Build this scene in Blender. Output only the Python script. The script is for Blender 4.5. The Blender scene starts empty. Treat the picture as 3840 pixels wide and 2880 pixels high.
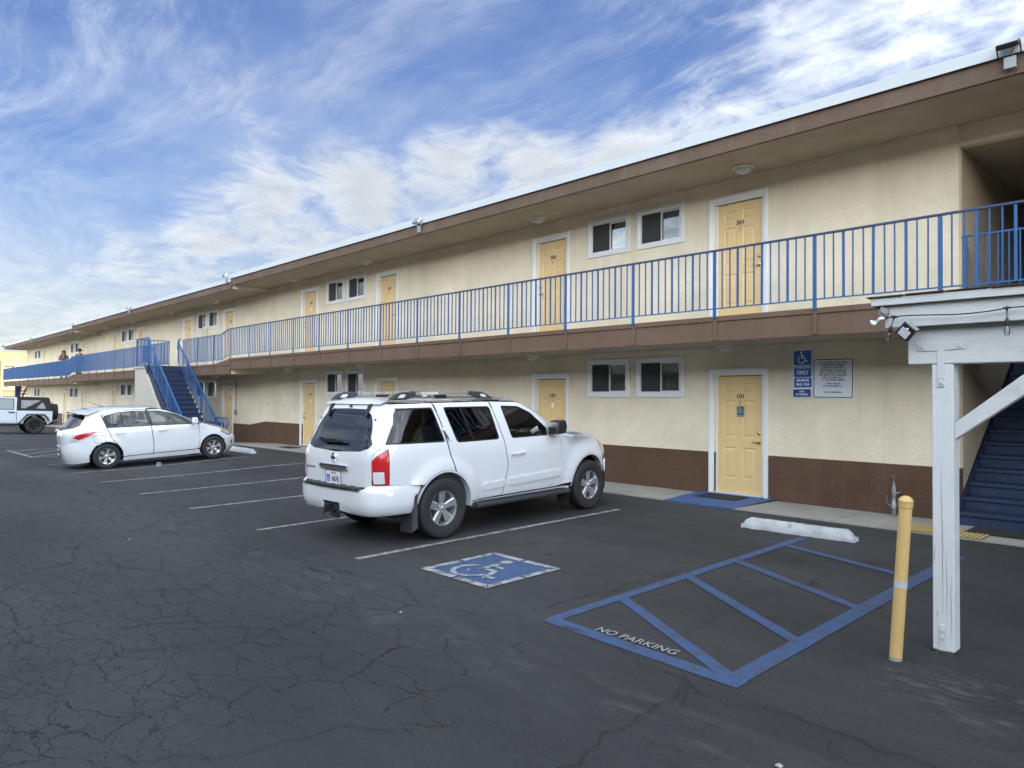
import bpy, bmesh, math, random
import numpy as np
from mathutils import Vector, Matrix, geometry
R = math.radians
PI = math.pi
scene = bpy.context.scene
COL = scene.collection
random.seed(7)

# ------------------------------------------------------------------ camera
CAM_H = 1.80
FPX, ROLL = 2663.0, 0.007
PITCH = math.atan(49.0 / FPX)
PHI = R(43.64351)
cam_d = bpy.data.cameras.new('camera')
cam = bpy.data.objects.new('camera', cam_d)
COL.objects.link(cam)
cam_d.sensor_fit = 'HORIZONTAL'
cam_d.sensor_width = 36.0
cam_d.lens = 36.0 * FPX / 3840.0
cam_d.clip_start, cam_d.clip_end = 0.05, 3000
Fw = Vector((-math.cos(PHI), math.sin(PHI), 0)); Rw = Vector((math.sin(PHI), math.cos(PHI), 0)); Zw = Vector((0, 0, 1))
fwd = Fw * math.cos(PITCH) + Zw * math.sin(PITCH)
up0 = -Fw * math.sin(PITCH) + Zw * math.cos(PITCH)
cx = Rw * math.cos(ROLL) + up0 * math.sin(ROLL)
cy = -Rw * math.sin(ROLL) + up0 * math.cos(ROLL)
cz = -fwd
cam.matrix_world = Matrix(((cx.x, cy.x, cz.x, 0), (cx.y, cy.y, cz.y, 0), (cx.z, cy.z, cz.z, CAM_H), (0, 0, 0, 1)))
scene.camera = cam

# ------------------------------------------------------------------ world, sun, exposure
SUN_AZ, SUN_EL = R(-38.0), R(4.5)      # azimuth from +X towards +Y
SKY_STRENGTH = 0.06
world = bpy.data.worlds.new('World'); scene.world = world
world.use_nodes = True
wt = world.node_tree; wt.nodes.clear()
def WN(t, **k):
    n = wt.nodes.new(t)
    for a, v in k.items(): setattr(n, a, v)
    return n
def wl(a, b): wt.links.new(a, b)
def wmath(op, a, b=None, c=None, clamp=False):
    n = WN('ShaderNodeMath', operation=op, use_clamp=clamp)
    for i, v in enumerate((a, b, c)):
        if v is None: continue
        if isinstance(v, (int, float)): n.inputs[i].default_value = v
        else: wl(v, n.inputs[i])
    return n.outputs[0]
sky = WN('ShaderNodeTexSky', sky_type='NISHITA')
sky.sun_disc = False
sky.sun_elevation = SUN_EL
sky.sun_rotation = PI / 2 - SUN_AZ       # blender measures from +Y clockwise
sky.altitude = 60; sky.air_density = 1.0; sky.dust_density = 0.6; sky.ozone_density = 2.0
tc = WN('ShaderNodeTexCoord')
DIR = tc.outputs['Generated']
sep = WN('ShaderNodeSeparateXYZ'); wl(DIR, sep.inputs[0])
dz = sep.outputs[2]
dzc = wmath('MAXIMUM', dz, 0.0)
inv = wmath('DIVIDE', 1.0, wmath('ADD', dzc, 0.14))
plx = wmath('MULTIPLY', sep.outputs[0], inv); ply = wmath('MULTIPLY', sep.outputs[1], inv)
comb = WN('ShaderNodeCombineXYZ'); wl(plx, comb.inputs[0]); wl(ply, comb.inputs[1])
def wnoise(vec, scale, detail, rough, dist=0.0, loc=(0, 0, 0), sc=(1, 1, 1), rot=0.0):
    m = WN('ShaderNodeMapping'); wl(vec, m.inputs[0])
    m.inputs['Location'].default_value = loc; m.inputs['Scale'].default_value = sc; m.inputs['Rotation'].default_value = (0, 0, rot)
    n = WN('ShaderNodeTexNoise'); wl(m.outputs[0], n.inputs['Vector'])
    n.inputs['Scale'].default_value = scale; n.inputs['Detail'].default_value = detail
    n.inputs['Roughness'].default_value = rough; n.inputs['Distortion'].default_value = dist
    return n.outputs[0]
def wramp(v, a, b, c=0.0, d=1.0, smooth=True):
    n = WN('ShaderNodeMapRange'); n.interpolation_type = 'SMOOTHSTEP' if smooth else 'LINEAR'
    wl(v, n.inputs[0])
    for i, x in enumerate((a, b, c, d)): n.inputs[i + 1].default_value = x
    return n.outputs[0]
def blob(dx, dy, dzv, sharp):
    v = Vector((dx, dy, dzv)).normalized()
    n = WN('ShaderNodeVectorMath', operation='DOT_PRODUCT'); wl(NRM, n.inputs[0]); n.inputs[1].default_value = v
    return wmath('POWER', wmath('MAXIMUM', n.outputs['Value'], 0.0), sharp)
nv = WN('ShaderNodeVectorMath', operation='NORMALIZE'); wl(DIR, nv.inputs[0]); NRM = nv.outputs[0]
CLOUD_BASE, SKY_GLOW = .265, 19.5
vp = comb.outputs[0]
warp = WN('ShaderNodeTexNoise'); wl(vp, warp.inputs['Vector']); warp.inputs['Scale'].default_value = 1.1; warp.inputs['Detail'].default_value = 3
wv = WN('ShaderNodeVectorMath', operation='MULTIPLY_ADD'); wl(warp.outputs[1], wv.inputs[0]); wv.inputs[1].default_value = (.55, .55, 0); wl(vp, wv.inputs[2])
VW = wv.outputs[0]
nbig = wnoise(VW, 2.1, 13, .62, 0, sc=(1.0, 1.25, 1), rot=R(30))
nfine = wnoise(VW, 8.0, 10, .66, .25)
ncir = wnoise(VW, 2.3, 12, .66, .35, sc=(.50, 2.1, 1), rot=R(40))
ncir2 = wnoise(VW, 5.5, 12, .70, .25, loc=(4, 2, 0), sc=(.55, 1.6, 1), rot=R(-20))
big = None
for d, s_, w_ in (((-.950, .262, .165), 420, .85), ((-.915, .335, .205), 330, 1.0), ((-.875, .40, .245), 300, 1.1), ((-.815, .49, .270), 280, 1.2), ((-.745, .59, .290), 280, 1.2), ((-.665, .675, .300), 260, 1.2), ((-.575, .75, .300), 260, 1.2),
                  ((-.84, .44, .205), 260, .9), ((-.74, .61, .235), 200, .9), ((-.36, .83, .40), 170, .72), ((-.25, .86, .43), 130, .74), ((-.17, .87, .46), 120, .74), ((-.46, .82, .32), 200, .9), ((-.96, .24, .08), 160, .55), ((-.93, .33, .12), 200, .5), ((-.63, .66, .38), 300, .5)):
    b = wmath('MULTIPLY', blob(*d, s_), w_)
    big = b if big is None else wmath('MAXIMUM', big, b)
hole = None
for d, s_ in (((-.60, .62, .42), 70), ((-.89, .30, .27), 260), ((-.72, .50, .42), 70), ((-.90, .22, .25), 160), ((-.82, .42, .345), 400)):
    b = blob(*d, s_)
    hole = b if hole is None else wmath('MAXIMUM', hole, b)
base = wmath('ADD', wmath('MULTIPLY', nbig, .62), wmath('MULTIPLY', nfine, .38))
base = wmath('ADD', base, wmath('MULTIPLY', big, .28))
base = wmath('SUBTRACT', base, wmath('MULTIPLY', hole, .07))
dcum = wmath('MULTIPLY', wramp(base, .545, .84), .95)
cir = wmath('ADD', wmath('MULTIPLY', ncir, .6), wmath('MULTIPLY', ncir2, .4))
dcir = wmath('MULTIPLY', wramp(cir, .42, .72), .62)
dcir = wmath('MULTIPLY', dcir, wmath('SUBTRACT', 1.0, wmath('MULTIPLY', hole, .55)))
# thin veil towards the horizon
veil = wmath('MULTIPLY', wramp(wnoise(vp, .8, 5, .6, .3, loc=(2, 5, 0)), .35, .70), .26)
hz = wmath('MAXIMUM', wmath('MULTIPLY', wramp(dz, .30, .0), .68), veil)
dens = wmath('SUBTRACT', 1.0, wmath('MULTIPLY', wmath('SUBTRACT', 1.0, dcum), wmath('MULTIPLY', wmath('SUBTRACT', 1.0, dcir), wmath('SUBTRACT', 1.0, hz))))
dens = wmath('MULTIPLY', dens, wramp(dz, -.03, .01))
# cloud light: white tops, grey bellies, brighter towards the sun
SV = (math.cos(SUN_EL) * math.cos(SUN_AZ), math.cos(SUN_EL) * math.sin(SUN_AZ), math.sin(SUN_EL))
dsun = WN('ShaderNodeVectorMath', operation='DOT_PRODUCT'); wl(NRM, dsun.inputs[0]); dsun.inputs[1].default_value = SV
glow = wmath('POWER', wmath('MULTIPLY_ADD', dsun.outputs['Value'], .5, .5), 1.6)
gain = wmath('MULTIPLY_ADD', glow, SKY_GLOW, 1.0)
belly = wramp(wmath('SUBTRACT', wmath('MULTIPLY', nfine, .9), wmath('MULTIPLY', wramp(base, .70, .95), .32)), .18, .55, .80, 1.0)
cl = wmath('MULTIPLY', wmath('MULTIPLY', belly, CLOUD_BASE), gain)
cc = WN('ShaderNodeMix'); cc.data_type = 'RGBA'; wl(glow, cc.inputs[0]); cc.inputs[6].default_value = (.90, .95, 1.0, 1); cc.inputs[7].default_value = (.94, 1.0, .86, 1)
ccm = WN('ShaderNodeVectorMath', operation='SCALE'); wl(cc.outputs[2], ccm.inputs[0]); wl(cl, ccm.inputs['Scale'])
skm = WN('ShaderNodeVectorMath', operation='MULTIPLY'); wl(sky.outputs[0], skm.inputs[0]); skm.inputs[1].default_value = (SKY_STRENGTH * .93, SKY_STRENGTH * .93, SKY_STRENGTH * 1.38)
skg = WN('ShaderNodeVectorMath', operation='SCALE'); wl(skm.outputs[0], skg.inputs[0]); wl(wmath('MULTIPLY_ADD', glow, SKY_GLOW * .20, 1.0), skg.inputs['Scale'])
fin = WN('ShaderNodeMix'); fin.data_type = 'RGBA'; wl(dens, fin.inputs[0]); wl(skg.outputs[0], fin.inputs[6]); wl(ccm.outputs[0], fin.inputs[7])
bg = WN('ShaderNodeBackground'); wl(fin.outputs[2], bg.inputs[0]); bg.inputs[1].default_value = 1.0
wo = WN('ShaderNodeOutputWorld'); wl(bg.outputs[0], wo.inputs[0])


# one low sun, hidden from the court by the opposite wing
sun_d = bpy.data.lights.new('sun', 'SUN')
sun_d.energy = 2.0; sun_d.angle = R(0.5); sun_d.color = (1.0, 0.80, 0.52)
sun = bpy.data.objects.new('sun', sun_d); COL.objects.link(sun)
sdir = Vector((math.cos(SUN_EL) * math.cos(SUN_AZ), math.cos(SUN_EL) * math.sin(SUN_AZ), math.sin(SUN_EL)))
sun.rotation_euler = sdir.to_track_quat('Z', 'Y').to_euler()
sun.location = (0, 0, 60)
vs = scene.view_settings
vs.view_transform = 'Standard'; vs.look = 'None'; vs.gamma = 1; vs.use_curve_mapping = False
vs.exposure = 1.68
scene.cycles.max_bounces = 8; scene.cycles.diffuse_bounces = 4; scene.cycles.glossy_bounces = 4
scene.cycles.transmission_bounces = 6; scene.cycles.transparent_max_bounces = 8
scene.cycles.sample_clamp_indirect = 6

# ------------------------------------------------------------------ materials
MATS = {}
def mat(name, color=(.5, .5, .5), rough=.6, metal=0.0, bump=0.0, bscale=40.0, var=0.0, vscale=3.0, coat=0.0, spec=.5,
        bdetail=4, streak=None, speck=None, fine=None):
    """Principled material with colour variation (noise), relief (noise bump), optional streaks and specks."""
    if name in MATS: return MATS[name]
    m = bpy.data.materials.new(name); m.use_nodes = True
    nt = m.node_tree; b = nt.nodes['Principled BSDF']
    b.inputs['Base Color'].default_value = (*color, 1); b.inputs['Roughness'].default_value = rough
    b.inputs['Metallic'].default_value = metal
    b.inputs['Specular IOR Level'].default_value = spec
    if coat: b.inputs['Coat Weight'].default_value = coat; b.inputs['Coat Roughness'].default_value = .04
    tcn = nt.nodes.new('ShaderNodeTexCoord'); vec = tcn.outputs['Object']
    geo = nt.nodes.new('ShaderNodeNewGeometry'); pos = geo.outputs['Position']
    col = None
    def noise(scale, detail=4, rough_=.55, sc=(1, 1, 1), v=pos):
        mp = nt.nodes.new('ShaderNodeMapping'); nt.links.new(v, mp.inputs[0]); mp.inputs['Scale'].default_value = sc
        n = nt.nodes.new('ShaderNodeTexNoise'); nt.links.new(mp.outputs[0], n.inputs['Vector'])
        n.inputs['Scale'].default_value = scale; n.inputs['Detail'].default_value = detail; n.inputs['Roughness'].default_value = rough_
        return n.outputs[0]
    def mr(v, a, b_, c, d):
        n = nt.nodes.new('ShaderNodeMapRange'); nt.links.new(v, n.inputs[0])
        for i, x in enumerate((a, b_, c, d)): n.inputs[i + 1].default_value = x
        return n.outputs[0]
    def mul(c0, f):
        n = nt.nodes.new('ShaderNodeMix'); n.data_type = 'RGBA'; n.blend_type = 'MULTIPLY'; n.inputs[0].default_value = 1
        if isinstance(c0, tuple): n.inputs[6].default_value = (*c0, 1)
        else: nt.links.new(c0, n.inputs[6])
        nt.links.new(f, n.inputs[7]); return n.outputs[2]
    def mix(c0, c1, f):
        n = nt.nodes.new('ShaderNodeMix'); n.data_type = 'RGBA'
        if isinstance(c0, tuple): n.inputs[6].default_value = (*c0, 1)
        else: nt.links.new(c0, n.inputs[6])
        n.inputs[7].default_value = (*c1, 1); nt.links.new(f, n.inputs[0]); return n.outputs[2]
    if var:
        col = mul(color, mr(noise(vscale, 5, .6), .25, .75, 1 - var, 1 + var * .6))
    if streak:      # (strength, colour)
        col = mix(col or color, streak[1], mr(noise(1.0, 5, .65, (1.1, 1.1, .12)), .50, .80, 0, streak[0]))
    if fine:        # fine vertical drips
        col = mix(col or color, fine[1], mr(noise(1.0, 6, .7, (7.0, 7.0, .45)), .56, .74, 0, fine[0]))
    if speck:       # (strength, colour, scale)
        col = mix(col or color, speck[1], mr(noise(speck[2], 3, .6), .60, .72, 0, speck[0]))
    if col is not None: nt.links.new(col, b.inputs['Base Color'])
    if bump:
        bn = nt.nodes.new('ShaderNodeBump'); bn.inputs['Strength'].default_value = 1.0; bn.inputs['Distance'].default_value = bump
        nt.links.new(noise(bscale, bdetail, .6), bn.inputs['Height']); nt.links.new(bn.outputs[0], b.inputs['Normal'])
    MATS[name] = m
    return m
def glass_mat(name, tint, alpha, rough=.02):
    """window glass: mirror-like surface over a tinted see-through body"""
    if name in MATS: return MATS[name]
    m = bpy.data.materials.new(name); m.use_nodes = True
    nt = m.node_tree; nt.nodes.clear()
    out = nt.nodes.new('ShaderNodeOutputMaterial')
    tr = nt.nodes.new('ShaderNodeBsdfTransparent'); tr.inputs[0].default_value = (*tint, 1)
    gl = nt.nodes.new('ShaderNodeBsdfGlossy'); gl.inputs['Roughness'].default_value = rough; gl.inputs[0].default_value = (1, 1, 1, 1)
    fr = nt.nodes.new('ShaderNodeFresnel'); fr.inputs[0].default_value = 1.55
    ml = nt.nodes.new('ShaderNodeMath'); ml.operation = 'MULTIPLY_ADD'; ml.inputs[1].default_value = alpha; ml.inputs[2].default_value = .02; ml.use_clamp = True
    nt.links.new(fr.outputs[0], ml.inputs[0])
    mx = nt.nodes.new('ShaderNodeMixShader')
    nt.links.new(ml.outputs[0], mx.inputs[0]); nt.links.new(tr.outputs[0], mx.inputs[1]); nt.links.new(gl.outputs[0], mx.inputs[2])
    nt.links.new(mx.outputs[0], out.inputs[0])
    MATS[name] = m
    return m
CREAM = mat('cream_stucco', (.75, .66, .495), .9, bump=.014, bscale=30, var=.13, vscale=1.1, streak=(.42, (.38, .33, .25)), speck=(.18, (.45, .40, .31), 3.1), bdetail=7, fine=(.30, (.44, .39, .31)))
SOFF = mat('cream_stucco_shaded', (.41, .345, .26), .9, bump=.006, bscale=30, var=.16, vscale=1.6, speck=(.25, (.26, .21, .16), 1.1))  # wall cream again, darkened so the overhang's shade sits in the colour
BROWN = mat('brown_paint', (.092, .046, .024), .75, bump=.016, bscale=26, var=.22, vscale=1.6, bdetail=7, streak=(.25, (.15, .10, .07)), speck=(.2, (.04, .022, .014), 5), fine=(.4, (.17, .125, .095)))
FASC = mat('fascia_brown', (.122, .078, .054), .8, bump=.014, bscale=22, var=.2, vscale=2.2, streak=(.45, (.25, .19, .15)), bdetail=6, fine=(.35, (.26, .21, .17)))
SLABB = mat('slab_brown', (.135, .082, .052), .8, bump=.008, bscale=26, var=.16, vscale=2.0, streak=(.3, (.24, .18, .16)))
WHITE = mat('white_trim', (.70, .71, .70), .5, var=.05, vscale=3)
METAL = mat('roof_flashing', (.50, .53, .55), .45, var=.06, vscale=.8, spec=.4)
DOOR = mat('door_yellow', (.70, .505, .235), .45, var=.08, vscale=2.0)
BLUE = mat('rail_blue', (.017, .098, .28), .42, var=.10, vscale=3)
BLUEK = mat('rail_blue_top', (.03, .055, .14), .5, var=.2, vscale=4)
STEPB = mat('step_blue', (.011, .025, .066), .6, bump=.004, bscale=22, var=.18, vscale=3, speck=(.4, (.05, .075, .13), 14))
BRASS = mat('brass', (.60, .42, .16), .25, metal=1)
STEEL = mat('steel', (.55, .56, .58), .3, metal=1)
CHROME = mat('chrome', (.82, .83, .85), .08, metal=1)
BLACKP = mat('black_plastic', (.012, .013, .015), .45)
DGREY = mat('dark_grey_plastic', (.035, .038, .042), .6, var=.1)
NAVY = mat('number_navy', (.02, .02, .10), .5)
SIGNW = mat('sign_white', (.76, .78, .80), .4)
SIGNB = mat('sign_blue', (.012, .10, .40), .4)
CONC = mat('concrete', (.30, .285, .25), .85, bump=.004, bscale=40, var=.25, vscale=2.2, streak=(.25, (.13, .13, .12)))
RUBBER = mat('rubber', (.016, .016, .017), .8, bump=.002, bscale=60)

# ------------------------------------------------------------------ mesh helpers
class MB:
    def __init__(s): s.v = []; s.f = []
    def add(s, vs, fs):
        o = len(s.v); s.v += [tuple(p) for p in vs]; s.f += [tuple(i + o for i in f) for f in fs]; return s
    def box(s, x0, x1, y0, y1, z0, z1):
        return s.add([(x0, y0, z0), (x1, y0, z0), (x1, y1, z0), (x0, y1, z0), (x0, y0, z1), (x1, y0, z1), (x1, y1, z1), (x0, y1, z1)],
                     [(0, 3, 2, 1), (4, 5, 6, 7), (0, 1, 5, 4), (1, 2, 6, 5), (2, 3, 7, 6), (3, 0, 4, 7)])
    def quad(s, a, b, c, d): return s.add([a, b, c, d], [(0, 1, 2, 3)])
    def bar(s, p, q, w, h=None, up=(0, 0, 1), taper=1.0):
        """box beam from p to q"""
        h = h or w; p = Vector(p); q = Vector(q); d = (q - p).normalized(); u = Vector(up)
        if abs(d.dot(u)) > .98: u = Vector((0, 1, 0))
        r = d.cross(u).normalized(); u = r.cross(d)
        vs = []
        for c, k in ((p, 1.0), (q, taper)):
            for a, b in ((-1, -1), (1, -1), (1, 1), (-1, 1)): vs.append(c + r * (a * w / 2 * k) + u * (b * h / 2 * k))
        return s.add(vs, [(0, 3, 2, 1), (4, 5, 6, 7), (0, 1, 5, 4), (1, 2, 6, 5), (2, 3, 7, 6), (3, 0, 4, 7)])
    def prism(s, poly, axis, a, b):
        """extrude a 2D polygon; axis 'x' -> poly in (y,z); 'y' -> (x,z); 'z' -> (x,y)"""
        def P(p, t):
            return (t, p[0], p[1]) if axis == 'x' else ((p[0], t, p[1]) if axis == 'y' else (p[0], p[1], t))
        n = len(poly); vs = [P(p, a) for p in poly] + [P(p, b) for p in poly]
        fs = [tuple(range(n)), tuple(range(2 * n - 1, n - 1, -1))] + [(i, i + n, (i + 1) % n + n, (i + 1) % n) for i in range(n)]
        return s.add(vs, fs)
    def tube(s, pts, r, n=8, caps=True):
        pts = [Vector(p) for p in pts]; rings = []
        rr = r if isinstance(r, (list, tuple)) else [r] * len(pts)
        prev = None
        for i, p in enumerate(pts):
            d = (pts[min(i + 1, len(pts) - 1)] - pts[max(i - 1, 0)]).normalized()
            u = Vector((0, 0, 1)) if abs(d.z) < .9 else Vector((0, 1, 0))
            a = d.cross(u).normalized() if prev is None else (prev - d * prev.dot(d)).normalized()
            prev = a; b = d.cross(a)
            rings.append([p + a * (rr[i] * math.cos(2 * PI * k / n)) + b * (rr[i] * math.sin(2 * PI * k / n)) for k in range(n)])
        vs = [q for g in rings for q in g]; fs = []
        for i in range(len(pts) - 1):
            for k in range(n): fs.append((i * n + k, i * n + (k + 1) % n, (i + 1) * n + (k + 1) % n, (i + 1) * n + k))
        if caps: fs += [tuple(range(n - 1, -1, -1)), tuple(range((len(pts) - 1) * n, len(pts) * n))]
        return s.add(vs, fs)
    def lathe(s, prof, c=(0, 0, 0), n=24, axis='z', ang=2 * PI):
        """prof = [(r, t)...] turned about the axis"""
        vs = []; m = len(prof)
        for k in range(n):
            a = ang * k / n; ca, sa = math.cos(a), math.sin(a)
            for r_, t in prof:
                if axis == 'z': vs.append((c[0] + r_ * ca, c[1] + r_ * sa, c[2] + t))
                elif axis == 'y': vs.append((c[0] + r_ * ca, c[1] + t, c[2] + r_ * sa))
                else: vs.append((c[0] + t, c[1] + r_ * ca, c[2] + r_ * sa))
        fs = [(k * m + i, ((k + 1) % n) * m + i, ((k + 1) % n) * m + i + 1, k * m + i + 1) for k in range(n) for i in range(m - 1)]
        return s.add(vs, fs)
    def mesh(s, name, m, smooth=False):
        me = bpy.data.meshes.new(name); me.from_pydata([tuple(map(float, v)) for v in s.v], [], s.f); me.validate()
        for k in (m if isinstance(m, (list, tuple)) else [m]): me.materials.append(k)
        if smooth:
            for p in me.polygons: p.use_smooth = True
            me.set_sharp_from_angle(angle=R(38))
        bm = bmesh.new(); bm.from_mesh(me); bmesh.ops.recalc_face_normals(bm, faces=bm.faces); bm.to_mesh(me); bm.free()
        return me
    def build(s, name, m, parent=None, smooth=False, bevel=0.0, loc=None, **k):
        return link(name, s.mesh(name, m, smooth), parent, bevel=bevel, loc=loc, **k)
def link(name, me, parent=None, bevel=0.0, loc=None, rot=None, **k):
    o = bpy.data.objects.new(name, me); COL.objects.link(o)
    if parent is not None: o.parent = parent
    if loc is not None: o.location = loc
    if rot is not None: o.rotation_euler = rot
    if bevel:
        md = o.modifiers.new('bevel', 'BEVEL'); md.width = bevel; md.segments = 2; md.limit_method = 'ANGLE'; md.angle_limit = R(40)
    for a, v in k.items(): o[a] = v
    return o
def thing(name, label, cat, loc=(0, 0, 0), rz=0.0, group=None, rot=None):
    o = bpy.data.objects.new(name, None); COL.objects.link(o); o.location = loc
    o.rotation_euler = rot if rot else (0, 0, rz); o['label'] = label; o['category'] = cat
    if group: o['group'] = group
    return o
def tag(o, label, cat, group=None):
    o['label'] = label; o['category'] = cat
    if group: o['group'] = group
    return o
def copy_tree(root, parent=None):
    r = root.copy(); COL.objects.link(r)
    if parent is not None: r.parent = parent
    for ch in root.children: copy_tree(ch, r)
    return r
def text_mesh(name, txt, size, m, extrude=.001, bold=0.0, sx=1.0, align='CENTER', shear=0.0, spacing=1.0):
    cu = bpy.data.curves.new('lettering', 'FONT'); cu.body = txt; cu.size = size; cu.extrude = extrude; cu.offset = bold
    cu.align_x = align; cu.align_y = 'CENTER'; cu.shear = shear; cu.space_character = spacing; cu.resolution_u = 3
    o = bpy.data.objects.new('tmp', cu); COL.objects.link(o)
    dg = bpy.context.evaluated_depsgraph_get()
    me = bpy.data.meshes.new_from_object(o.evaluated_get(dg))
    bpy.data.objects.remove(o); me.name = name
    me.transform(Matrix.Diagonal((sx, 1, 1, 1)))
    me.materials.clear(); me.materials.append(m)
    return me
FACE_S = Matrix.Rotation(PI / 2, 4, 'X')      # text lying in XY stands up facing -Y
def cdt(outline, holes=(), grid=None, bounds_keep=None):
    """triangulate a 2D outline with optional interior grid points -> verts, tris"""
    pts = [Vector(p) for p in outline]; edges = [(i, (i + 1) % len(outline)) for i in range(len(outline))]
    loops = [np.array([tuple(p) for p in outline])]
    for h in holes:
        o = len(pts); pts += [Vector(p) for p in h]; edges += [(o + i, o + (i + 1) % len(h)) for i in range(len(h))]
        loops.append(np.array([tuple(p) for p in h]))
    if grid:
        gx, gy = grid; P = loops[0]
        xs = np.arange(P[:, 0].min() + gx / 2, P[:, 0].max(), gx); ys = np.arange(P[:, 1].min() + gy / 2, P[:, 1].max(), gy)
        G = np.array([(a, b) for a in xs for b in ys]) if len(xs) and len(ys) else np.zeros((0, 2))
        if len(G):
            ok = inside(G, loops[0])
            for h in loops[1:]: ok &= ~inside(G, h)
            for L in loops: ok &= dist_loop(G, L, (gx, gy)) > .35
            pts += [Vector(p) for p in G[ok]]
    v, e, f, _, _, _ = geometry.delaunay_2d_cdt(pts, edges, [], 0, 1e-6)
    V = np.array([tuple(p) for p in v]); cen = np.array([V[list(t)].mean(0) for t in f])
    ok = inside(cen, loops[0])
    for h in loops[1:]: ok &= ~inside(cen, h)
    return V, [tuple(t) for t, k in zip(f, ok) if k]
def inside(G, L):
    x, y = G[:, 0], G[:, 1]; c = np.zeros(len(G), bool); j = len(L) - 1
    for i in range(len(L)):
        xi, yi = L[i]; xj, yj = L[j]
        if yi != yj: c ^= ((yi > y) != (yj > y)) & (x < (xj - xi) * (y - yi) / (yj - yi) + xi)
        j = i
    return c
def dist_loop(G, L, sc):
    s = np.array(sc); g = G / s; P = L / s; d = np.full(len(G), 9.0)
    for i in range(len(P)):
        a, b = P[i - 1], P[i]; ab = b - a; t = np.clip(((g - a) @ ab) / max(ab @ ab, 1e-9), 0, 1)
        d = np.minimum(d, np.linalg.norm(g - (a + t[:, None] * ab), axis=1))
    return d

# ------------------------------------------------------------------ ground shape
def sst(t): t = min(max(t, 0), 1); return t * t * (3 - 2 * t)
def gz(X, Y):
    a = .085 * min(max((Y - 4.2) / 5.6, 0), 1) + .085 * math.exp(-((X + 18.7) / 3.2) ** 2 - ((Y - 8.) / 1.7) ** 2)
    dr = float(np.interp(-X, [24, 28, 56, 60, 75], [0, -.16, -.42, -.49, -.6]))
    return a + dr * (.25 + .75 * sst((Y - 4) / 6))

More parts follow.
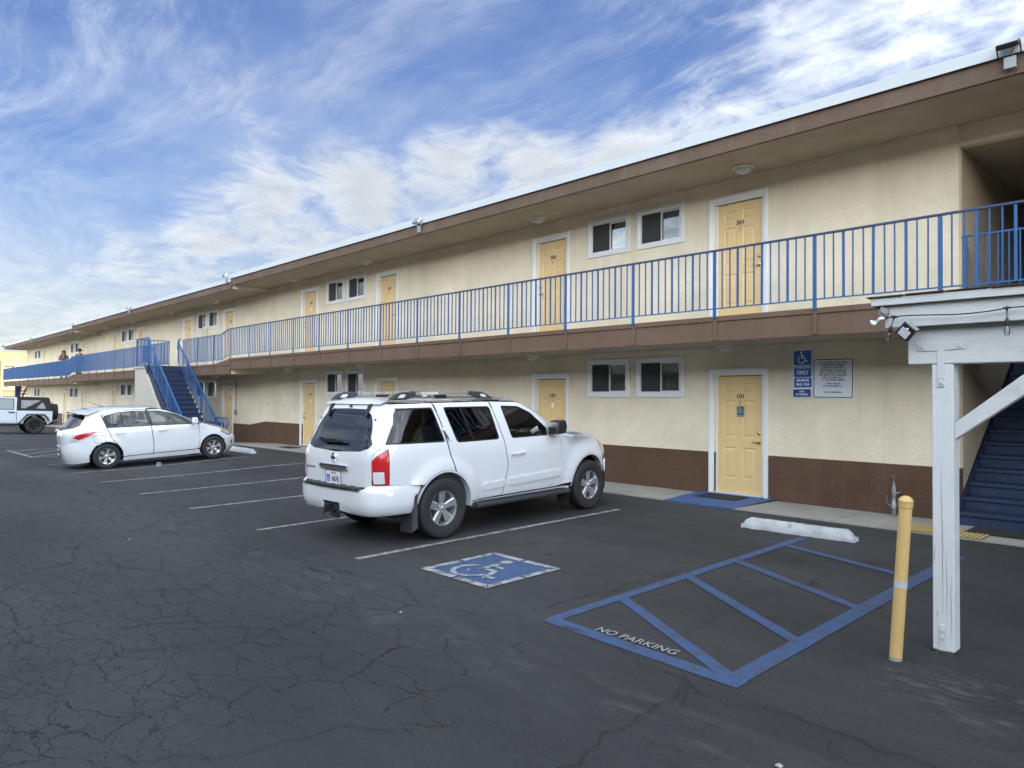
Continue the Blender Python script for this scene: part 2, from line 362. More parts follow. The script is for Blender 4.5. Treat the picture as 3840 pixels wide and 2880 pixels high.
# ------------------------------------------------------------------ asphalt lot, pavement
def asphalt_mat():
    m = bpy.data.materials.new('asphalt'); m.use_nodes = True
    nt = m.node_tree; b = nt.nodes['Principled BSDF']; N = nt.nodes.new; L = nt.links.new
    g = N('ShaderNodeNewGeometry'); pos = g.outputs['Position']
    def noise(scale, det=4, ro=.55, sc=(1, 1, 1), v=None, rot=0.0):
        mp = N('ShaderNodeMapping'); L(v or pos, mp.inputs[0]); mp.inputs['Scale'].default_value = sc; mp.inputs['Rotation'].default_value = (0, 0, rot)
        n = N('ShaderNodeTexNoise'); L(mp.outputs[0], n.inputs['Vector']); n.inputs['Scale'].default_value = scale
        n.inputs['Detail'].default_value = det; n.inputs['Roughness'].default_value = ro; return n
    def mr(v, a, c, d, e, sm=False):
        n = N('ShaderNodeMapRange'); n.interpolation_type = 'SMOOTHSTEP' if sm else 'LINEAR'; L(v, n.inputs[0])
        for i, x in enumerate((a, c, d, e)):
            if isinstance(x, (int, float)): n.inputs[i + 1].default_value = x
            else: L(x, n.inputs[i + 1])
        return n.outputs[0]
    def M(op, a, c=None):
        n = N('ShaderNodeMath'); n.operation = op
        for i, v in enumerate((a, c)):
            if v is None: continue
            if isinstance(v, (int, float)): n.inputs[i].default_value = v
            else: L(v, n.inputs[i])
        return n.outputs[0]
    def mixc(a, c, f):
        n = N('ShaderNodeMix'); n.data_type = 'RGBA'
        for i, v in ((6, a), (7, c)):
            if isinstance(v, tuple): n.inputs[i].default_value = (*v, 1)
            else: L(v, n.inputs[i])
        L(f, n.inputs[0]); return n.outputs[2]
    sx = N('ShaderNodeSeparateXYZ'); L(pos, sx.inputs[0])
    # broad tone: worn lighter traffic streaks along X, dark sealed patches
    broad = noise(.45, 5, .6, (.5, 1.3, 1)).outputs[0]
    streak = noise(2.2, 6, .65, (.35, 2.6, 1), rot=.06).outputs[0]
    col = mixc((.027, .0275, .0285), (.046, .047, .0485), mr(broad, .32, .68, 0, 1, True))
    col = mixc(col, (.068, .067, .065), mr(streak, .50, .78, 0, .35))
    # pale chalky band along the valley of the lot and near the post
    yv = M('ADD', sx.outputs[1], M('MULTIPLY', mr(noise(.9, 4).outputs[0], 0, 1, -.5, .5), 1.0))
    band = M('MULTIPLY', M('MULTIPLY', mr(yv, 2.75, 3.35, 0, 1, True), mr(yv, 3.95, 3.45, 0, 1, True)), mr(noise(3.5, 8, .7, (.6, 1.8, 1)).outputs[0], .50, .72, 0, .60))
    col = mixc(col, (.105, .104, .100), band)
    # bare polished concrete tint right of the post and soot-dark stains
    st = noise(1.1, 6, .62).outputs[0]
    col = mixc(col, (.020, .020, .022), mr(st, .60, .74, 0, .75, True))
    oil = M('MULTIPLY', mr(noise(1.9, 6, .6).outputs[0], .60, .70, 0, .8, True), mr(sx.outputs[1], 4.9, 5.8, 0, 1, True))
    col = mixc(col, (.013, .013, .013), oil)
    # scraped pale patch round the post and bollard feet
    ex = M('MULTIPLY', M('ADD', sx.outputs[0], 1.15), 1.25); ey = M('MULTIPLY', M('SUBTRACT', sx.outputs[1], 4.95), 1.9)
    rad = M('ADD', M('MULTIPLY', ex, ex), M('MULTIPLY', ey, ey))
    scr = M('MULTIPLY', mr(rad, 1.1, .2, 0, 1, True), mr(noise(6, 9, .75, (.7, 2.2, 1)).outputs[0], .50, .66, 0, .8))
    col = mixc(col, (.125, .123, .12), scr)
    # small aggregate
    ag = noise(150, 2, .5).outputs[0]
    col = mixc(col, (.20, .20, .20), mr(ag, .64, .74, 0, .5))
    col = mixc(col, (.085, .084, .08), mr(noise(42, 3, .6).outputs[0], .56, .72, 0, .45))
    col = mixc(col, (.012, .012, .014), mr(noise(95, 2, .5).outputs[0], .60, .72, 0, .5))
    # crocodile cracking, dense at the near left, none under the bays
    w = noise(2.6, 6, .62); wv = N('ShaderNodeVectorMath'); wv.operation = 'MULTIPLY_ADD'; L(w.outputs[1], wv.inputs[0]); wv.inputs[1].default_value = (.30, .30, 0); L(pos, wv.inputs[2])
    w2 = noise(17, 4, .6); wv2 = N('ShaderNodeVectorMath'); wv2.operation = 'MULTIPLY_ADD'; L(w2.outputs[1], wv2.inputs[0]); wv2.inputs[1].default_value = (.07, .07, 0); L(wv.outputs[0], wv2.inputs[2])
    def vor(scale, sc):
        mp = N('ShaderNodeMapping'); L(wv2.outputs[0], mp.inputs[0]); mp.inputs['Scale'].default_value = sc
        v = N('ShaderNodeTexVoronoi'); v.voronoi_dimensions = '2D'; v.feature = 'DISTANCE_TO_EDGE'; L(mp.outputs[0], v.inputs['Vector']); v.inputs['Scale'].default_value = scale
        return v.outputs[0]
    brk = noise(1.6, 3, .6).outputs[0]
    def crackline(scale, sc, width, mask):
        ww = M('MULTIPLY', mask, width)
        return mr(vor(scale, sc), 0.0, ww, 1.0, 0.0)
    xs = M('MULTIPLY', sx.outputs[0], -1.0)
    jit = M('MULTIPLY', mr(noise(.7, 4, .6).outputs[0], 0, 1, -1, 1), 1.6)
    near = M('MULTIPLY', mr(M('ADD', xs, jit), 2.9, 4.4, 0, 1, True), mr(M('ADD', sx.outputs[1], M('MULTIPLY', jit, .8)), 4.6, 3.2, 0, 1, True))
    near = M('MULTIPLY', near, mr(xs, 20, 9, 0, 1, True))
    k1 = crackline(3.1, (.66, 1.35, 1), .016, M('MULTIPLY', near, mr(brk, .33, .55, .0, 1)))
    dense = M('MULTIPLY', near, mr(M('ADD', sx.outputs[1], M('MULTIPLY', jit, .5)), 2.4, 1.2, 0, 1, True))
    k2 = crackline(6.6, (.66, 1.3, 1), .022, M('MULTIPLY', dense, mr(noise(2.3, 3).outputs[0], .36, .56, 0, 1)))
    far = M('MULTIPLY', mr(sx.outputs[1], 5.4, 3.8, 0, 1, True), mr(xs, 3.5, 8, 0, 1, True))
    k3 = crackline(.62, (.8, 1.3, 1), .010, M('MULTIPLY', far, mr(noise(.9, 3).outputs[0], .42, .56, 0, 1)))
    k = M('MAXIMUM', M('MAXIMUM', k1, k2), k3)
    col = mixc(col, (.008, .008, .009), k)
    L(col, b.inputs['Base Color'])
    L(mr(streak, .3, .8, .62, .80), b.inputs['Roughness']); b.inputs['Specular IOR Level'].default_value = .32
    h = M('ADD', M('MULTIPLY', noise(110, 4, .7).outputs[0], .009), M('MULTIPLY', noise(16, 4, .6).outputs[0], .004))
    h = M('SUBTRACT', h, M('MULTIPLY', k, .012))
    bn = N('ShaderNodeBump'); bn.inputs['Distance'].default_value = 1.0; L(h, bn.inputs['Height']); L(bn.outputs[0], b.inputs['Normal'])
    return m
ASPH = asphalt_mat()
def paint_mat(name, color, wear, scale=9, under=(.05, .052, .058)):
    m = mat(name, color, .65)
    nt = m.node_tree; b = nt.nodes['Principled BSDF']; N = nt.nodes.new; L = nt.links.new
    g = N('ShaderNodeNewGeometry'); n = N('ShaderNodeTexNoise'); L(g.outputs['Position'], n.inputs['Vector']); n.inputs['Scale'].default_value = scale; n.inputs['Detail'].default_value = 9; n.inputs['Roughness'].default_value = .72
    n2 = N('ShaderNodeTexNoise'); L(g.outputs['Position'], n2.inputs['Vector']); n2.inputs['Scale'].default_value = 90; n2.inputs['Detail'].default_value = 3
    ad = N('ShaderNodeMath'); ad.operation = 'MULTIPLY_ADD'; L(n2.outputs[0], ad.inputs[0]); ad.inputs[1].default_value = .25; L(n.outputs[0], ad.inputs[2])
    r = N('ShaderNodeMapRange'); L(ad.outputs[0], r.inputs[0]); r.inputs[1].default_value = .80 - wear; r.inputs[2].default_value = .86 - wear * .6; r.inputs[3].default_value = 0; r.inputs[4].default_value = .85
    x = N('ShaderNodeMix'); x.data_type = 'RGBA'; x.inputs[6].default_value = (*color, 1); x.inputs[7].default_value = (*under, 1); L(r.outputs[0], x.inputs[0]); L(x.outputs[2], b.inputs['Base Color'])
    bn = N('ShaderNodeBump'); bn.inputs['Distance'].default_value = .003; L(n2.outputs[0], bn.inputs['Height']); L(bn.outputs[0], b.inputs['Normal'])
    return m
PAINTW = paint_mat('worn_white_paint', (.30, .305, .31), .24)
PAINTI = paint_mat('symbol_white_paint', (.33, .345, .36), .21)
PAINTB = paint_mat('worn_blue_paint', (.036, .078, .185), .215)
PAINTB2 = paint_mat('symbol_blue_paint', (.036, .080, .185), .18)
PADB = paint_mat('pad_blue_paint', (.035, .090, .22), .12, 4, (.10, .17, .30))
def grid_axis(fine0, fine1, step, far):
    a = list(np.arange(fine0, fine1 + 1e-6, step)); s = step
    lo, hi = [], []; x = fine0
    while x > -far: s *= 1.35; x -= s; lo.append(x)
    s = step; x = fine1
    while x < far: s *= 1.35; x += s; hi.append(x)
    return lo[::-1] + a + hi
gxs = grid_axis(-76, 4, .5, 900); gys = grid_axis(-2, 11.5, .375, 900)
vs_ = [(x, y, gz(x, y) if y < 60 else gz(x, 11)) for x in gxs for y in gys]; ny = len(gys)
fs_ = [(i * ny + j, (i + 1) * ny + j, (i + 1) * ny + j + 1, i * ny + j + 1) for i in range(len(gxs) - 1) for j in range(ny - 1)]
ground = MB().add(vs_, fs_).build('asphalt_ground', ASPH, smooth=True, kind='structure')
def ribbon(path, w, off=.005, step=.2):
    """flat strip along a ground polyline; w = width or (start, end)"""
    pts = []
    for (a, b) in zip(path[:-1], path[1:]):
        n = max(1, int(math.dist(a, b) / step))
        pts += [(a[0] + (b[0] - a[0]) * i / n, a[1] + (b[1] - a[1]) * i / n) for i in range(n)]
    pts.append(path[-1]); mb = MB(); V = []
    for i, p in enumerate(pts):
        a = pts[max(i - 1, 0)]; c = pts[min(i + 1, len(pts) - 1)]; d = Vector((c[0] - a[0], c[1] - a[1])).normalized()
        ww = w if isinstance(w, (int, float)) else w[0] + (w[1] - w[0]) * i / max(len(pts) - 1, 1)
        for s in (1, -1):
            x, y = p[0] - d.y * s * ww / 2, p[1] + d.x * s * ww / 2
            V.append((x, y, gz(x, y) + off))
    return mb.add(V, [(2 * i, 2 * i + 2, 2 * i + 3, 2 * i + 1) for i in range(len(pts) - 1)])
# bay stripes, measured on the lot
for a, b in (((-6.87, 4.20), (-6.83, 8.81)), ((-9.22, 4.11), (-9.24, 8.8)), ((-11.64, 4.08), (-11.68, 8.7)), ((-13.93, 4.02), (-14.03, 8.6)),
             ((-16.32, 3.96), (-16.38, 8.45)), ((-18.57, 3.97), (-18.78, 8.15)), ((-21.15, 3.97), (-21.15, 8.3)),
             ((-32.5, 4.1), (-32.5, 8.8)), ((-35.2, 4.0), (-35.2, 8.8)), ((-37.9, 4.0), (-37.9, 8.8)), ((-40.6, 4.0), (-40.6, 8.8)), ((-45.6, 4.0), (-45.6, 8.8))):
    ribbon([a, b], .095).build('parking_stripe', PAINTW, ground)
# far hatched aisle in white
for path in ([(-27.85, 4.05), (-23.85, 4.08)], [(-27.85, 4.05), (-27.9, 8.6)], [(-23.85, 4.08), (-23.85, 8.6)], [(-26.9, 4.1), (-27.85, 4.9)], [(-25.3, 4.1), (-27.85, 6.1)], [(-24.0, 4.1), (-27.85, 7.5)], [(-23.9, 5.3), (-27.4, 8.6)]):
    ribbon(path, .10).build('parking_stripe', PAINTW, ground)
# blue hatched van aisle beside the near wheel stop
Xl, Xr, Yb, Yt = -3.93, -2.30, 4.17, 8.80
for path, w in (([(Xl - .06, 4.22), (Xr + .06, 4.15)], .14), ([(Xl - .02, 4.24), (Xl + .02, 8.77)], .115), ([(Xr - .02, 4.15), (Xr + .02, 9.0)], .14),
                ([(Xl, 5.12), (Xr - .02, 4.19)], .11), ([(Xl + .01, 6.17), (Xr, 5.12)], .11), ([(Xl + .01, 7.10), (Xr, 6.28)], .11), ([(Xl + .02, 8.22), (Xr, 7.66)], .11)):
    ribbon(path, w, off=.005 if w > .11 else .006).build('aisle_stripe', PAINTB, ground)
def drape(me, off=.007):
    for v in me.vertices: v.co.z = gz(v.co.x, v.co.y) + off
    return me
t = text_mesh('lettering', 'NO PARKING', .128, mat('stencil_white', (.27, .28, .285), .7), 0, 0.0012, sx=.92, align='LEFT', spacing=1.02)
t.transform(Matrix.Translation((-3.54, 4.305, 0))); link('lettering', drape(t, .012), ground)
# gaps of the stencil: thin asphalt-toned bridges are left out of letters at this size
def isa_strokes(s):
    """wheelchair symbol in a 1 x 1 box (x right, y up), as polygons"""
    P = []
    def rib(pts, w):
        L_, R_ = [], []
        for i, p in enumerate(pts):
            a = pts[max(i - 1, 0)]; c = pts[min(i + 1, len(pts) - 1)]; d = Vector((c[0] - a[0], c[1] - a[1])).normalized()
            L_.append((p[0] - d.y * w / 2, p[1] + d.x * w / 2)); R_.append((p[0] + d.y * w / 2, p[1] - d.x * w / 2))
        for i in range(len(pts) - 1): P.append([L_[i], L_[i + 1], R_[i + 1], R_[i]])
    P.append([(.40 + .085 * math.cos(a), .90 + .085 * math.sin(a)) for a in np.linspace(0, 2 * PI, 16, endpoint=False)])
    rib([(.40, .80), (.41, .70), (.43, .42)], .085)
    rib([(.395, .465), (.64, .465), (.655, .45), (.76, .19), (.80, .165)], .075)
    rib([(.76, .185), (.885, .235)], .075)
    rib([(.42, .635), (.64, .635)], .065)
    rib([(.40 + .265 * math.cos(a), .31 + .265 * math.sin(a)) for a in np.linspace(R(118), R(352), 26)], .072)
    return [[(p[0] * s, p[1] * s) for p in poly] for poly in P]
# painted accessible symbol (seen turned on its side: the figure faces along +Y)
iso = [(-6.02, 4.45), (-6.02, 5.50), (-4.98, 5.47), (-4.99, 4.42)]
x0_, x1_, y0_, y1_ = -6.02, -4.98, 4.44, 5.48
def flatpoly(polys, off):
    mb = MB()
    for p in polys: mb.add([(x, y, gz(x, y) + off) for x, y in p], [tuple(range(len(p)))])
    return mb
def gridpatch(xa, xb, ya, yb, off, n=6):
    mb = MB(); V = [(xa + (xb - xa) * i / n, ya + (yb - ya) * j / n) for i in range(n + 1) for j in range(n + 1)]
    return mb.add([(x, y, gz(x, y) + off) for x, y in V], [(i * (n + 1) + j, (i + 1) * (n + 1) + j, (i + 1) * (n + 1) + j + 1, i * (n + 1) + j + 1) for i in range(n) for j in range(n)])
gridpatch(x0_ + .07, x1_ - .07, y0_ + .07, y1_ - .07, .005).build('symbol_field', PAINTB2, ground)
bw, g_ = .085, .018
for (xa, xb) in ((x0_, (x0_ + x1_) / 2 - g_), ((x0_ + x1_) / 2 + g_, x1_)):
    for (ya, yb, s) in ((y0_, y0_ + bw, 1), (y1_ - bw, y1_, -1)):
        if xa == x0_: q = [(xa, ya if s == 1 else yb), (xb, ya if s == 1 else yb), (xb, yb if s == 1 else ya), (xa + bw, yb if s == 1 else ya)]
        else: q = [(xa, ya if s == 1 else yb), (xb, ya if s == 1 else yb), (xb - bw, yb if s == 1 else ya), (xa, yb if s == 1 else ya)]
        flatpoly([q], .009).build('symbol_border', PAINTI, ground)
for (ya, yb) in ((y0_, (y0_ + y1_) / 2 - g_), ((y0_ + y1_) / 2 + g_, y1_)):
    for (xa, xb, s) in ((x0_, x0_ + bw, 1), (x1_ - bw, x1_, -1)):
        o_, i_ = (xa, xb) if s == 1 else (xb, xa)
        if ya == y0_: q = [(o_, ya + .012), (i_, ya + bw + .012), (i_, yb), (o_, yb)]
        else: q = [(o_, ya), (i_, ya), (i_, yb - bw - .012), (o_, yb - .012)]
        flatpoly([q], .009).build('symbol_border', PAINTI, ground)
# symbol: its up direction points to +Y... figure reads when standing at the lot side
sym = []
for poly in isa_strokes(.80): sym.append([(x0_ + .12 + p[0], y0_ + .10 + p[1]) for p in poly])
flatpoly(sym, .010).build('symbol_figure', PAINTI, ground)
# individual long cracks
rc = random.Random(3)
CR = [([(-6.6, 3.75), (-5.73, 3.95), (-5.04, 3.70), (-4.92, 3.72), (-4.41, 3.87), (-4.29, 4.06), (-4.20, 4.26), (-4.21, 4.55), (-4.18, 4.87), (-4.09, 5.14), (-4.16, 5.39), (-4.1, 5.84), (-4.08, 6.22)], .018),
      ([(-4.18, 4.25), (-3.94, 4.18), (-3.73, 4.19), (-3.48, 4.10), (-3.15, 4.08), (-2.95, 4.01), (-2.79, 3.92), (-2.59, 3.97), (-2.50, 3.95), (-2.4, 3.62)], .016),
      ([(-3.14, 4.15), (-3.12, 4.47), (-3.04, 4.56), (-3.02, 4.68), (-3.05, 4.98), (-3.05, 5.41), (-3.18, 5.93), (-3.05, 6.26), (-2.97, 6.65), (-2.95, 7.1), (-3.02, 7.31)], .013),
      ([(-2.32, 2.4), (-2.32, 2.71), (-2.37, 2.9), (-2.42, 3.03), (-2.35, 3.14), (-2.43, 3.38), (-2.42, 3.51), (-2.36, 3.6), (-2.5, 3.96)], .016),
      ([(-2.35, 3.14), (-2.19, 3.13), (-1.98, 3.14), (-1.83, 3.18), (-1.87, 3.37)], .010),
      ([(-2.5, 3.95), (-2.33, 3.84), (-2.17, 3.79), (-2.01, 3.92), (-1.97, 3.95), (-1.75, 3.93), (-1.57, 3.93), (-1.36, 3.92), (-1.09, 3.95), (-.7, 3.9)], .016),
      ([(-1.54, 3.9), (-1.5, 3.7), (-1.39, 3.62), (-1.2, 3.5)], .010),
      ([(-12.5, 1.0), (-9.42, 1.33), (-9.58, 1.83), (-9.58, 2.2), (-9.68, 2.65), (-9.88, 3.05)], .014),
      ([(-6.85, .6), (-6.84, 1.34), (-6.9, 1.9), (-6.81, 2.34), (-6.77, 2.81), (-6.86, 3.17)], .015),
      ([(-5.62, .7), (-5.52, 1.28), (-5.41, 1.49), (-5.3, 1.89), (-5.23, 2.1), (-5.2, 2.34), (-5.24, 2.67), (-5.33, 3.14), (-5.5, 3.6)], .018),
      ([(-6.96, 3.58), (-6.75, 3.60), (-6.54, 3.64)], .035),
      ([(-4.4, .5), (-4.3, 1.2), (-4.45, 1.8), (-4.2, 2.3), (-4.32, 2.8), (-4.1, 3.3)], .013),
      ([(-3.9, 1.0), (-3.5, 1.5), (-3.45, 2.0), (-3.1, 2.3)], .013)]
def jag(path, amp=.035, step=.07):
    out = []
    for a, b in zip(path[:-1], path[1:]):
        n = max(2, int(math.dist(a, b) / step))
        for i in range(n):
            t_ = i / n; out.append((a[0] + (b[0] - a[0]) * t_ + rc.uniform(-amp, amp), a[1] + (b[1] - a[1]) * t_ + rc.uniform(-amp, amp)))
    return out + [path[-1]]
CRK = mat('crack_dark', (.008, .008, .009), .95)
for path, w in CR:
    p = jag(path); mb = MB(); V = []
    for i, q in enumerate(p):
        a = p[max(i - 1, 0)]; c = p[min(i + 1, len(p) - 1)]; d = Vector((c[0] - a[0], c[1] - a[1])).normalized()
        ww = w * rc.uniform(.15, 1.0) * (.3 if i in (0, len(p) - 1) else 1) * .62
        for s in (1, -1):
            x, y = q[0] - d.y * s * ww / 2, q[1] + d.x * s * ww / 2; V.append((x, y, gz(x, y) + .0135))
    mb.add(V, [(2 * i, 2 * i + 2, 2 * i + 3, 2 * i + 1) for i in range(len(p) - 1)]).build('crack', CRK, ground)

# pavement along the rooms: cast slabs with open joints
WY = 11.357
def sw(X): return gz(X, 10.2) + .018
pave = MB().box(-72, 16, 10.12, 11.3, -1.2, -.75).build('sidewalk', CONC, kind='structure')
xx = -71.0
srnd = random.Random(5)
while xx < 12:
    w = 1.52; q = [(xx + .006, 10.09), (xx + w - .006, 10.09), (xx + w - .006, WY + .05), (xx + .006, WY + .05)]
    mb = MB(); z0, z1 = sw(xx), sw(xx + w)
    V = [(q[0][0], q[0][1], z0), (q[1][0], q[1][1], z1), (q[2][0], q[2][1], z1), (q[3][0], q[3][1], z0)]
    V += [(a, b, c - .12) for a, b, c in V]
    mb.add(V, [(0, 1, 2, 3), (4, 7, 6, 5), (0, 4, 5, 1), (1, 5, 6, 2), (2, 6, 7, 3), (3, 7, 4, 0)])
    mb.build('slab', CONC, pave); xx += w
# blue painted ramp in front of the first room
MB().add([(-6.84, 10.06, sw(-6) + .004), (-5.58, 10.06, sw(-6) + .004), (-5.52, WY, sw(-6) + .030), (-6.95, WY, sw(-6) + .030), (-6.84, 10.06, .02), (-5.58, 10.06, .02)],
         [(0, 1, 2, 3), (0, 4, 5, 1)]).build('painted_ramp', PADB, pave)

# ------------------------------------------------------------------ the motel
motel = thing('motel', 'long two-storey cream motel block with yellow doors, blue balcony railing and brown base', 'motel building', (0, 0, 0))
RY = 9.99           # front plane of balcony edge and roof edge
SEC = [dict(x0=-24.78, x1=14.0, up=0, lo=0), dict(x0=-47.5, x1=-24.78, up=-.12, lo=-.16), dict(x0=-69.4, x1=-47.5, up=-.26, lo=-.31)]
def sec_of(x): return 0 if x > -24.78 else (1 if x > -47.5 else 2)
def zbase(x): return float(np.interp(-x, [24.9, 26.2, 47.5, 48.5, 70], [.85, .70, .66, .48, .42]))
DH, DW = 2.06, .44          # door opening height, half width
def wall_grid(name, xs, zs, holes, y, depth, m, parent, zmap=None, back=False):
    xs = sorted(set(round(v, 4) for v in xs)); zs = sorted(set(round(v, 4) for v in zs)); mb = MB()
    hx = lambda i, j: any(h[0] - 1e-4 <= xs[i] and xs[i + 1] <= h[1] + 1e-4 and h[2] - 1e-4 <= zs[j] and zs[j + 1] <= h[3] + 1e-4 for h in holes)
    zz = (lambda x, z: zmap(x, z)) if zmap else (lambda x, z: z)
    P = lambda i, j, d=0: (xs[i], y + d, zz(xs[i], zs[j]))
    nx, nz = len(xs) - 1, len(zs) - 1
    for i in range(nx):
        for j in range(nz):
            h = hx(i, j)
            if not h: mb.quad(P(i, j), P(i + 1, j), P(i + 1, j + 1), P(i, j + 1))
            for di, dj, a, b in ((1, 0, (i + 1, j), (i + 1, j + 1)), (0, 1, (i, j + 1), (i + 1, j + 1))):
                ii, jj = i + di, j + dj
                h2 = hx(ii, jj) if ii < nx and jj < nz else h
                if h != h2: mb.quad(P(*a), P(*b), P(*b, depth), P(*a, depth))
    o = mb.build(name, m, parent)
    return o
DOORS = []      # (x centre, z of floor, number or None, side of the handle, storey)
WINS = []
pairs = [(-6.22, -10.69), (-17.08, -21.66), (-28.30, -32.86), (-39.62, -44.2), (-51.1, -55.9), (-62.85, None)]
nlo, nup = 101, 201
for a, b in pairs:
    for x in (a, b):
        if x is None: continue
        s = SEC[sec_of(x)]
        zl = sw(x) + .055 if sec_of(x) == 0 else .17 + s['lo']
        DOORS.append((x, zl, str(nlo) if nlo <= 105 else None, 1 if nlo % 2 else -1, 0)); nlo += 1
        DOORS.append((x, 3.20 + s['up'], str(nup) if nup <= 206 else None, 1 if nup % 2 else -1, 1)); nup += 1
    m_ = (a + b) / 2 if b is not None else a - 2.35
    for dx in (.62, -.62):
        s = SEC[sec_of(m_)]
        WINS.append((m_ + dx, 2.20 + s['lo'], 0)); WINS.append((m_ + dx, 5.085 + s['up'], 1))
HW, HH = .455, .305       # window opening half sizes
holes = []
for (x, z, n, s, st) in DOORS: holes.append((x - DW - .012, x + DW + .012, z - (.03 if st == 0 else .12), z + DH))
for (x, z, st) in WINS: holes.append((x - HW, x + HW, z - HH, z + HH))
OPX0, OPX1 = -2.86, -.30          # stair recess
for k, s in enumerate(SEC):
    a, b = s['x0'], s['x1']
    hs = [h for h in holes if a <= h[0] and h[1] <= b]
    xb = [a, b] + [h[0] for h in hs] + [h[1] for h in hs] + [x for x in (-24.9, -26.2, -47.5, -48.5) if a < x < b]
    if k == 0: hs += [(OPX0, OPX1, -1.0, 2.62), (OPX0, OPX1, 3.10, 5.36)]; xb += [OPX0, OPX1]
    lohs = [h for h in hs if h[3] < 3.05]; uphs = [h for h in hs if h[3] > 3.05]
    # the doors start below the paint line: rows are laid per material
    zz = [h[2] for h in lohs] + [h[3] for h in lohs]
    def low(name, lo, hi, m):
        rows = [lo, hi] + [z for z in zz if lo < z < hi]
        hh = [(h[0], h[1], max(h[2], lo), min(h[3], hi)) for h in lohs if h[2] < hi and h[3] > lo]
        return wall_grid(name, xb, rows, hh, WY, .16, m, motel, zmap=lambda x, z: (zbase(x) if abs(z - .85) < 1e-3 else z))
    low('painted_base', -1.2, .85, BROWN); low('wall', .85, 3.06 + s['lo'], CREAM)
    wall_grid('wall', xb, [3.06 + s['lo'], 5.75 + s['up']] + [h[2] for h in uphs] + [h[3] for h in uphs], uphs, WY, .16, CREAM, motel)
    # soffit, roof edge, balcony
    e0 = a if k < 2 else -70.45
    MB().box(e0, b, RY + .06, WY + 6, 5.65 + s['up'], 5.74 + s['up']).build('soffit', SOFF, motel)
    MB().box(e0, b - (.0 if k == 0 else .0), RY, RY + .06, 5.645 + s['up'], 5.90 + s['up']).build('roof_fascia', FASC, motel)
    MB().box(e0 - .02, b, RY - .035, RY + .30, 5.885 + s['up'], 6.03 + s['up']).box(e0 - .02, b, RY - .045, RY - .035, 5.875 + s['up'], 5.895 + s['up']).build('roof_flashing', METAL, motel)
    MB().box(e0, b, RY + .30, WY + 7, 5.74 + s['up'], 5.98 + s['up']).build('roof', METAL, motel)
    MB().box(a, min(b, OPX0) if k == 0 else b, WY - .035, WY - .002, 5.56 + s['up'], 5.65 + s['up']).box(a, min(b, OPX0) if k == 0 else b, WY - .05, WY - .035, 5.585 + s['up'], 5.65 + s['up']).build('wall_trim', CREAM, motel)
    e1 = a if k < 2 else -70.75
    # balcony floor, its edge board with a lip, lower trim
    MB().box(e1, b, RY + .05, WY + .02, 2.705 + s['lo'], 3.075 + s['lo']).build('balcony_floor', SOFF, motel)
    MB().box(e1, b, RY, RY + .05, 2.70 + s['lo'], 3.01 + s['lo']).box(e1, b, RY - .02, RY + .05, 3.01 + s['lo'], 3.085 + s['lo']).build('balcony_edge', SLABB, motel)
    MB().box(a, min(b, OPX0) if k == 0 else b, WY - .035, WY - .002, 2.60 + s['lo'], 2.705 + s['lo']).box(a, min(b, OPX0) if k == 0 else b, WY - .05, WY - .035, 2.63 + s['lo'], 2.705 + s['lo']).build('wall_trim', CREAM, motel)
    # step faces between sections
    if k:
        p = SEC[k - 1]
        MB().box(b - .05, b + .002, RY + .06, WY, 5.655 + s['up'], 5.72 + p['up']).build('soffit_step', CREAM, motel)
        MB().box(b - .05, b + .002, RY + .05, WY, 2.705 + s['lo'], 2.76 + p['lo']).build('soffit_step', CREAM, motel)
        MB().prism([(b - 1.4, 3.08 + s['lo']), (b, 3.07 + p['lo']), (b, 3.0 + s['lo'])], 'y', RY - .018, WY).build('balcony_ramp', SLABB, motel)
        MB().box(b - .045, b - .010, WY - .035, WY - .002, 5.56 + s['up'], 5.65 + p['up']).build('wall_trim', CREAM, motel)
        MB().box(b - .045, b - .010, WY - .035, WY - .002, 2.60 + s['lo'], 2.70 + p['lo']).build('wall_trim', CREAM, motel)
# balcony edge wraps the far end, end wall, back and interior boxes
MB().box(-70.80, -70.75, RY, 14.5, 2.39, 2.775).build('balcony_edge', SLABB, motel)
MB().box(-69.4, -69.3, WY, 19, -1.2, 5.6).build('end_wall', CREAM, motel)
MB().box(-69.4, 14, 19, 19.1, -1.2, 5.6).build('back_wall', CREAM, motel)
DARK = mat('room_dark', (.03, .028, .025), .9)
MB().box(-69.3, -2.96, WY + .9, WY + .95, -1, 5.5).build('room_partition', DARK, motel)
# stair recess walls
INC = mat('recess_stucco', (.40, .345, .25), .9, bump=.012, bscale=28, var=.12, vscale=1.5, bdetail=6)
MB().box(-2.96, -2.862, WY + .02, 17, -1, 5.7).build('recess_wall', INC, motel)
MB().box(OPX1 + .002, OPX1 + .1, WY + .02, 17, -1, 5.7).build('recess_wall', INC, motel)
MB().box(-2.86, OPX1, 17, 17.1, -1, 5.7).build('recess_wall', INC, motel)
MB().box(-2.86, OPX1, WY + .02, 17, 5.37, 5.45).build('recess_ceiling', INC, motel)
MB().box(-2.86, OPX1, WY + .02, WY + .30, 2.70, 3.08).build('recess_floor', INC, motel)

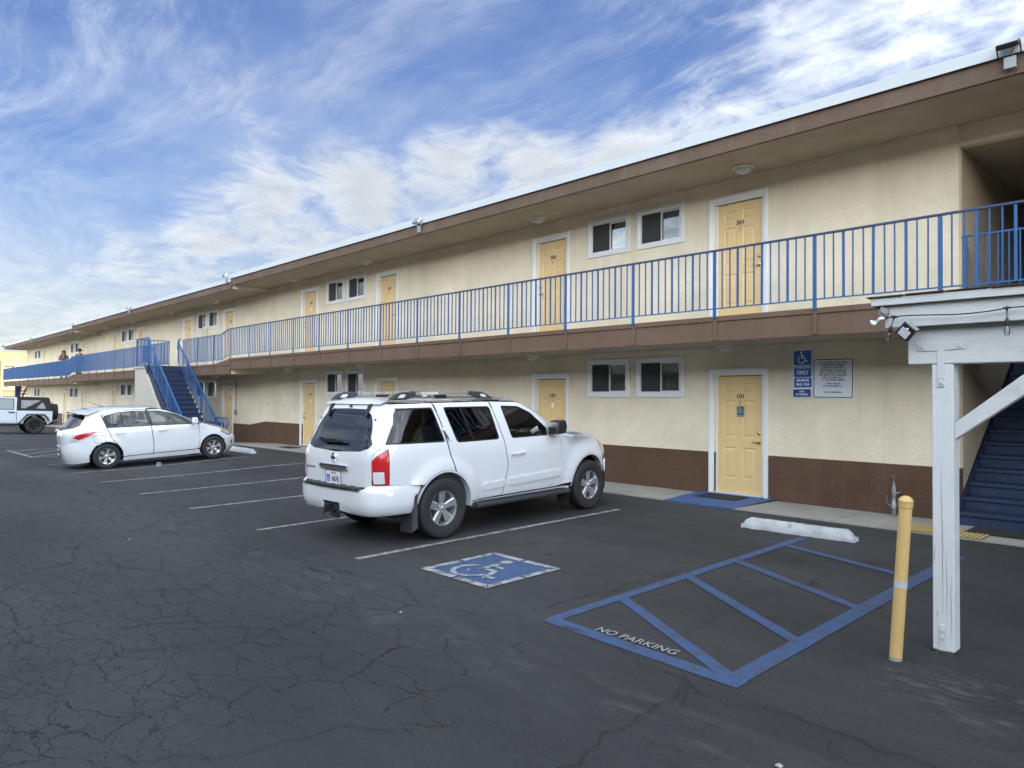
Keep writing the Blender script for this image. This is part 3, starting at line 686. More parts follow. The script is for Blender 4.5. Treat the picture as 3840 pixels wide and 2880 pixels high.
# ---- doors
def bevel_panel(w, h, m):
    """moulded panel seen from the front (-Y): sunk groove round a raised field"""
    mb = MB(); rings = [(0, 0), (.016, .012), (.030, .012), (.062, .003)]
    V = []
    for (i_, d) in rings:
        V += [(-w / 2 + i_, d, -h / 2 + i_), (w / 2 - i_, d, -h / 2 + i_), (w / 2 - i_, d, h / 2 - i_), (-w / 2 + i_, d, h / 2 - i_)]
    F = [(k * 4 + a, k * 4 + (a + 1) % 4, k * 4 + 4 + (a + 1) % 4, k * 4 + 4 + a) for k in range(3) for a in range(4)] + [(12, 13, 14, 15)]
    return mb.add(V, F).mesh('door_panel', m)
PX = [(-.275 + .00, 0), ]
pw = .235
cols_ = (-.178, .178)
rows_ = ((.125, .30), (.42, 1.07), (1.24, 1.79))      # from the top of the leaf
LEAF_H, LEAF_W = 2.035, .43
pan_me = [bevel_panel(pw, b - a, DOOR) for a, b in rows_]
def leaf_mesh():
    xs = [-LEAF_W, LEAF_W]; zs = [0, LEAF_H]; hl = []
    for c in cols_:
        for a, b in rows_:
            h = (c - pw / 2, c + pw / 2, LEAF_H - b, LEAF_H - a); hl.append(h); xs += [h[0], h[1]]; zs += [h[2], h[3]]
    xs = sorted(set(round(v, 4) for v in xs)); zs = sorted(set(round(v, 4) for v in zs)); mb = MB()
    for i in range(len(xs) - 1):
        for j in range(len(zs) - 1):
            if not any(h[0] - 1e-3 < xs[i] and xs[i + 1] < h[1] + 1e-3 and h[2] - 1e-3 < zs[j] and zs[j + 1] < h[3] + 1e-3 for h in hl):
                mb.quad((xs[i], 0, zs[j]), (xs[i + 1], 0, zs[j]), (xs[i + 1], 0, zs[j + 1]), (xs[i], 0, zs[j + 1]))
    for x in (-LEAF_W, LEAF_W): mb.quad((x, 0, 0), (x, .045, 0), (x, .045, LEAF_H), (x, 0, LEAF_H))
    return mb.mesh('door', DOOR)
LEAF = leaf_mesh()
def frame_mesh():
    mb = MB(); o, i = DW + .115, DW
    prof = [(0, -.012), (.0, -.030), (.035, -.034), (.045, -.024), (.085, -.020), (.095, -.010)]   # (inward distance, y)
    def side(sx):
        for k in range(len(prof) - 1):
            (a, ya), (b, yb) = prof[k], prof[k + 1]
            xa, xb = sx * (o - a), sx * (o - b); za, zb_ = DH + .115 - a, DH + .115 - b
            mb.quad((xa, ya, -.03), (xb, yb, -.03), (xb, yb, zb_), (xa, ya, za))
            if sx == 1: mb.quad((xa, ya, za), (xb, yb, zb_), (-xb, yb, zb_), (-xa, ya, za))
        xi = sx * (o - .095)
        mb.quad((xi, -.010, -.03), (xi, .10, -.03), (xi, .10, DH + .02), (xi, -.010, DH + .02))
        mb.quad((sx * o, -.012, -.03), (sx * o, .01, -.03), (sx * o, .01, DH + .115), (sx * o, -.012, DH + .115))
        mb.box(*sorted((sx * (DW - .028), sx * (DW + .02))), .045, .10, -.02, DH)
    side(1); side(-1)
    mb.box(-o + .09, o - .09, -.010, .10, DH - .012, DH + .02)
    return mb.mesh('door_frame', WHITE)
FRAME = frame_mesh()
THR = MB().box(-DW, DW, -.02, .10, -.03, .0).mesh('threshold', mat('threshold', (.55, .56, .56), .5))
THR2 = MB().box(-DW, DW, -.02, .10, -.12, .0).mesh('threshold', MATS['threshold'])
DB = MB().lathe([(0, -.03), (.013, -.03), (.016, -.022), (.030, -.014), (.033, 0)], axis='y', n=16).mesh('deadbolt', BRASS, True)
HD = MB().lathe([(0, -.030), (.014, -.030), (.016, -.012), (.032, -.008), (.034, 0)], axis='y', n=16).box(-.008, .105, -.052, -.036, -.009, .009).lathe([(.0, -.05), (.011, -.05), (.011, -.01)], axis='y', n=10).mesh('door_handle', BRASS, True)
PLQ = MB().box(-.038, .038, -.006, 0, -.038, .038).mesh('viewer_plaque', mat('plaque_tan', (.56, .40, .22), .5))
VIEW = MB().lathe([(0, -.010), (.010, -.010), (.013, 0)], axis='y', n=12).mesh('door_viewer', BRASS, True)
TAG_ = MB().box(-.028, .028, -.005, 0, -.05, .05).mesh('card', mat('card_white', (.85, .84, .78), .5))
num_cache = {}
for (x, z, num, side, st) in DOORS:
    d = link('door', LEAF, motel, loc=(x, WY + .055, z)); far = abs(x) > 36
    link('door_frame', FRAME, d, loc=(0, -.055, 0))
    link('threshold', THR if st == 0 else THR2, d, loc=(0, -.055, 0))
    for c in cols_:
        for k, (a, b) in enumerate(rows_): link('door_panel', pan_me[k], d, loc=(c, 0, LEAF_H - (a + b) / 2))
    link('deadbolt', DB, d, loc=(side * .365, 0, 1.05))
    link('door_handle', HD, d, loc=(side * .365, 0, .90), rot=(0, PI if side > 0 else 0, 0))
    if num:
        key = num
        num_cache[key] = text_mesh('room_number', num, .098, NAVY, .0008, .0035, sx=1.12)
        num_cache[key].transform(FACE_S)
        link('room_number', num_cache[key], d, loc=(.02, -.003, LEAF_H - .355))
    if num in ('101', '201', '202', '103', '203'): link('viewer_plaque', PLQ, d, loc=(.02, 0, LEAF_H - .445)); link('door_viewer', VIEW, d, loc=(.02, -.001, LEAF_H - .50))
    elif num: link('door_viewer', VIEW, d, loc=(.02, 0, LEAF_H - .45)); link('card', TAG_, d, loc=(.02, 0, LEAF_H - .57))
    MB().box(-DW, DW, .11, .16, -.02, DH).build('door_back', DARK, d)
    if num == '101':
        MB().box(-.062, .062, -.008, 0, -.09, .09).build('accessible_plate', mat('plate_teal', (.03, .10, .16), .4), d, loc=(.02, 0, LEAF_H - .615), bevel=.006)
        mb = MB()
        for poly in isa_strokes(.105): mb.add([(p[0] - .052 + .02, -.0105, p[1] - .045 + LEAF_H - .60) for p in poly], [tuple(range(len(poly)))])
        mb.box(-.03, .07, -.0105, -.0085, LEAF_H - .69, LEAF_H - .683).build('accessible_symbol', mat('pale_teal', (.45, .55, .60), .5), d)
# ---- windows
def win_frame():
    mb = MB(); o = HW + .085; oz = HH + .08
    prof = [(0, 0.0), (0, -.026), (.05, -.030), (.058, -.022), (.085, -.016)]
    for k in range(len(prof) - 1):
        (a, ya), (b, yb) = prof[k], prof[k + 1]
        A = [(-o + a, ya, -oz + a), (o - a, ya, -oz + a), (o - a, ya, oz - a), (-o + a, ya, oz - a)]
        B = [(-o + b, yb, -oz + b), (o - b, yb, -oz + b), (o - b, yb, oz - b), (-o + b, yb, oz - b)]
        for i in range(4): mb.quad(A[i], A[(i + 1) % 4], B[(i + 1) % 4], B[i])
    return mb.mesh('window', WHITE)
def sash(w, h, t, y0, y1):
    mb = MB(); mb.box(-w / 2, w / 2, y0, y1, h / 2 - t, h / 2); mb.box(-w / 2, w / 2, y0, y1, -h / 2, -h / 2 + t)
    mb.box(-w / 2, -w / 2 + t, y0, y1, -h / 2 + t, h / 2 - t); mb.box(w / 2 - t, w / 2, y0, y1, -h / 2 + t, h / 2 - t); return mb
WF = win_frame()
WFI = sash(HW * 2, HH * 2, .022, -.016, .09).mesh('window_rail', WHITE)
SL = sash(HW + .02, HH * 2 - .04, .020, .018, .038).mesh('sash', WHITE)
SR = sash(HW + .02, HH * 2 - .04, .026, .040, .060).mesh('sash', WHITE)
SCR = mat('insect_screen', (.030, .031, .032), .7)
CUR1 = mat('curtain_grey', (.27, .31, .29), .8, var=.08); CUR2 = mat('curtain_pale', (.42, .46, .48), .8, var=.08)
GL = glass_mat('window_glass', (.72, .76, .76), 1.0)
GP = MB().box(-HW / 2, HW / 2, 0, .003, -HH + .03, HH - .03).mesh('pane', GL)
GS = MB().box(-HW / 2, HW / 2, 0, .002, -HH + .03, HH - .03).mesh('insect_screen', SCR)
CUa = {}
def curtain(m, w, h):
    mb = MB(); n = 28; V = []
    for i in range(n + 1):
        x = -w / 2 + w * i / n; y = .012 * math.sin(i * 1.9) + .006 * math.sin(i * .7)
        V += [(x, y, -h), (x, y, h)]
    return mb.add(V, [(2 * i, 2 * i + 2, 2 * i + 3, 2 * i + 1) for i in range(n)]).mesh('curtain', m, True)
CU1, CU2 = curtain(CUR1, HW * 2, HH), curtain(CUR2, HW * 2, HH)
for (x, z, st) in WINS:
    w = link('window', WF, motel, loc=(x, WY, z))
    link('window_rail', WFI, w); link('sash', SL, w, loc=(-HW / 2 + .005, 0, 0)); link('sash', SR, w, loc=(HW / 2 - .005, 0, 0))
    link('insect_screen', GS, w, loc=(-HW / 2, .014, 0)); link('pane', GP, w, loc=(-HW / 2, .030, 0)); link('pane', GP, w, loc=(HW / 2, .052, 0))
    link('curtain', CU2 if st else CU1, w, loc=(0, .13, 0))

# ---- balcony railing
YB = RY - .035
def top_rail_mb(pts, w=.048, h=.028):
    mb = MB()
    for a, b in zip(pts[:-1], pts[1:]): mb.bar(a, b, w, h)
    return mb
POST_ME = MB().box(-.025, .025, -.010, .010, -1.06, 0).mesh('post', BLUE)
FOOT_ME = MB().box(-.028, .028, -.012, .012, -1.40, -1.06).mesh('post_bracket', SLABB)
THIN = MB().box(-.008, .008, -.009, .009, -.91, 0).mesh('baluster', BLUE)
THICK = MB().box(-.0165, .0165, -.008, .008, -.91, 0).mesh('baluster', BLUE)
ZT = 4.115
X0R = -2.71; SP = 1.5705
rail1 = top_rail_mb([(-24.74, YB, ZT), (14, YB, ZT)]).build('balcony_railing', BLUEK, motel, bevel=.004)
rb = MB().box(-24.74, 14, YB - .009, YB + .009, 3.195, 3.213).build('bottom_rail', BLUE, rail1)
brnd = random.Random(11)
i = 0; x = -24.70
while True:
    x = X0R - SP * (14 - i)
    if x > 0.6: break
    link('post', POST_ME, rail1, loc=(x, YB, ZT)); link('post_bracket', FOOT_ME, rail1, loc=(x, RY - .014 - .0, ZT))
    for k in range(1, 12):
        xb_ = x + SP * k / 12
        if xb_ > .4: continue
        link('baluster', THICK if k % 3 == 0 else THIN, rail1, loc=(xb_ + brnd.uniform(-.004, .004), YB, ZT), rot=(brnd.uniform(-.003, .003), brnd.uniform(-.004, .004), 0))
    i += 1
def far_run(xa, xb, zt, parent, posts):
    mb = MB(); n = int((xb - xa) / .13)
    for k in range(n + 1):
        x = xa + (xb - xa) * k / n; w = .0165 if k % 3 == 0 else .010
        mb.box(x - w, x + w, YB - .011, YB + .011, zt - .91, zt)
    o = mb.build('balusters', BLUE, parent, kind='stuff')
    for x in posts:
        link('post', POST_ME, parent, loc=(x, YB, zt)); link('post_bracket', FOOT_ME, parent, loc=(x, RY - .014, zt))
z2, z3 = ZT - .15, ZT - .31
# second section, with the small drop beside the joint
r2 = top_rail_mb([(-29.30, YB, z2), (-25.45, YB, z2), (-24.86, YB, ZT - .01), (-24.72, YB, ZT)]).bar((-29.3, YB, z2 - .91), (-25.45, YB, z2 - .91), .018, .018).bar((-25.45, YB, z2 - .91), (-24.8, YB, ZT - .91), .018, .018).build('balcony_railing', BLUE, motel)
far_run(-29.3, -25.45, z2, r2, (-26.2, -27.8, -29.3))
mb = MB()
for k in range(5): x = -25.35 + k * .125; zz_ = z2 + (k + .8) * .03; mb.box(x - .01, x + .01, YB - .007, YB + .007, zz_ - .91, zz_)
mb.build('balusters', BLUE, r2, kind='stuff')
r2b = top_rail_mb([(-47.3, YB, z2), (-30.93, YB, z2)]).bar((-47.3, YB, z2 - .91), (-30.93, YB, z2 - .91), .018, .018).build('balcony_railing', BLUE, motel)
far_run(-47.3, -30.95, z2, r2b, [-30.93 - 1.6 * k for k in range(11)])
r3 = top_rail_mb([(-70.75, YB, z3), (-48.05, YB, z3), (-47.4, YB, z2)]).bar((-70.75, YB, z3 - .91), (-48.05, YB, z3 - .91), .018, .018).bar((-48.05, YB, z3 - .91), (-47.4, YB, z2 - .91), .018, .018).build('balcony_railing', BLUE, motel)
mb = MB()
for k in range(6):
    x = -48.0 + k * .115; zz_ = z3 + (k + .4) * .028; mb.box(x - .012, x + .012, YB - .012, YB + .012, zz_ - .91, zz_)
mb.build('balusters', BLUE, r3, kind='stuff')
far_run(-70.72, -48.05, z3, r3, [-48.7 - 1.66 * k for k in range(14)])
r4 = MB().bar((-70.74, YB, z3), (-70.74, 14.5, z3), .045, .028)
for k in range(34): y = YB + .13 * k; r4.box(-70.747, -70.733, y - .01, y + .01, z3 - .91, z3)
r4.build('balcony_railing', BLUE, motel)

# ---- outer staircase running down along the balcony
st2 = MB().box(-30.9, -29.40, 8.68, RY - .001, 2.62, 2.925)
NS, RISE, RUN = 16, .1795, .2365
zt0 = 2.925; F_ = [(-29.40, zt0 - .001), (-29.40, zt0 - .62)]
bx = -29.4 + RUN * NS; bz = zt0 - RISE * NS
st2.prism([(-29.401, zt0 - .30), (-29.401, zt0 - .62), (bx - .12, bz - .30), (bx, bz - .30), (bx, bz + .02), (-29.2, zt0 - .30)], 'y', 8.74, 9.80)
stair = st2.build('staircase', STEPB, motel)
for k in range(NS):
    xa = -29.4 + RUN * k; zt_ = zt0 - RISE * (k + 1)
    MB().box(xa - .02, xa + RUN + .025, 8.72, 9.86, zt_ - .045, zt_).box(xa - .015, xa + RUN, 8.73, 9.85, zt_ - .30, zt_ - .045).build('step', STEPB, stair, bevel=.006)
MB().prism([(-30.88, 2.62), (-30.88, -.8), (-26.9, -.8), (-26.9, .25), (-28.28, 1.55), (-28.42, 1.62), (-29.8, 2.90), (-30.88, 2.90)], 'y', 8.66, 8.76).box(-30.95, -29.72, 8.62, 8.67, 2.83, 2.90).build('stair_wall', mat('stair_wall_pale', (.52, .49, .41), .9, bump=.008, bscale=28, var=.1, vscale=1.5), motel)
def slope_rail(name, y, pts, drop, parent, newels=(), gap=.125):
    mb = MB()
    for a, b in zip(pts[:-1], pts[1:]): mb.bar((a[0], y, a[1]), (b[0], y, b[1]), .05, .035)
    xs = [p[0] for p in pts]; zs = [p[1] for p in pts]
    for a, b in zip(pts[:-1], pts[1:]):
        if b[0] - a[0] > .3: mb.bar((a[0], y, a[1] - drop), (b[0], y, b[1] - drop), .022, .022)
    o = mb.build(name, BLUE, parent)
    b_ = MB(); x = xs[0] + .06; k = 0
    while x < xs[-1] - .03:
        z = float(np.interp(x, xs, zs)); w = .014 if k % 4 == 0 else .009
        b_.box(x - w, x + w, y - w * .8, y + w * .8, z - drop, z - .01); x += gap; k += 1
    b_.build('balusters', BLUE, o, kind='stuff')
    for nx in newels:
        z = float(np.interp(nx, xs, zs)); MB().box(nx - .028, nx + .028, y - .028, y + .028, z - drop - .15, z + .002).build('newel', BLUE, o)
    return o
slope_rail('stair_railing', 8.73, [(-30.9, 4.0), (-29.46, 4.0)], .95, stair, (-30.9, -29.46))
slope_rail('stair_railing', 8.73, [(-29.42, 3.97), (-29.3, 3.78), (-25.45, .86)], .80, stair, (-28.7, -27.2, -25.5))
slope_rail('stair_railing', 9.86, [(-29.66, 3.60), (-29.62, 3.86), (-29.50, 3.98), (-29.36, 4.0)], .80, stair, ())
slope_rail('stair_railing', 9.88, [(-29.62, 3.84), (-25.75, 1.00), (-24.72, 1.00)], .80, stair, (-28.6, -27.1, -25.7))
MB().tube([(-24.72, 9.88, 1.0), (-24.62, 9.88, .99), (-24.57, 9.88, .93), (-24.57, 9.88, .80), (-24.64, 9.88, .74), (-24.72, 9.88, .66), (-24.72, 9.88, .12)], .024, 8).build('newel', BLUE, stair)
mb = MB().bar((-30.9, 8.73, 4.0), (-30.9, 9.95, 4.0), .045, .03).bar((-30.9, 8.73, 3.09), (-30.9, 9.95, 3.09), .02, .02)
for k in range(9): y = 8.85 + .13 * k; mb.box(-30.91, -30.89, y - .009, y + .009, 3.09, 4.0)
mb.build('stair_railing', BLUE, stair)

# ---- inner staircase in the recess
stair_in = MB().prism([(11.15, .08), (11.15, .27), (15.6, 3.08), (15.6, 2.75)], 'x', -2.855, -2.82).prism([(11.15, .0), (15.6, 2.6), (15.6, 2.9), (11.15, .1)], 'x', -2.82, OPX1).build('staircase', STEPB, motel)
for k in range(16):
    y = 11.13 + .27 * k; z = .10 + .18 * (k + 1)
    MB().box(-2.85 + .03, OPX1 - .01, y - .02, y + .31, z - .05, z).box(-2.85 + .03, OPX1 - .01, y, y + .30, z - .18 if k else -.1, z - .05).build('step', STEPB, stair_in, bevel=.008)
MB().box(-2.90, -2.852, 11.10, 11.36, -.1, .42).build('stair_skirt', STEPB, motel)
MB().prism([(11.36, .42), (11.36, 0), (15.6, 2.8), (15.6, 3.25)], 'x', -2.861, -2.852).build('stair_skirt', mat('skirt_dark', (.012, .016, .03), .7), motel)
MB().box(-2.86, OPX1, 15.45, 17, 2.9, 3.08).build('recess_floor', INC, motel)
gr = top_rail_mb([(-2.85, 11.50, 4.11), (OPX1, 11.50, 4.11)], .04, .025).bar((-2.85, 11.5, 3.20), (OPX1, 11.5, 3.20), .018, .018)
gr = gr.build('stairwell_railing', BLUE, motel)
for k in range(20):
    x = -2.80 + .125 * k
    link('baluster', THIN if k % 7 != 1 else POST_ME, gr, loc=(x, 11.50, 4.10))

# ------------------------------------------------------------------ the opposite wing (behind the camera, seen in reflections) and palms
wing = thing('motel_wing', 'opposite two-storey cream motel wing with a brown pitched roof across the lot', 'motel building', (0, 0, 0))
MB().box(-50, 46, -20, -11.2, -1, 6.3).build('wall', CREAM, wing)
MB().prism([(-21.2, 6.2), (-9.6, 6.2), (-9.6, 6.45), (-15.4, 9.9), (-21.2, 6.45)], 'x', -50.6, 46.6).build('roof', mat('roof_shingle', (.05, .045, .042), .9, bump=.01, bscale=30, var=.2), wing)
MB().box(-50, 46, -11.2, -9.9, 2.9, 3.2).build('balcony_floor', SLABB, wing)
mb = MB().box(-50, 46, -9.95, -9.9, 4.15, 4.2)
for k in range(480): mb.box(-50 + k * .2, -50 + k * .2 + .02, -9.94, -9.91, 3.3, 4.15)
mb.build('balcony_railing', BLUE, wing)
for k in range(16):
    x = -46 + 5.6 * k
    for z in (.1, 3.2): MB().box(x, x + .95, -11.2, -11.16, z, z + 2.1).build('door', DOOR, wing)
    for z in (1.5, 4.6): MB().box(x + 1.8, x + 2.9, -11.2, -11.17, z, z + .75).build('window', SCR, wing)
BARK = mat('palm_bark', (.10, .085, .07), .95, bump=.03, bscale=12, var=.3)
FROND = mat('palm_frond', (.050, .070, .022), .6, var=.35, vscale=5)
DEADF = mat('palm_skirt', (.16, .12, .07), .9, var=.3, vscale=6)
def palm(x, y, h, r, seed, label):
    rr = random.Random(seed); t = thing('palm_tree', label, 'palm tree', (x, y, 0))
    bend = (rr.uniform(-.8, .8), rr.uniform(-.8, .8))
    pts = [(bend[0] * (k / 8) ** 2, bend[1] * (k / 8) ** 2, h * k / 8 - .2) for k in range(9)]
    MB().tube(pts, [.34 - .012 * k for k in range(9)], 12).build('trunk', BARK, t, smooth=True)
    c = Vector(pts[-1]); mb = MB(); dd = MB()
    for n in range(46):
        a = rr.uniform(0, 2 * PI); el = rr.uniform(-1.15, 1.25); m_ = mb if el > -.75 else dd
        L = r * rr.uniform(.75, 1.05); d = Vector((math.cos(a), math.sin(a), 0)); prev = c.copy(); N = 7
        sx_ = []
        for k in range(1, N + 1):
            e = el - .16 * k; p = prev + (d * math.cos(e) + Vector((0, 0, 1)) * math.sin(e)) * (L / N); sx_.append((prev, p)); prev = p
        side_ = d.cross(Vector((0, 0, 1)))
        for k, (p, q) in enumerate(sx_):
            w = .62 * r * (.25 if k < 2 else (1 - (k - 3) / 6.0)) * .5
            for s_ in (1, -1):
                for u in (0, .5):
                    o_ = p.lerp(q, u); tip = o_ + side_ * s_ * w + (q - p) * .9 + Vector((0, 0, -.18 * r * abs(w)))
                    m_.add([o_, o_ + (q - p) * .28, tip], [(0, 1, 2)])
    mb.build('crown', FROND, t); dd.build('frond_skirt', DEADF, t)
    return t
palm(-9.5, -7.6, 9.5, 2.3, 1, 'tall fan palm behind the lot, second from the near end of the opposite wing')
palm(-15.5, -24.0, 15, 2.3, 2, 'tallest thin palm rising behind the opposite roof')
palm(-4.0, -26.0, 13, 2.4, 3, 'palm rising behind the opposite roof straight behind the parked cars')
palm(4.5, -7.4, 5.2, 2.1, 4, 'short palm in front of the opposite wing near its middle')

office = thing('added_office', 'added unseen single-storey cream office that darkens low reflections in the SUV', 'building', (14, 0, 0))  # added out of view to darken car reflections and block low sky
MB().box(-4, 7, -7.5, 6.5, -1, 3.3).build('wall', CREAM, office)
MB().box(-4.03, -4, -7.5, 6.5, -1, .85).build('painted_base', BROWN, office)
MB().box(-5.0, 7.6, -8.1, 7.1, 3.3, 3.65).build('roof', FASC, office)
for y in (-6, -3.2, 1.2, 3.8): MB().box(-4.05, -4, y, y + 1.7, 1.1, 2.3).build('window', SCR, office)
MB().box(-4.05, -4, -.6, .5, .05, 2.15).build('door', DOOR, office)
palm(6.5, -5.6, 4.2, 1.9, 6, 'added unseen short palm beside the added office')  # unseen palm added with the office for darker reflections

# ------------------------------------------------------------------ white timber canopy at the right
WOOD = mat('white_painted_wood', (.58, .59, .59), .55, bump=.0016, bscale=5, var=.06, vscale=2, speck=(.35, (.42, .42, .41), 6))
def woodgrain(m, axis):
    nt = m.node_tree; b = nt.nodes['Principled BSDF']; N = nt.nodes.new; L = nt.links.new
    g = N('ShaderNodeNewGeometry'); mp = N('ShaderNodeMapping'); L(g.outputs['Position'], mp.inputs[0])
    mp.inputs['Scale'].default_value = (1.2, 20, 20) if axis == 'x' else (24, 24, 1.0)
    n = N('ShaderNodeTexNoise'); L(mp.outputs[0], n.inputs['Vector']); n.inputs['Scale'].default_value = 1.6; n.inputs['Detail'].default_value = 5; n.inputs['Distortion'].default_value = 1.6
    w = N('ShaderNodeMath'); w.operation = 'PINGPONG'; w.inputs[1].default_value = .09; L(n.outputs[0], w.inputs[0])
    bn = N('ShaderNodeBump'); bn.inputs['Distance'].default_value = .010; L(w.outputs[0], bn.inputs['Height']); L(bn.outputs[0], b.inputs['Normal'])
WOODX = mat('white_beam_wood', (.61, .62, .61), .55, var=.07, vscale=2, speck=(.4, (.40, .40, .38), 5)); woodgrain(WOODX, 'x')
WOODZ = mat('white_post_wood', (.64, .66, .665), .55, var=.05, vscale=2, speck=(.3, (.45, .45, .44), 6)); woodgrain(WOODZ, 'z')
can = thing('timber_canopy', 'white timber canopy on one bolted post with a diagonal brace at the right edge', 'canopy', (-1.54, 5.78, 0))
CO = Vector((-1.54, 5.78, 0))
def cb(mb, name, m, **k):
    mb.v = [(a - CO.x, b - CO.y, c) for a, b, c in mb.v]; return mb.build(name, m, can, **k)
pg = gz(-1.54, 5.78)
post = cb(MB().box(-1.612, -1.477, 5.717, 5.852, pg + .02, 2.052), 'post', WOODZ, bevel=.006)
cb(MB().box(-1.60, -1.49, 5.73, 5.84, pg - .02, pg + .02), 'post_base', STEEL)
cb(MB().box(-1.767, 4.0, 5.717, 5.84, 2.055, 2.36), 'beam', WOODX, bevel=.008)
cb(MB().box(-1.897, 4.0, 5.640, 5.680, 2.325, 2.486), 'rim_board', WOODX, bevel=.004)
cb(MB().box(-1.980, 4.0, 5.600, 5.638, 2.488, 2.545), 'fascia_board', WOODX, bevel=.003)
cb(MB().box(-1.98, 4.0, 5.64, 7.2, 2.488, 2.52), 'roof', mat('shingle_dark', (.05, .04, .035), .95, bump=.006, bscale=30))
for k in range(24):
    x = -2.01 + k * .26; cb(MB().box(x + .004, x + .25, 5.585, 5.80, 2.547 + .002 * (k % 3), 2.556 + .003 * (k % 2)), 'shingle', MATS['shingle_dark'])
cb(MB().box(-1.86, -1.80, 5.70, 7.1, 2.36, 2.486), 'rafter', WOOD); 
for k in range(1, 8): cb(MB().box(-1.84 + .6 * k, -1.79 + .6 * k, 5.845, 7.1, 2.36, 2.486), 'rafter', WOOD)
cb(MB().prism([(-1.476, 1.640), (-1.476, 1.525), (-.80, 2.055), (-.98, 2.055)], 'y', 5.735, 5.83), 'brace', WOODX, bevel=.004)
# T strap and bolts
sp = cb(MB().prism([(-1.71, 2.205), (-1.71, 2.148), (-1.578, 2.148), (-1.578, 1.89), (-1.532, 1.89), (-1.532, 2.152), (-1.398, 2.156), (-1.398, 2.205)], 'y', 5.711, 5.7165), 'strap_plate', WOOD, bevel=.002)
def bolt(x, z, r, par):
    MB().lathe([(0, -.012), (r * .9, -.012), (r, -.008), (r, 0)], c=(x - CO.x, 5.711 - CO.y, z), axis='y', n=6 if r > .01 else 8).build('bolt', WOOD, par)
for x, z, r in ((-1.675, 2.178, .011), (-1.435, 2.180, .011), (-1.553, 1.925, .011), (-1.540, 1.910, .008), (-1.695, 2.192, .0035), (-1.66, 2.192, .0035), (-1.69, 2.160, .0035), (-1.65, 2.162, .0035), (-1.455, 2.192, .0035), (-1.41, 2.194, .0035), (-1.45, 2.165, .0035), (-1.565, 1.95, .0035), (-1.54, 1.955, .0035), (-1.568, 1.90, .0035)):
    bolt(x, z, r, sp)
bp = cb(MB().box(-1.575, -1.530, 5.711, 5.7165, pg + .02, pg + .20), 'base_plate', WOOD, bevel=.003)
for z in (.165, .115): bolt(-1.553, pg + z, .013, bp)
bolt(-1.553, pg + .14, .004, bp)
CHK = mat('wood_check', (.20, .20, .20), .9)
for x0c, z0c, z1c, seed_ in ((-1.548, .25, 1.32, 1), (-1.525, .24, .72, 2), (-1.600, .62, .74, 3), (-1.580, .24, .30, 4), (-1.50, .10, .55, 5)):
    rr = random.Random(seed_); V = []; n = 40; x = x0c
    for k in range(n + 1):
        x += rr.uniform(-.0014, .0014); w = .0016 * math.sin(PI * (k + .4) / (n + .8)) + .0003; z = pg + z0c + (z1c - z0c) * k / n
        V += [(x - w - CO.x, 5.7163 - CO.y, z), (x + w - CO.x, 5.7163 - CO.y, z)]
    MB().add(V, [(2 * k, 2 * k + 1, 2 * k + 3, 2 * k + 2) for k in range(n)]).build('wood_check', CHK, post)

# solar floodlight on the canopy corner
sf = thing('solar_floodlight', 'black square solar floodlight tilted on the corner of the white canopy', 'floodlight', (-1.735, 5.60, 2.29))
sfm = Matrix.Rotation(R(44), 4, 'Y') @ Matrix.Rotation(R(16), 4, 'X')
def sfb(mb, name, m, **k):
    me = mb.mesh(name, m); me.transform(sfm); return link(name, me, sf, **k)
sfb(MB().prism([(-.052, -.052), (.052, -.052), (.052, .052), (-.052, .052)], 'y', -.035, .0).prism([(-.042, -.042), (.042, -.042), (.042, .042), (-.042, .042)], 'y', -.0, .022), 'housing', BLACKP, bevel=.005)
sfb(MB().box(-.036, .036, -.0375, -.0355, -.040, .022), 'lens', mat('lens_pale', (.62, .63, .64), .25))
sfb(MB().lathe([(0, -.046), (.006, -.044), (.0085, -.037), (.0085, -.034)], c=(-.0, 0, .027), axis='y', n=12), 'sensor', SIGNW)
sfb(MB().box(-.05, .05, -.028, .018, .053, .056), 'solar_cell', mat('solar_cell', (.25, .28, .30), .2))
# string lights
sl = thing('string_lights', 'black festoon cable with clear bulbs strung along the white canopy board', 'string lights', (-1.9, 5.60, 2.38))
SO = Vector((-1.9, 5.60, 2.38))
def slb(mb, name, m, **k):
    mb.v = [(a - SO.x, b - SO.y, c - SO.z) for a, b, c in mb.v]; return mb.build(name, m, sl, **k)
cab = [(-1.93, 5.585, 2.388), (-1.88, 5.585, 2.390), (-1.80, 5.585, 2.400), (-1.72, 5.59, 2.401), (-1.58, 5.595, 2.394), (-1.46, 5.595, 2.386), (-1.35, 5.595, 2.386), (-1.25, 5.595, 2.391), (-1.17, 5.595, 2.400), (-1.14, 5.595, 2.405), (-1.03, 5.595, 2.407), (-.8, 5.595, 2.39), (-.5, 5.595, 2.40), (0, 5.595, 2.38), (1.5, 5.595, 2.40), (4, 5.595, 2.40)]
slb(MB().tube(cab, .0045, 8), 'cable', BLACKP, smooth=True)
BULB = glass_mat('bulb_glass', (.86, .86, .84), 1.0, .05)
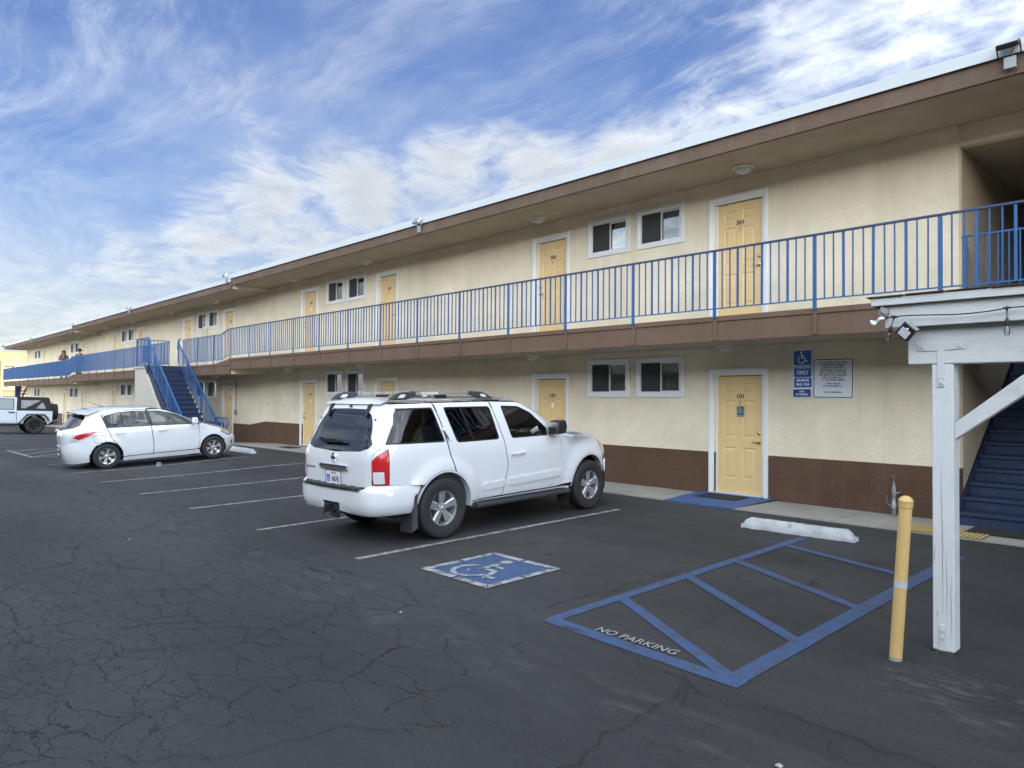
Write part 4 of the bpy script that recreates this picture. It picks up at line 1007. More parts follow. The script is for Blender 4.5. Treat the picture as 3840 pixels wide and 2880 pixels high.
def drop(x, z, tilt):
    T = Matrix.Translation((x, 5.583, z)) @ Matrix.Rotation(tilt, 4, 'Y')
    def P(mb): mb.v = [tuple(T @ Vector(v)) for v in mb.v]; return mb
    s = slb(P(MB().lathe([(0, .012), (.006, .010), (.010, .0), (.008, -.012), (.0035, -.022), (.003, -.062), (.009, -.070), (.0125, -.085), (.0135, -.115), (.012, -.118), (0, -.118)], n=14).tube([(-.022, 0, 0), (.022, 0, 0)], .0065, 8)), 'lamp_socket', BLACKP, smooth=True)
    b = slb(P(MB().lathe([(.011, -.118), (.0155, -.135), (.0175, -.152), (.0165, -.168), (.010, -.180), (0, -.183)], n=18)), 'bulb', BULB, smooth=True)
    slb(P(MB().tube([(0, 0, -.118), (.002, 0, -.150), (-.004, 0, -.158), (.004, 0, -.166)], .0012, 6)), 'filament', STEEL)
drop(-1.820, 2.398, R(16)); drop(-1.140, 2.404, 0); drop(-.45, 2.40, 0); drop(.3, 2.39, 0)
tp = MB(); V = []
rt = random.Random(2)
for k in range(9):
    for j in range(3): V.append((-.012 * k, .006 * math.sin(k * 1.3 + j), -.010 * j * (1.6 if k > 5 else 1) + .008 * math.sin(k * .9)))
tp.add(V, [(k * 3 + j, k * 3 + 3 + j, k * 3 + 4 + j, k * 3 + 1 + j) for k in range(8) for j in range(2)])
tag(tp.build('loose_tape', mat('clear_tape', (.70, .72, .74), .15), loc=(-1.885, 5.57, 2.402), rot=(0, R(18), 0)) if False else link('loose_tape', tp.mesh('loose_tape', mat('clear_tape', (.70, .72, .74), .15)), loc=(-1.885, 5.57, 2.402), rot=(0, R(-14), 0)), 'torn strip of clear tape hanging off the canopy corner', 'tape')
pb = MB()
for k in range(5):
    for j in range(5): pass
cr_ = []
for k in range(10):
    for j in range(7): cr_.append((.045 * math.sin(j / 6 * PI) * math.cos(k / 9 * 2 * PI) * rt.uniform(.7, 1.1), .03 * math.sin(j / 6 * PI) * math.sin(k / 9 * 2 * PI) * rt.uniform(.7, 1.1), .05 * math.cos(j / 6 * PI) * rt.uniform(.85, 1.1)))
pb.add(cr_, [(k * 7 + j, ((k + 1) % 10) * 7 + j, ((k + 1) % 10) * 7 + j + 1, k * 7 + j + 1) for k in range(10) for j in range(6)])
tag(link('plastic_wrap', pb.mesh('plastic_wrap', mat('crumpled_plastic', (.22, .22, .21), .12, bump=.004, bscale=60)), loc=(-1.905, 5.62, 2.435)), 'crumpled plastic bag stuffed under the canopy fascia corner', 'plastic wrap')

# ------------------------------------------------------------------ bollard, wheel stops, pipe
bz_ = gz(-1.72, 5.30)
bol = thing('bollard', 'leaning yellow steel bollard with a white reflective band beside the white post', 'bollard', (-1.725, 5.30, bz_), rot=(0, R(3.6), R(0)))
YEL = mat('bollard_yellow', (.62, .42, .16), .5, var=.10, vscale=4, speck=(.5, (.30, .19, .08), 7))
MB().lathe([(.0405, -.06), (.0405, 1.085)], n=28).build('shaft', YEL, bol, smooth=True)
MB().lathe([(.0, 1.132), (.015, 1.130), (.030, 1.123), (.040, 1.112), (.0475, 1.098), (.046, 1.092), (.0445, 1.052), (.041, 1.048)], n=28).build('cap', YEL, bol, smooth=True)
MB().lathe([(.041, .505), (.0418, .506), (.0418, .548), (.041, .549)], n=28).build('reflective_band', mat('band_white', (.52, .53, .54), .25, var=.15, vscale=20), bol, smooth=True)
MB().lathe([(.0418, -.05), (.0418, .012), (.041, .022)], n=28).build('foot_collar', mat('bare_grey', (.28, .28, .28), .7, var=.3, vscale=12), bol, smooth=True)
mb = MB(); rb_ = random.Random(9); V = [(0, 0, .006)]
for k in range(26): a = 2 * PI * k / 26; q = rb_.uniform(.11, .16); V.append((q * 1.5 * math.cos(a), q * math.sin(a), -.004))
STOPW = mat('stop_white', (.46, .47, .48), .7, bump=.010, bscale=16, var=.2, vscale=5, speck=(.85, (.22, .23, .25), 4.2))
def wheel_stop(p, q, label, h=.135, w=.17):
    c = ((p[0] + q[0]) / 2, (p[1] + q[1]) / 2); L_ = math.dist(p, q) / 2; a = math.atan2(q[1] - p[1], q[0] - p[0])
    mb = MB(); n = 26; rr = random.Random(int(abs(c[0]) * 10)); V = []
    prof = [(-w / 2, 0), (-w / 2, .045), (-w / 2 + .035, h - .01), (-w / 2 + .045, h), (w / 2 - .045, h), (w / 2 - .035, h - .01), (w / 2, .045), (w / 2, 0)]
    for k in range(n + 1):
        x = -L_ + 2 * L_ * k / n; e = min(1, min(k, n - k) / 1.3 * .45 + .45)
        for (y, z) in prof: V.append((x + (.03 if z > .05 and k == 0 else 0) - (.03 if z > .05 and k == n else 0) + rr.uniform(-.006, .006), y * (.86 + .14 * e) + rr.uniform(-.005, .005), z * (e if z > .05 else 1) + rr.uniform(-.004, .004)))
    m_ = len(prof)
    mb.add(V, [(k * m_ + j, (k + 1) * m_ + j, (k + 1) * m_ + j + 1, k * m_ + j + 1) for k in range(n) for j in range(m_ - 1)] + [tuple(range(m_)), tuple(range(n * m_ + m_ - 1, n * m_ - 1, -1))])
    o = mb.build('wheel_stop', STOPW, smooth=True); o.location = (c[0], c[1], gz(*c) + .002); o.rotation_euler = (0, 0, a)
    tag(o, label, 'wheel stop', 'white concrete wheel stops in the bays')
wheel_stop((-4.80, 8.92), (-3.36, 8.98), 'chipped white wheel stop at the head of the blue hatched aisle')
wheel_stop((-21.65, 8.78), (-19.85, 8.72), 'worn white wheel stop in front of the white hatchback')
wheel_stop((-44.7, 8.7), (-42.9, 8.7), 'small far white wheel stop beside the soft-top off-road car')
pz = sw(-3.66)
pipe = thing('standpipe', 'grey galvanised pipe with a shut-off valve rising by the brown wall', 'pipe', (-3.66, 11.20, pz))
MB().tube([(0, 0, -.05), (0, 0, .47)], .020, 14).lathe([(.024, .02), (.030, .025), (.030, .08), (.024, .085)], n=14).lathe([(.022, .10), (.036, .11), (.036, .20), (.028, .21), (.028, .27), (.022, .275)], n=14).lathe([(.022, .30), (.029, .305), (.029, .42), (.024, .44), (.016, .45), (.016, .50)], n=14).tube([(0, 0, .47), (0, 0, .53), (.008, -.01, .55)], .010, 10).build('riser', mat('galvanised', (.30, .31, .32), .5, metal=.6, var=.35, vscale=14), pipe, smooth=True)
MB().tube([(-.03, 0, .15), (-.06, 0, .15), (-.075, 0, .165), (-.10, 0, .19), (-.10, 0, .30)], .005, 6).build('valve_lever', MATS['galvanised'], pipe)
MB().tube([(-.035, 0, .15), (.03, 0, .15)], .016, 10).build('valve_body', MATS['galvanised'], pipe)
MB().tube([(0, 0, .55), (0, 0, .585)], .004, 6).lathe([(0, .585), (.030, .583), (.032, .592), (0, .598)], n=14).tube([(.02, 0, .33), (.05, .02, .345), (.05, .15, .345)], .012, 8).build('hose_tap', MATS['galvanised'], pipe)

# mats and tactile strip
MATD = mat('mat_black', (.014, .014, .016), .95, bump=.004, bscale=90)
zp = sw(-6) + .018
o = MB().box(-.38, .38, -.24, .24, 0, .014).build('doormat', MATD, loc=(-6.30, 10.96, zp)); o.rotation_euler = (R(1.0), 0, R(-1.5)); tag(o, 'thin black doormat lying on the blue painted ramp before door 101', 'doormat')
o = MB().box(-.42, .42, -.20, .20, 0, .014).build('doormat', MATD, loc=(-21.62, 10.70, sw(-21.6) + .004)); tag(o, 'dark doormat on the pavement in front of door 104', 'doormat')
o = MB().box(-.60, .60, -.27, .27, 0, .014).build('doormat', MATD, loc=(-2.0, 10.78, sw(-2) + .004)); tag(o, 'wide black mat at the foot of the dark blue steps', 'doormat')
tz = sw(-2.8) + .002
TAC = mat('tactile_yellow', (.24, .17, .055), .6, var=.12, vscale=4); TACD = mat('tactile_dome', (.50, .40, .15), .5)
tac = thing('tactile_strip', 'yellow tactile paving with rows of domes on the pavement by the steps', 'tactile paving', (-2.72, 10.40, tz))
MB().box(-.52, .40, -.29, .29, 0, .010).build('base_plate', TAC, tac)
dome = MB().lathe([(.0, .0065), (.007, .0055), (.011, .0025), (.0125, 0)], n=10).mesh('dome', TACD, True)
for i_ in range(17):
    for j_ in range(10): link('dome', dome, tac, loc=(-.49 + i_ * .054, -.26 + j_ * .058, .010))

# ------------------------------------------------------------------ signs on the wall
def rrect(w, h, r, n=5):
    P = []
    for cx_, cy_, a0 in ((w / 2 - r, h / 2 - r, 0), (-w / 2 + r, h / 2 - r, PI / 2), (-w / 2 + r, -h / 2 + r, PI), (w / 2 - r, -h / 2 + r, 3 * PI / 2)):
        P += [(cx_ + r * math.cos(a0 + PI / 2 * k / n), cy_ + r * math.sin(a0 + PI / 2 * k / n)) for k in range(n + 1)]
    return P
def plate(w, h, r, y0, y1, z=0, x=0): return MB().prism([(p[0] + x, p[1] + z) for p in rrect(w, h, r)], 'y', y0, y1)
def sign_text(par, txt, size, m, z, y, sx=1.0, bold=.0, x=0, spacing=1.0):
    me = text_mesh('lettering', txt, size, m, .0004, bold, sx=sx, spacing=spacing); me.transform(FACE_S); return link('lettering', me, par, loc=(x, y, z))
s1 = thing('parking_sign', 'blue accessible parking only sign with minimum fine text on the wall', 'sign', (-5.072, WY - .014, 2.285), rot=(0, R(-.8), 0))
plate(.315, .625, .030, -.002, .002).build('sign_panel', SIGNW, s1)
plate(.290, .430, .022, -.0035, -.0022, z=.085).build('blue_field', SIGNB, s1)
plate(.290, .160, .020, -.0035, -.0022, z=-.219).build('blue_field', SIGNB, s1)
mb = MB()
for poly in isa_strokes(.205): mb.add([(p[0] - .098, -.0045, p[1] + .088) for p in poly], [tuple(range(len(poly)))])
mb.build('accessible_symbol', SIGNW, s1)
sign_text(s1, 'PARKING', .086, SIGNW, .037, -.0045, .80, .0022); sign_text(s1, 'ONLY', .086, SIGNW, -.055, -.0045, .82, .0022)
sign_text(s1, 'MINIMUM', .058, SIGNW, -.182, -.0045, .80, .0018); sign_text(s1, 'FINE  $250', .058, SIGNW, -.250, -.0045, .82, .0018)
s2 = thing('van_sign', 'small dark blue van accessible sign under the parking sign', 'sign', (-5.085, WY - .014, 1.897), rot=(0, R(-.6), 0))
plate(.315, .150, .025, -.002, .002).build('sign_panel', SIGNW, s2)
plate(.292, .127, .020, -.0035, -.0022).build('blue_field', mat('sign_navy', (.012, .045, .20), .4), s2)
sign_text(s2, 'VAN', .044, SIGNW, .024, -.0045, .95, .0008); sign_text(s2, 'ACCESSIBLE', .044, SIGNW, -.022, -.0045, .90, .0008)
s3 = thing('towing_sign', 'large white tow-away notice with a black border and small text', 'sign', (-4.590, WY - .014, 2.130), rot=(0, R(.6), 0))
SGB = mat('sign_black', (.012, .012, .02), .5)
plate(.635, .635, .038, -.002, .002).build('sign_panel', SIGNW, s3)
plate(.610, .610, .030, -.0032, -.0022).build('sign_border', SGB, s3)
plate(.582, .582, .022, -.0042, -.0034).build('sign_field', mat('sign_field', (.66, .70, .74), .4), s3)
for k, (tx, z) in enumerate((('UNAUTHORIZED  VEHICLES  PARKED', .247), ('IN  DESIGNATED  ACCESSIBLE', .207), ('SPACES  NOT  DISPLAYING', .168), ('DISTINGUISHING  PLACARDS  OR', .129), ('SPECIAL  LICENSE  PLATES  ISSUED', .090),
                           ('FOR  PERSONS  WITH  DISABILITIES', .051), ('WILL  BE  TOWED  AWAY', .012), ("AT  THE  OWNER'S  EXPENSE", -.027), ('TOWED  VEHICLES', -.085), ('MAY  BE  RECLAIMED  AT', -.124), ('OR  BY  TELEPHONING', -.222))):
    sign_text(s3, tx, .036, SGB, z, -.0050, .74, .0011)

# ------------------------------------------------------------------ lamps under the soffits and on the roof edge
LG = mat('lamp_white', (.62, .62, .58), .35)
LGG = mat('lamp_glass_frosted', (.50, .50, .46), .3)
lp_base = MB().lathe([(0, 0), (.165, 0), (.17, -.012), (.165, -.028), (.150, -.034), (.148, -.028)], n=28).mesh('ceiling_rose', LG, True)
lp_bowl = MB().lathe([(.148, -.030), (.140, -.055), (.115, -.085), (.075, -.108), (.030, -.120), (0, -.122)], n=28).mesh('glass_bowl', LGG, True)
lp_fin = MB().lathe([(0, -.120), (.014, -.121), (.016, -.130), (.006, -.138), (.009, -.146), (0, -.152)], n=12).mesh('finial', LG, True)
lampn = {}
def ceil_lamp(x, z, label):
    t = thing('ceiling_lamp', label, 'ceiling lamp', (x, 10.85, z), group='ceiling lamps under the soffits')
    link('ceiling_rose', lp_base, t); link('glass_bowl', lp_bowl, t); link('finial', lp_fin, t)
nm = 201
for x, lb in ((-5.85, 'nearest bowl lamp on the roof soffit, outside the upper door beside the stair recess'), (-10.6, 'bowl lamp on the roof soffit outside the second upper door'), (-17.4, 'bowl lamp on the roof soffit outside the third upper door'),
              (-21.8, 'bowl lamp on the roof soffit just before the first roof step'), (-28.4, 'first bowl lamp beyond the first roof step'), (-33.6, 'bowl lamp on the roof soffit over the gap at the outer stairs'),
              (-39.4, 'bowl lamp on the roof soffit past the outer stairs'), (-44.1, 'bowl lamp on the soffit just before the second roof step'), (-50.6, 'first bowl lamp beyond the second roof step'), (-56.0, 'bowl lamp above the woman on the far balcony'), (-62.0, 'farthest bowl lamp on the roof soffit near the end')):
    ceil_lamp(x, 5.65 + SEC[sec_of(x)]['up'], 'white ' + lb)
for x, lb in ((-6.15, 'white bowl lamp under the balcony, left of the blue parking sign'), (-10.75, 'white bowl lamp under the balcony, right behind the white SUV'), (-17.6, 'white bowl lamp under the balcony above the SUV roof rails'),
              (-22.1, 'white bowl lamp under the balcony near the flush electrical panel'), (-28.4, 'white bowl lamp under the balcony behind the outer stairs')):
    ceil_lamp(x, 2.705 + SEC[sec_of(x)]['lo'], lb)
def flood(x, z, label, kind, par_rot=0):
    t = thing('floodlight', label, 'floodlight', (x, RY - .04, z), group='floodlights along the roof edge')
    body = BLACKP if kind == 'black' else mat('flood_grey', (.50, .51, .52), .4)
    MB().box(-.05, .05, -.045, 0, -.24, -.09).build('junction_box', mat('box_grey', (.27, .29, .30), .45), t, bevel=.004) if kind != 'black' else MB().box(-.055, .065, -.05, 0, -.235, -.10).build('junction_box', mat('box_grey', (.27, .29, .30), .45), t, bevel=.004)
    M_ = Matrix.Translation((0, -.10, .03)) @ Matrix.Rotation(R(-62 if kind == 'black' else -40), 4, 'X')
    mb = MB().box(-.11, .11, -.02, .025, -.075, .075)
    for k in range(11): mb.box(-.10 + k * .02, -.094 + k * .02, .025, .045, -.07, .07)
    me = mb.mesh('lamp_head', body); me.transform(M_); link('lamp_head', me, t, bevel=.003)
    me = MB().box(-.095, .095, -.0225, -.0205, -.06, .06).mesh('lens', mat('flood_lens', (.20, .22, .22), .15)); me.transform(M_); link('lens', me, t)
    MB().tube([(-.115, -.10, .03), (-.115, -.04, -.06), (-.10, -.02, -.085), (.10, -.02, -.085), (.115, -.04, -.06), (.115, -.10, .03)], .008, 6).build('bracket', body, t)
    MB().tube([(.02, -.085, .01), (.05, -.06, -.03), (.0, -.03, -.08), (0, -.02, -.10)], .005, 6).build('cable', BLACKP, t)
for x, dz_, kind, lb in ((-1.97, .0, 'black', 'black finned floodlight above a grey box at the near end of the roof edge'), (-13.63, -.02, 'grey', 'small grey floodlight on the roof edge between doors 202 and 203'),
                   (-25.02, .06, 'grey', 'grey floodlight at the first step down of the roof edge'), (-36.4, -.10, 'grey', 'grey floodlight on the roof edge beyond door 206'),
                   (-47.45, -.04, 'grey', 'dark floodlight poking above the second step down of the roof edge'), (-59.4, -.26, 'grey', 'floodlight midway along the farthest stretch of roof edge'), (-70.4, -.30, 'black', 'floodlight sticking out of the far end of the roof edge')):
    flood(x, 5.935 + dz_, lb, kind)

# electrical bits on the wall
ep = thing('electrical_panel', 'flush painted electrical panel door between doors 104 and 105', 'electrical panel', (-24.43, WY - .012, 1.475))
MB().box(-.245, .245, -.012, .01, -.385, .385).build('cover', CREAM, ep, bevel=.004)
MB().box(-.16, .14, -.022, -.012, -.30, .31).build('panel_door', CREAM, ep, bevel=.003)
MB().box(-.10, .08, -.027, -.022, -.16, .20).build('label_frame', CREAM, ep, bevel=.002)
MB().box(-.17, -.13, -.030, -.022, -.02, .05).build('latch', DGREY, ep)
ep2 = thing('electrical_panel', 'flush painted electrical panel on the far lower wall by the second wall step', 'electrical panel', (-47.40, WY - .012, 1.36))
MB().box(-.24, .24, -.012, .01, -.385, .385).build('cover', CREAM, ep2, bevel=.004); MB().box(-.16, .14, -.022, -.012, .10, .31).build('panel_door', CREAM, ep2, bevel=.003)
cd_ = thing('conduit', 'thin dark conduit running down the wall to a grey box beside door 105', 'conduit', (-27.47, WY - .02, 1.2))
MB().tube([(-1.9, 0, 1.27), (-.15, 0, 1.26), (-.03, 0, 1.22), (0, 0, 1.10), (0, 0, .02)], .011, 8).build('tube', mat('conduit_brown', (.14, .11, .09), .6), cd_)
MB().box(-.07, .07, -.06, .01, -.16, .02).build('junction_box', mat('box_dark', (.20, .20, .20), .5), cd_, bevel=.005)
vb = thing('downspout_box', 'pale rectangular duct box standing against the upper wall under the windows', 'duct', (-30.75, WY - .14, 3.0))
MB().box(-.20, .20, -.14, .13, 0, 1.60).build('duct', mat('duct_cream', (.60, .57, .48), .7), vb, bevel=.01)
MB().box(-.15, -.02, -.10, .0, 1.60, 1.66).build('cap', BLACKP, vb)

# ------------------------------------------------------------------ vehicles
CARW = mat('car_white', (.70, .715, .735), .16, coat=1.0, spec=.5)
LINER = mat('car_liner', (.020, .020, .022), .8)
INTER = mat('car_interior', (.045, .045, .048), .8)
CLOTH = mat('seat_cloth', (.10, .10, .105), .9)
TINT = glass_mat('tinted_glass', (.10, .11, .12), 1.0)
CLEARG = glass_mat('side_glass', (.55, .62, .58), 1.0)
TRIMB = mat('window_seal', (.008, .008, .009), .35)
TYRE = mat('tyre_rubber', (.022, .022, .023), .75, bump=.001, bscale=50)
RIMC = mat('rim_alloy', (.58, .59, .61), .24, metal=.75)
RED = mat('lamp_red', (.50, .012, .015), .2, coat=.35)
REDD = mat('lamp_red_dark', (.22, .006, .008), .15, coat=1.0)
CLR = mat('lamp_clear', (.62, .62, .62), .12, coat=1.0)
AMB = mat('lamp_amber', (.75, .22, .03), .15, coat=1.0)
LAMPG = mat('lamp_haze', (.45, .46, .44), .15, coat=1.0)

class Skin:
    """car body as a stack of rounded plan outlines: side half width, rear and front centre per height"""
    def __init__(s, xm, hw, xR, xF, nR, nF, zref, extra=None):
        s.xm = xm; s.T = dict(hw=hw, xR=xR, xF=xF, nR=nR, nF=nF); s.extra = extra
        u = np.linspace(0, 1, 500); q = []
        for n_ in (s.g('nR', zref), s.g('nF', zref)):
            q += list(np.arcsin(u ** (n_ / 2))) + list(np.arccos(u ** (n_ / 2)))
        q = np.unique(np.clip(np.array(q), 0, PI / 2)); q = np.concatenate([-q[::-1], q[1:]])
        ts = np.unique(np.concatenate([-PI - q[q < 0][::-1], q, PI - q[q > 0][::-1]])); s.ts = ts; n = len(ts)
        P = np.array([s.pt(t, zref)[:2] for t in ts]); ds = np.linalg.norm(np.diff(P, axis=0), axis=1)
        s.S = np.concatenate([[0], np.cumsum(ds)])
    def g(s, k, z):
        v = s.T[k]
        if isinstance(v, (int, float)): return v
        return float(np.interp(z, [p[0] for p in v], [p[1] for p in v]))
    def pt(s, t, z, off=0.0):
        c, q = math.cos(t), math.sin(t)
        n = s.g('nF', z) if q > 0 else s.g('nR', z)
        hw = s.g('hw', z) + off; a = (s.g('xF', z) - s.xm if q > 0 else s.xm - s.g('xR', z)) + off
        x = s.xm + math.copysign(a * abs(q) ** (2 / n), q); y = math.copysign(hw * abs(c) ** (2 / n), c)
        if s.extra: y += math.copysign(s.extra(x, z), y) * min(1, abs(y) / .4)
        return (x, y, z)
    def t_side(s, x, z):
        if x > s.xm: u = (x - s.xm) / (s.g('xF', z) - s.xm); n = s.g('nF', z)
        else: u = (x - s.xm) / (s.xm - s.g('xR', z)); n = s.g('nR', z)
        return math.copysign(math.asin(min(.9999, abs(u)) ** (n / 2)), u)
    def t_end(s, y, z, front=False):
        n = s.g('nF' if front else 'nR', z); c = min(1, abs(y) / s.g('hw', z)) ** (n / 2)
        t = math.acos(math.copysign(c, y)); return t if front else -t
    def coord(s, p):
        k, a, z = p
        t = s.t_side(a, z) if k == 's' else s.t_end(a, z, k == 'f')
        return (float(np.interp(t, s.ts, s.S)), z)
    def at(s, q, off=0.0): return s.pt(float(np.interp(q[0], s.S, s.ts)), q[1], off)
    def panel(s, mb, outline, holes=(), off=0.0, res=(.07, .06), rim=.018, mirror=False, shrink=0.0, seg=.05):
        def dense(P):
            out = []
            for i, p in enumerate(P):
                q = P[(i + 1) % len(P)]
                a, b = s.coord(p), s.coord(q); n = max(1, int(math.dist(a, b) / seg))
                if p[0] == q[0]:
                    for k in range(n): out.append(s.coord((p[0], p[1] + (q[1] - p[1]) * k / n, p[2] + (q[2] - p[2]) * k / n)))
                else:
                    for k in range(n): out.append((a[0] + (b[0] - a[0]) * k / n, a[1] + (b[1] - a[1]) * k / n))
            return out
        O = dense(outline); Hs = [dense(h) for h in holes]
        if shrink: O = inset(O, shrink)
        V, F = cdt(O, Hs, res)
        P3 = [s.at(v, off) for v in V]
        ys = (1, -1) if mirror else (1,)
        for sg in ys:
            mb.add([(x, -sg * y, z) for x, y, z in P3], F)
            if rim:
                for L in [O] + Hs:
                    A = [s.at(v, off) for v in L]; B = [s.at(v, off - rim) for v in L]; n = len(A)
                    mb.add([(x, -sg * y, z) for x, y, z in A + B], [(i, (i + 1) % n, n + (i + 1) % n, n + i) for i in range(n)])
        return mb
def inset(P, d):
    P = np.array(P); a = 0.5 * sum(P[i - 1][0] * P[i][1] - P[i][0] * P[i - 1][1] for i in range(len(P))); sg = 1 if a > 0 else -1
    out = []
    for i in range(len(P)):
        e1 = P[i] - P[i - 1]; e2 = P[(i + 1) % len(P)] - P[i]
        n1 = np.array([-e1[1], e1[0]]) / max(np.linalg.norm(e1), 1e-9); n2 = np.array([-e2[1], e2[0]]) / max(np.linalg.norm(e2), 1e-9)
        m_ = n1 + n2; k = m_ @ m_; m_ = m_ * (2 / k) if k > .3 else m_
        out.append(tuple(P[i] + sg * d * m_ * (1 if k > .3 else .8)))
    return out
def arc(cx_, cz_, r, a0, a1, n=14, k='s'): return [(k, cx_ + r * math.cos(R(a0 + (a1 - a0) * i / n)), cz_ + r * math.sin(R(a0 + (a1 - a0) * i / n))) for i in range(n + 1)]
def S_(*p): return [('s', a, b) for a, b in p]
def round_poly(P, r=.04, n=3):
    """round the corners of a tagged polygon (same tag)"""
    out = []
    for i in range(len(P)):
        k, x, z = P[i]; _, ax, az = P[i - 1]; _, bx_, bz_ = P[(i + 1) % len(P)]
        p = Vector((x, z)); a = Vector((ax, az)) - p; b = Vector((bx_, bz_)) - p
        ra = min(r, a.length * .45); rb2 = min(r, b.length * .45)
        A = p + a.normalized() * ra; B = p + b.normalized() * rb2
        for j in range(n + 1):
            t = j / n; q = A * (1 - t) ** 2 + p * 2 * t * (1 - t) + B * t * t; out.append((k, q.x, q.y))
    return out
def wheel(parent, x, y, r, w, rim_r, spokes, style, side, name='wheel', rimmat=None, steer=0.0):
    """side=+1: outer face towards -Y local (right side); wheel object sits at its hub"""
    rimmat = rimmat or RIMC
    W = MB(); h = w / 2
    prof = [(rim_r - .004, -h * .82), (rim_r + .012, -h * .92), (r - .055, -h * 1.0), (r - .022, -h * .96), (r - .006, -h * .84), (r, -h * .6), (r, h * .6), (r - .006, h * .84), (r - .022, h * .96), (r - .055, h), (rim_r + .012, h * .92), (rim_r - .004, h * .82)]
    W.lathe(prof, axis='y', n=44)
    for k in range(44):      # tread blocks' grooves
        a = 2 * PI * k / 44
    o = W.build(name, TYRE, parent, smooth=True, loc=(x, y, r)); o.rotation_euler = (0, 0, (0 if side > 0 else PI) + steer)
    tg = MB()
    for yy in (-.45, 0, .45): tg.lathe([(r + .0005, (yy - .05) * h), (r + .001, yy * h), (r + .0005, (yy + .05) * h)], axis='y', n=44)
    tg.build('tread_groove', LINER, o)
    B = MB().lathe([(rim_r, -h * .82), (rim_r - .012, -h * .80), (rim_r - .020, -h * .62), (rim_r - .030, -h * .3), (rim_r - .030, h * .7)], axis='y', n=40)
    B.build('rim', rimmat, o, smooth=True)
    MB().lathe([(0, -h * .15), (rim_r - .032, -h * .10), (rim_r - .032, h * .1)], axis='y', n=24).lathe([(0, -h * .22), (rim_r * .55, -h * .22), (rim_r * .56, -h * .1)], axis='y', n=24).build('brake_disc', mat('brake_dark', (.06, .06, .062), .6, metal=.6), o, smooth=True)
    sp_ = MB()
    for k in range(spokes):
        a = 2 * PI * (k + .25) / spokes; ca, sa = math.cos(a), math.sin(a)
        def P(rr_, ww, yy): return (rr_ * ca - ww * sa, yy, rr_ * sa + ww * ca)
        st_ = [(.045, style[0], -h * .60), (rim_r * .45, style[1], -h * .66), (rim_r * .8, style[2], -h * .72), (rim_r - .012, style[3], -h * .78)]
        V = []
        for rr_, ww, yy in st_: V += [P(rr_, -ww, yy + .012), P(rr_, -ww * .7, yy), P(rr_, ww * .7, yy), P(rr_, ww, yy + .012), P(rr_, ww, yy + .045), P(rr_, -ww, yy + .045)]
        sp_.add(V, [(i * 6 + j, i * 6 + (j + 1) % 6, (i + 1) * 6 + (j + 1) % 6, (i + 1) * 6 + j) for i in range(3) for j in range(6)] + [(0, 1, 2, 3, 4, 5), (23, 22, 21, 20, 19, 18)])
    sp_.build('spokes', rimmat, o, smooth=False)
    hc = MB().lathe([(0, -h * .80), (.022, -h * .80), (.030, -h * .74), (.034, -h * .62), (.060, -h * .60), (.066, -h * .5)], axis='y', n=24)
    for k in range(5 if spokes != 6 else 4):
        a = 2 * PI * k / (5 if spokes != 6 else 4); hc.lathe([(0, -h * .70), (.009, -h * .70), (.010, -h * .55)], c=(.050 * math.cos(a), 0, .050 * math.sin(a)), axis='y', n=6)
    hc.build('hub', rimmat, o, smooth=True)
    return o
def seat(parent, x, y, z, w=.50, m=CLOTH, hd=True):
    MB().prism([(x - .05, z), (x + .48, z + .03), (x + .50, z + .14), (x + .02, z + .13)], 'y', y - w / 2, y + w / 2).prism([(x - .08, z + .05), (x + .06, z + .06), (x - .10, z + .66), (x - .20, z + .64)], 'y', y - w / 2 + .02, y + w / 2 - .02).build('seat', m, parent, bevel=.04)
    if hd: MB().prism([(x - .26, z + .70), (x - .14, z + .70), (x - .17, z + .90), (x - .26, z + .90)], 'y', y - .13, y + .13).build('headrest', m, parent, bevel=.035)
def steering(parent, x, y, z):
    me = MB().tube([(.17 * math.cos(a), .17 * math.sin(a), 0) for a in np.linspace(0, 2 * PI, 20)], .014, 8, caps=False).bar((-.16, 0, 0), (.16, 0, 0), .04, .02).mesh('steering_wheel', BLACKP, True)
    me.transform(Matrix.Rotation(R(-62), 4, 'Y')); link('steering_wheel', me, parent, loc=(x, y, z))
def frames_place(t, P, d, z0, z1, wb):
    t.location = (P[0], P[1], z0); t.rotation_mode = 'XYZ'
    t.rotation_euler = (0, -math.atan2(z1 - z0, wb), math.atan2(d[1], d[0]))

# =============== white SUV
suv = thing('suv', 'white SUV with roof rails and tinted rear windows parked tail-out in the near bay', 'SUV')
def suv_extra(x, z):
    e = 0.0
    for hx, hz_ in ((0.02, .39), (3.00, .40)):
        d = math.hypot(x - hx, (z - hz_) * 1.0)
        if z > .25 and d < .70: e = max(e, .040 * (1 - sst((d - .50) / .17)))
    if x > 2.35 and z > 1.02: e -= .16 * min(1, (z - 1.02) / .19) ** 2 * min(1, (x - 2.35) / .15) * (1 if z < 1.25 else max(0, 1 - (z - 1.25) / .05))
    # door crease
    return e
HWs = [(.25, .80), (.38, .845), (.45, .870), (.60, .888), (.80, .895), (1.0, .893), (1.12, .885), (1.20, .868), (1.24, .858), (1.40, .815), (1.60, .757), (1.68, .728), (1.715, .69), (1.735, .63), (1.75, .52)]
XRs = [(.25, -.92), (.60, -.97), (.72, -1.0), (1.04, -1.005), (1.14, -.985), (1.22, -.945), (1.40, -.875), (1.60, -.79), (1.67, -.75), (1.70, -.71), (1.72, -.65), (1.735, -.57), (1.75, -.40)]
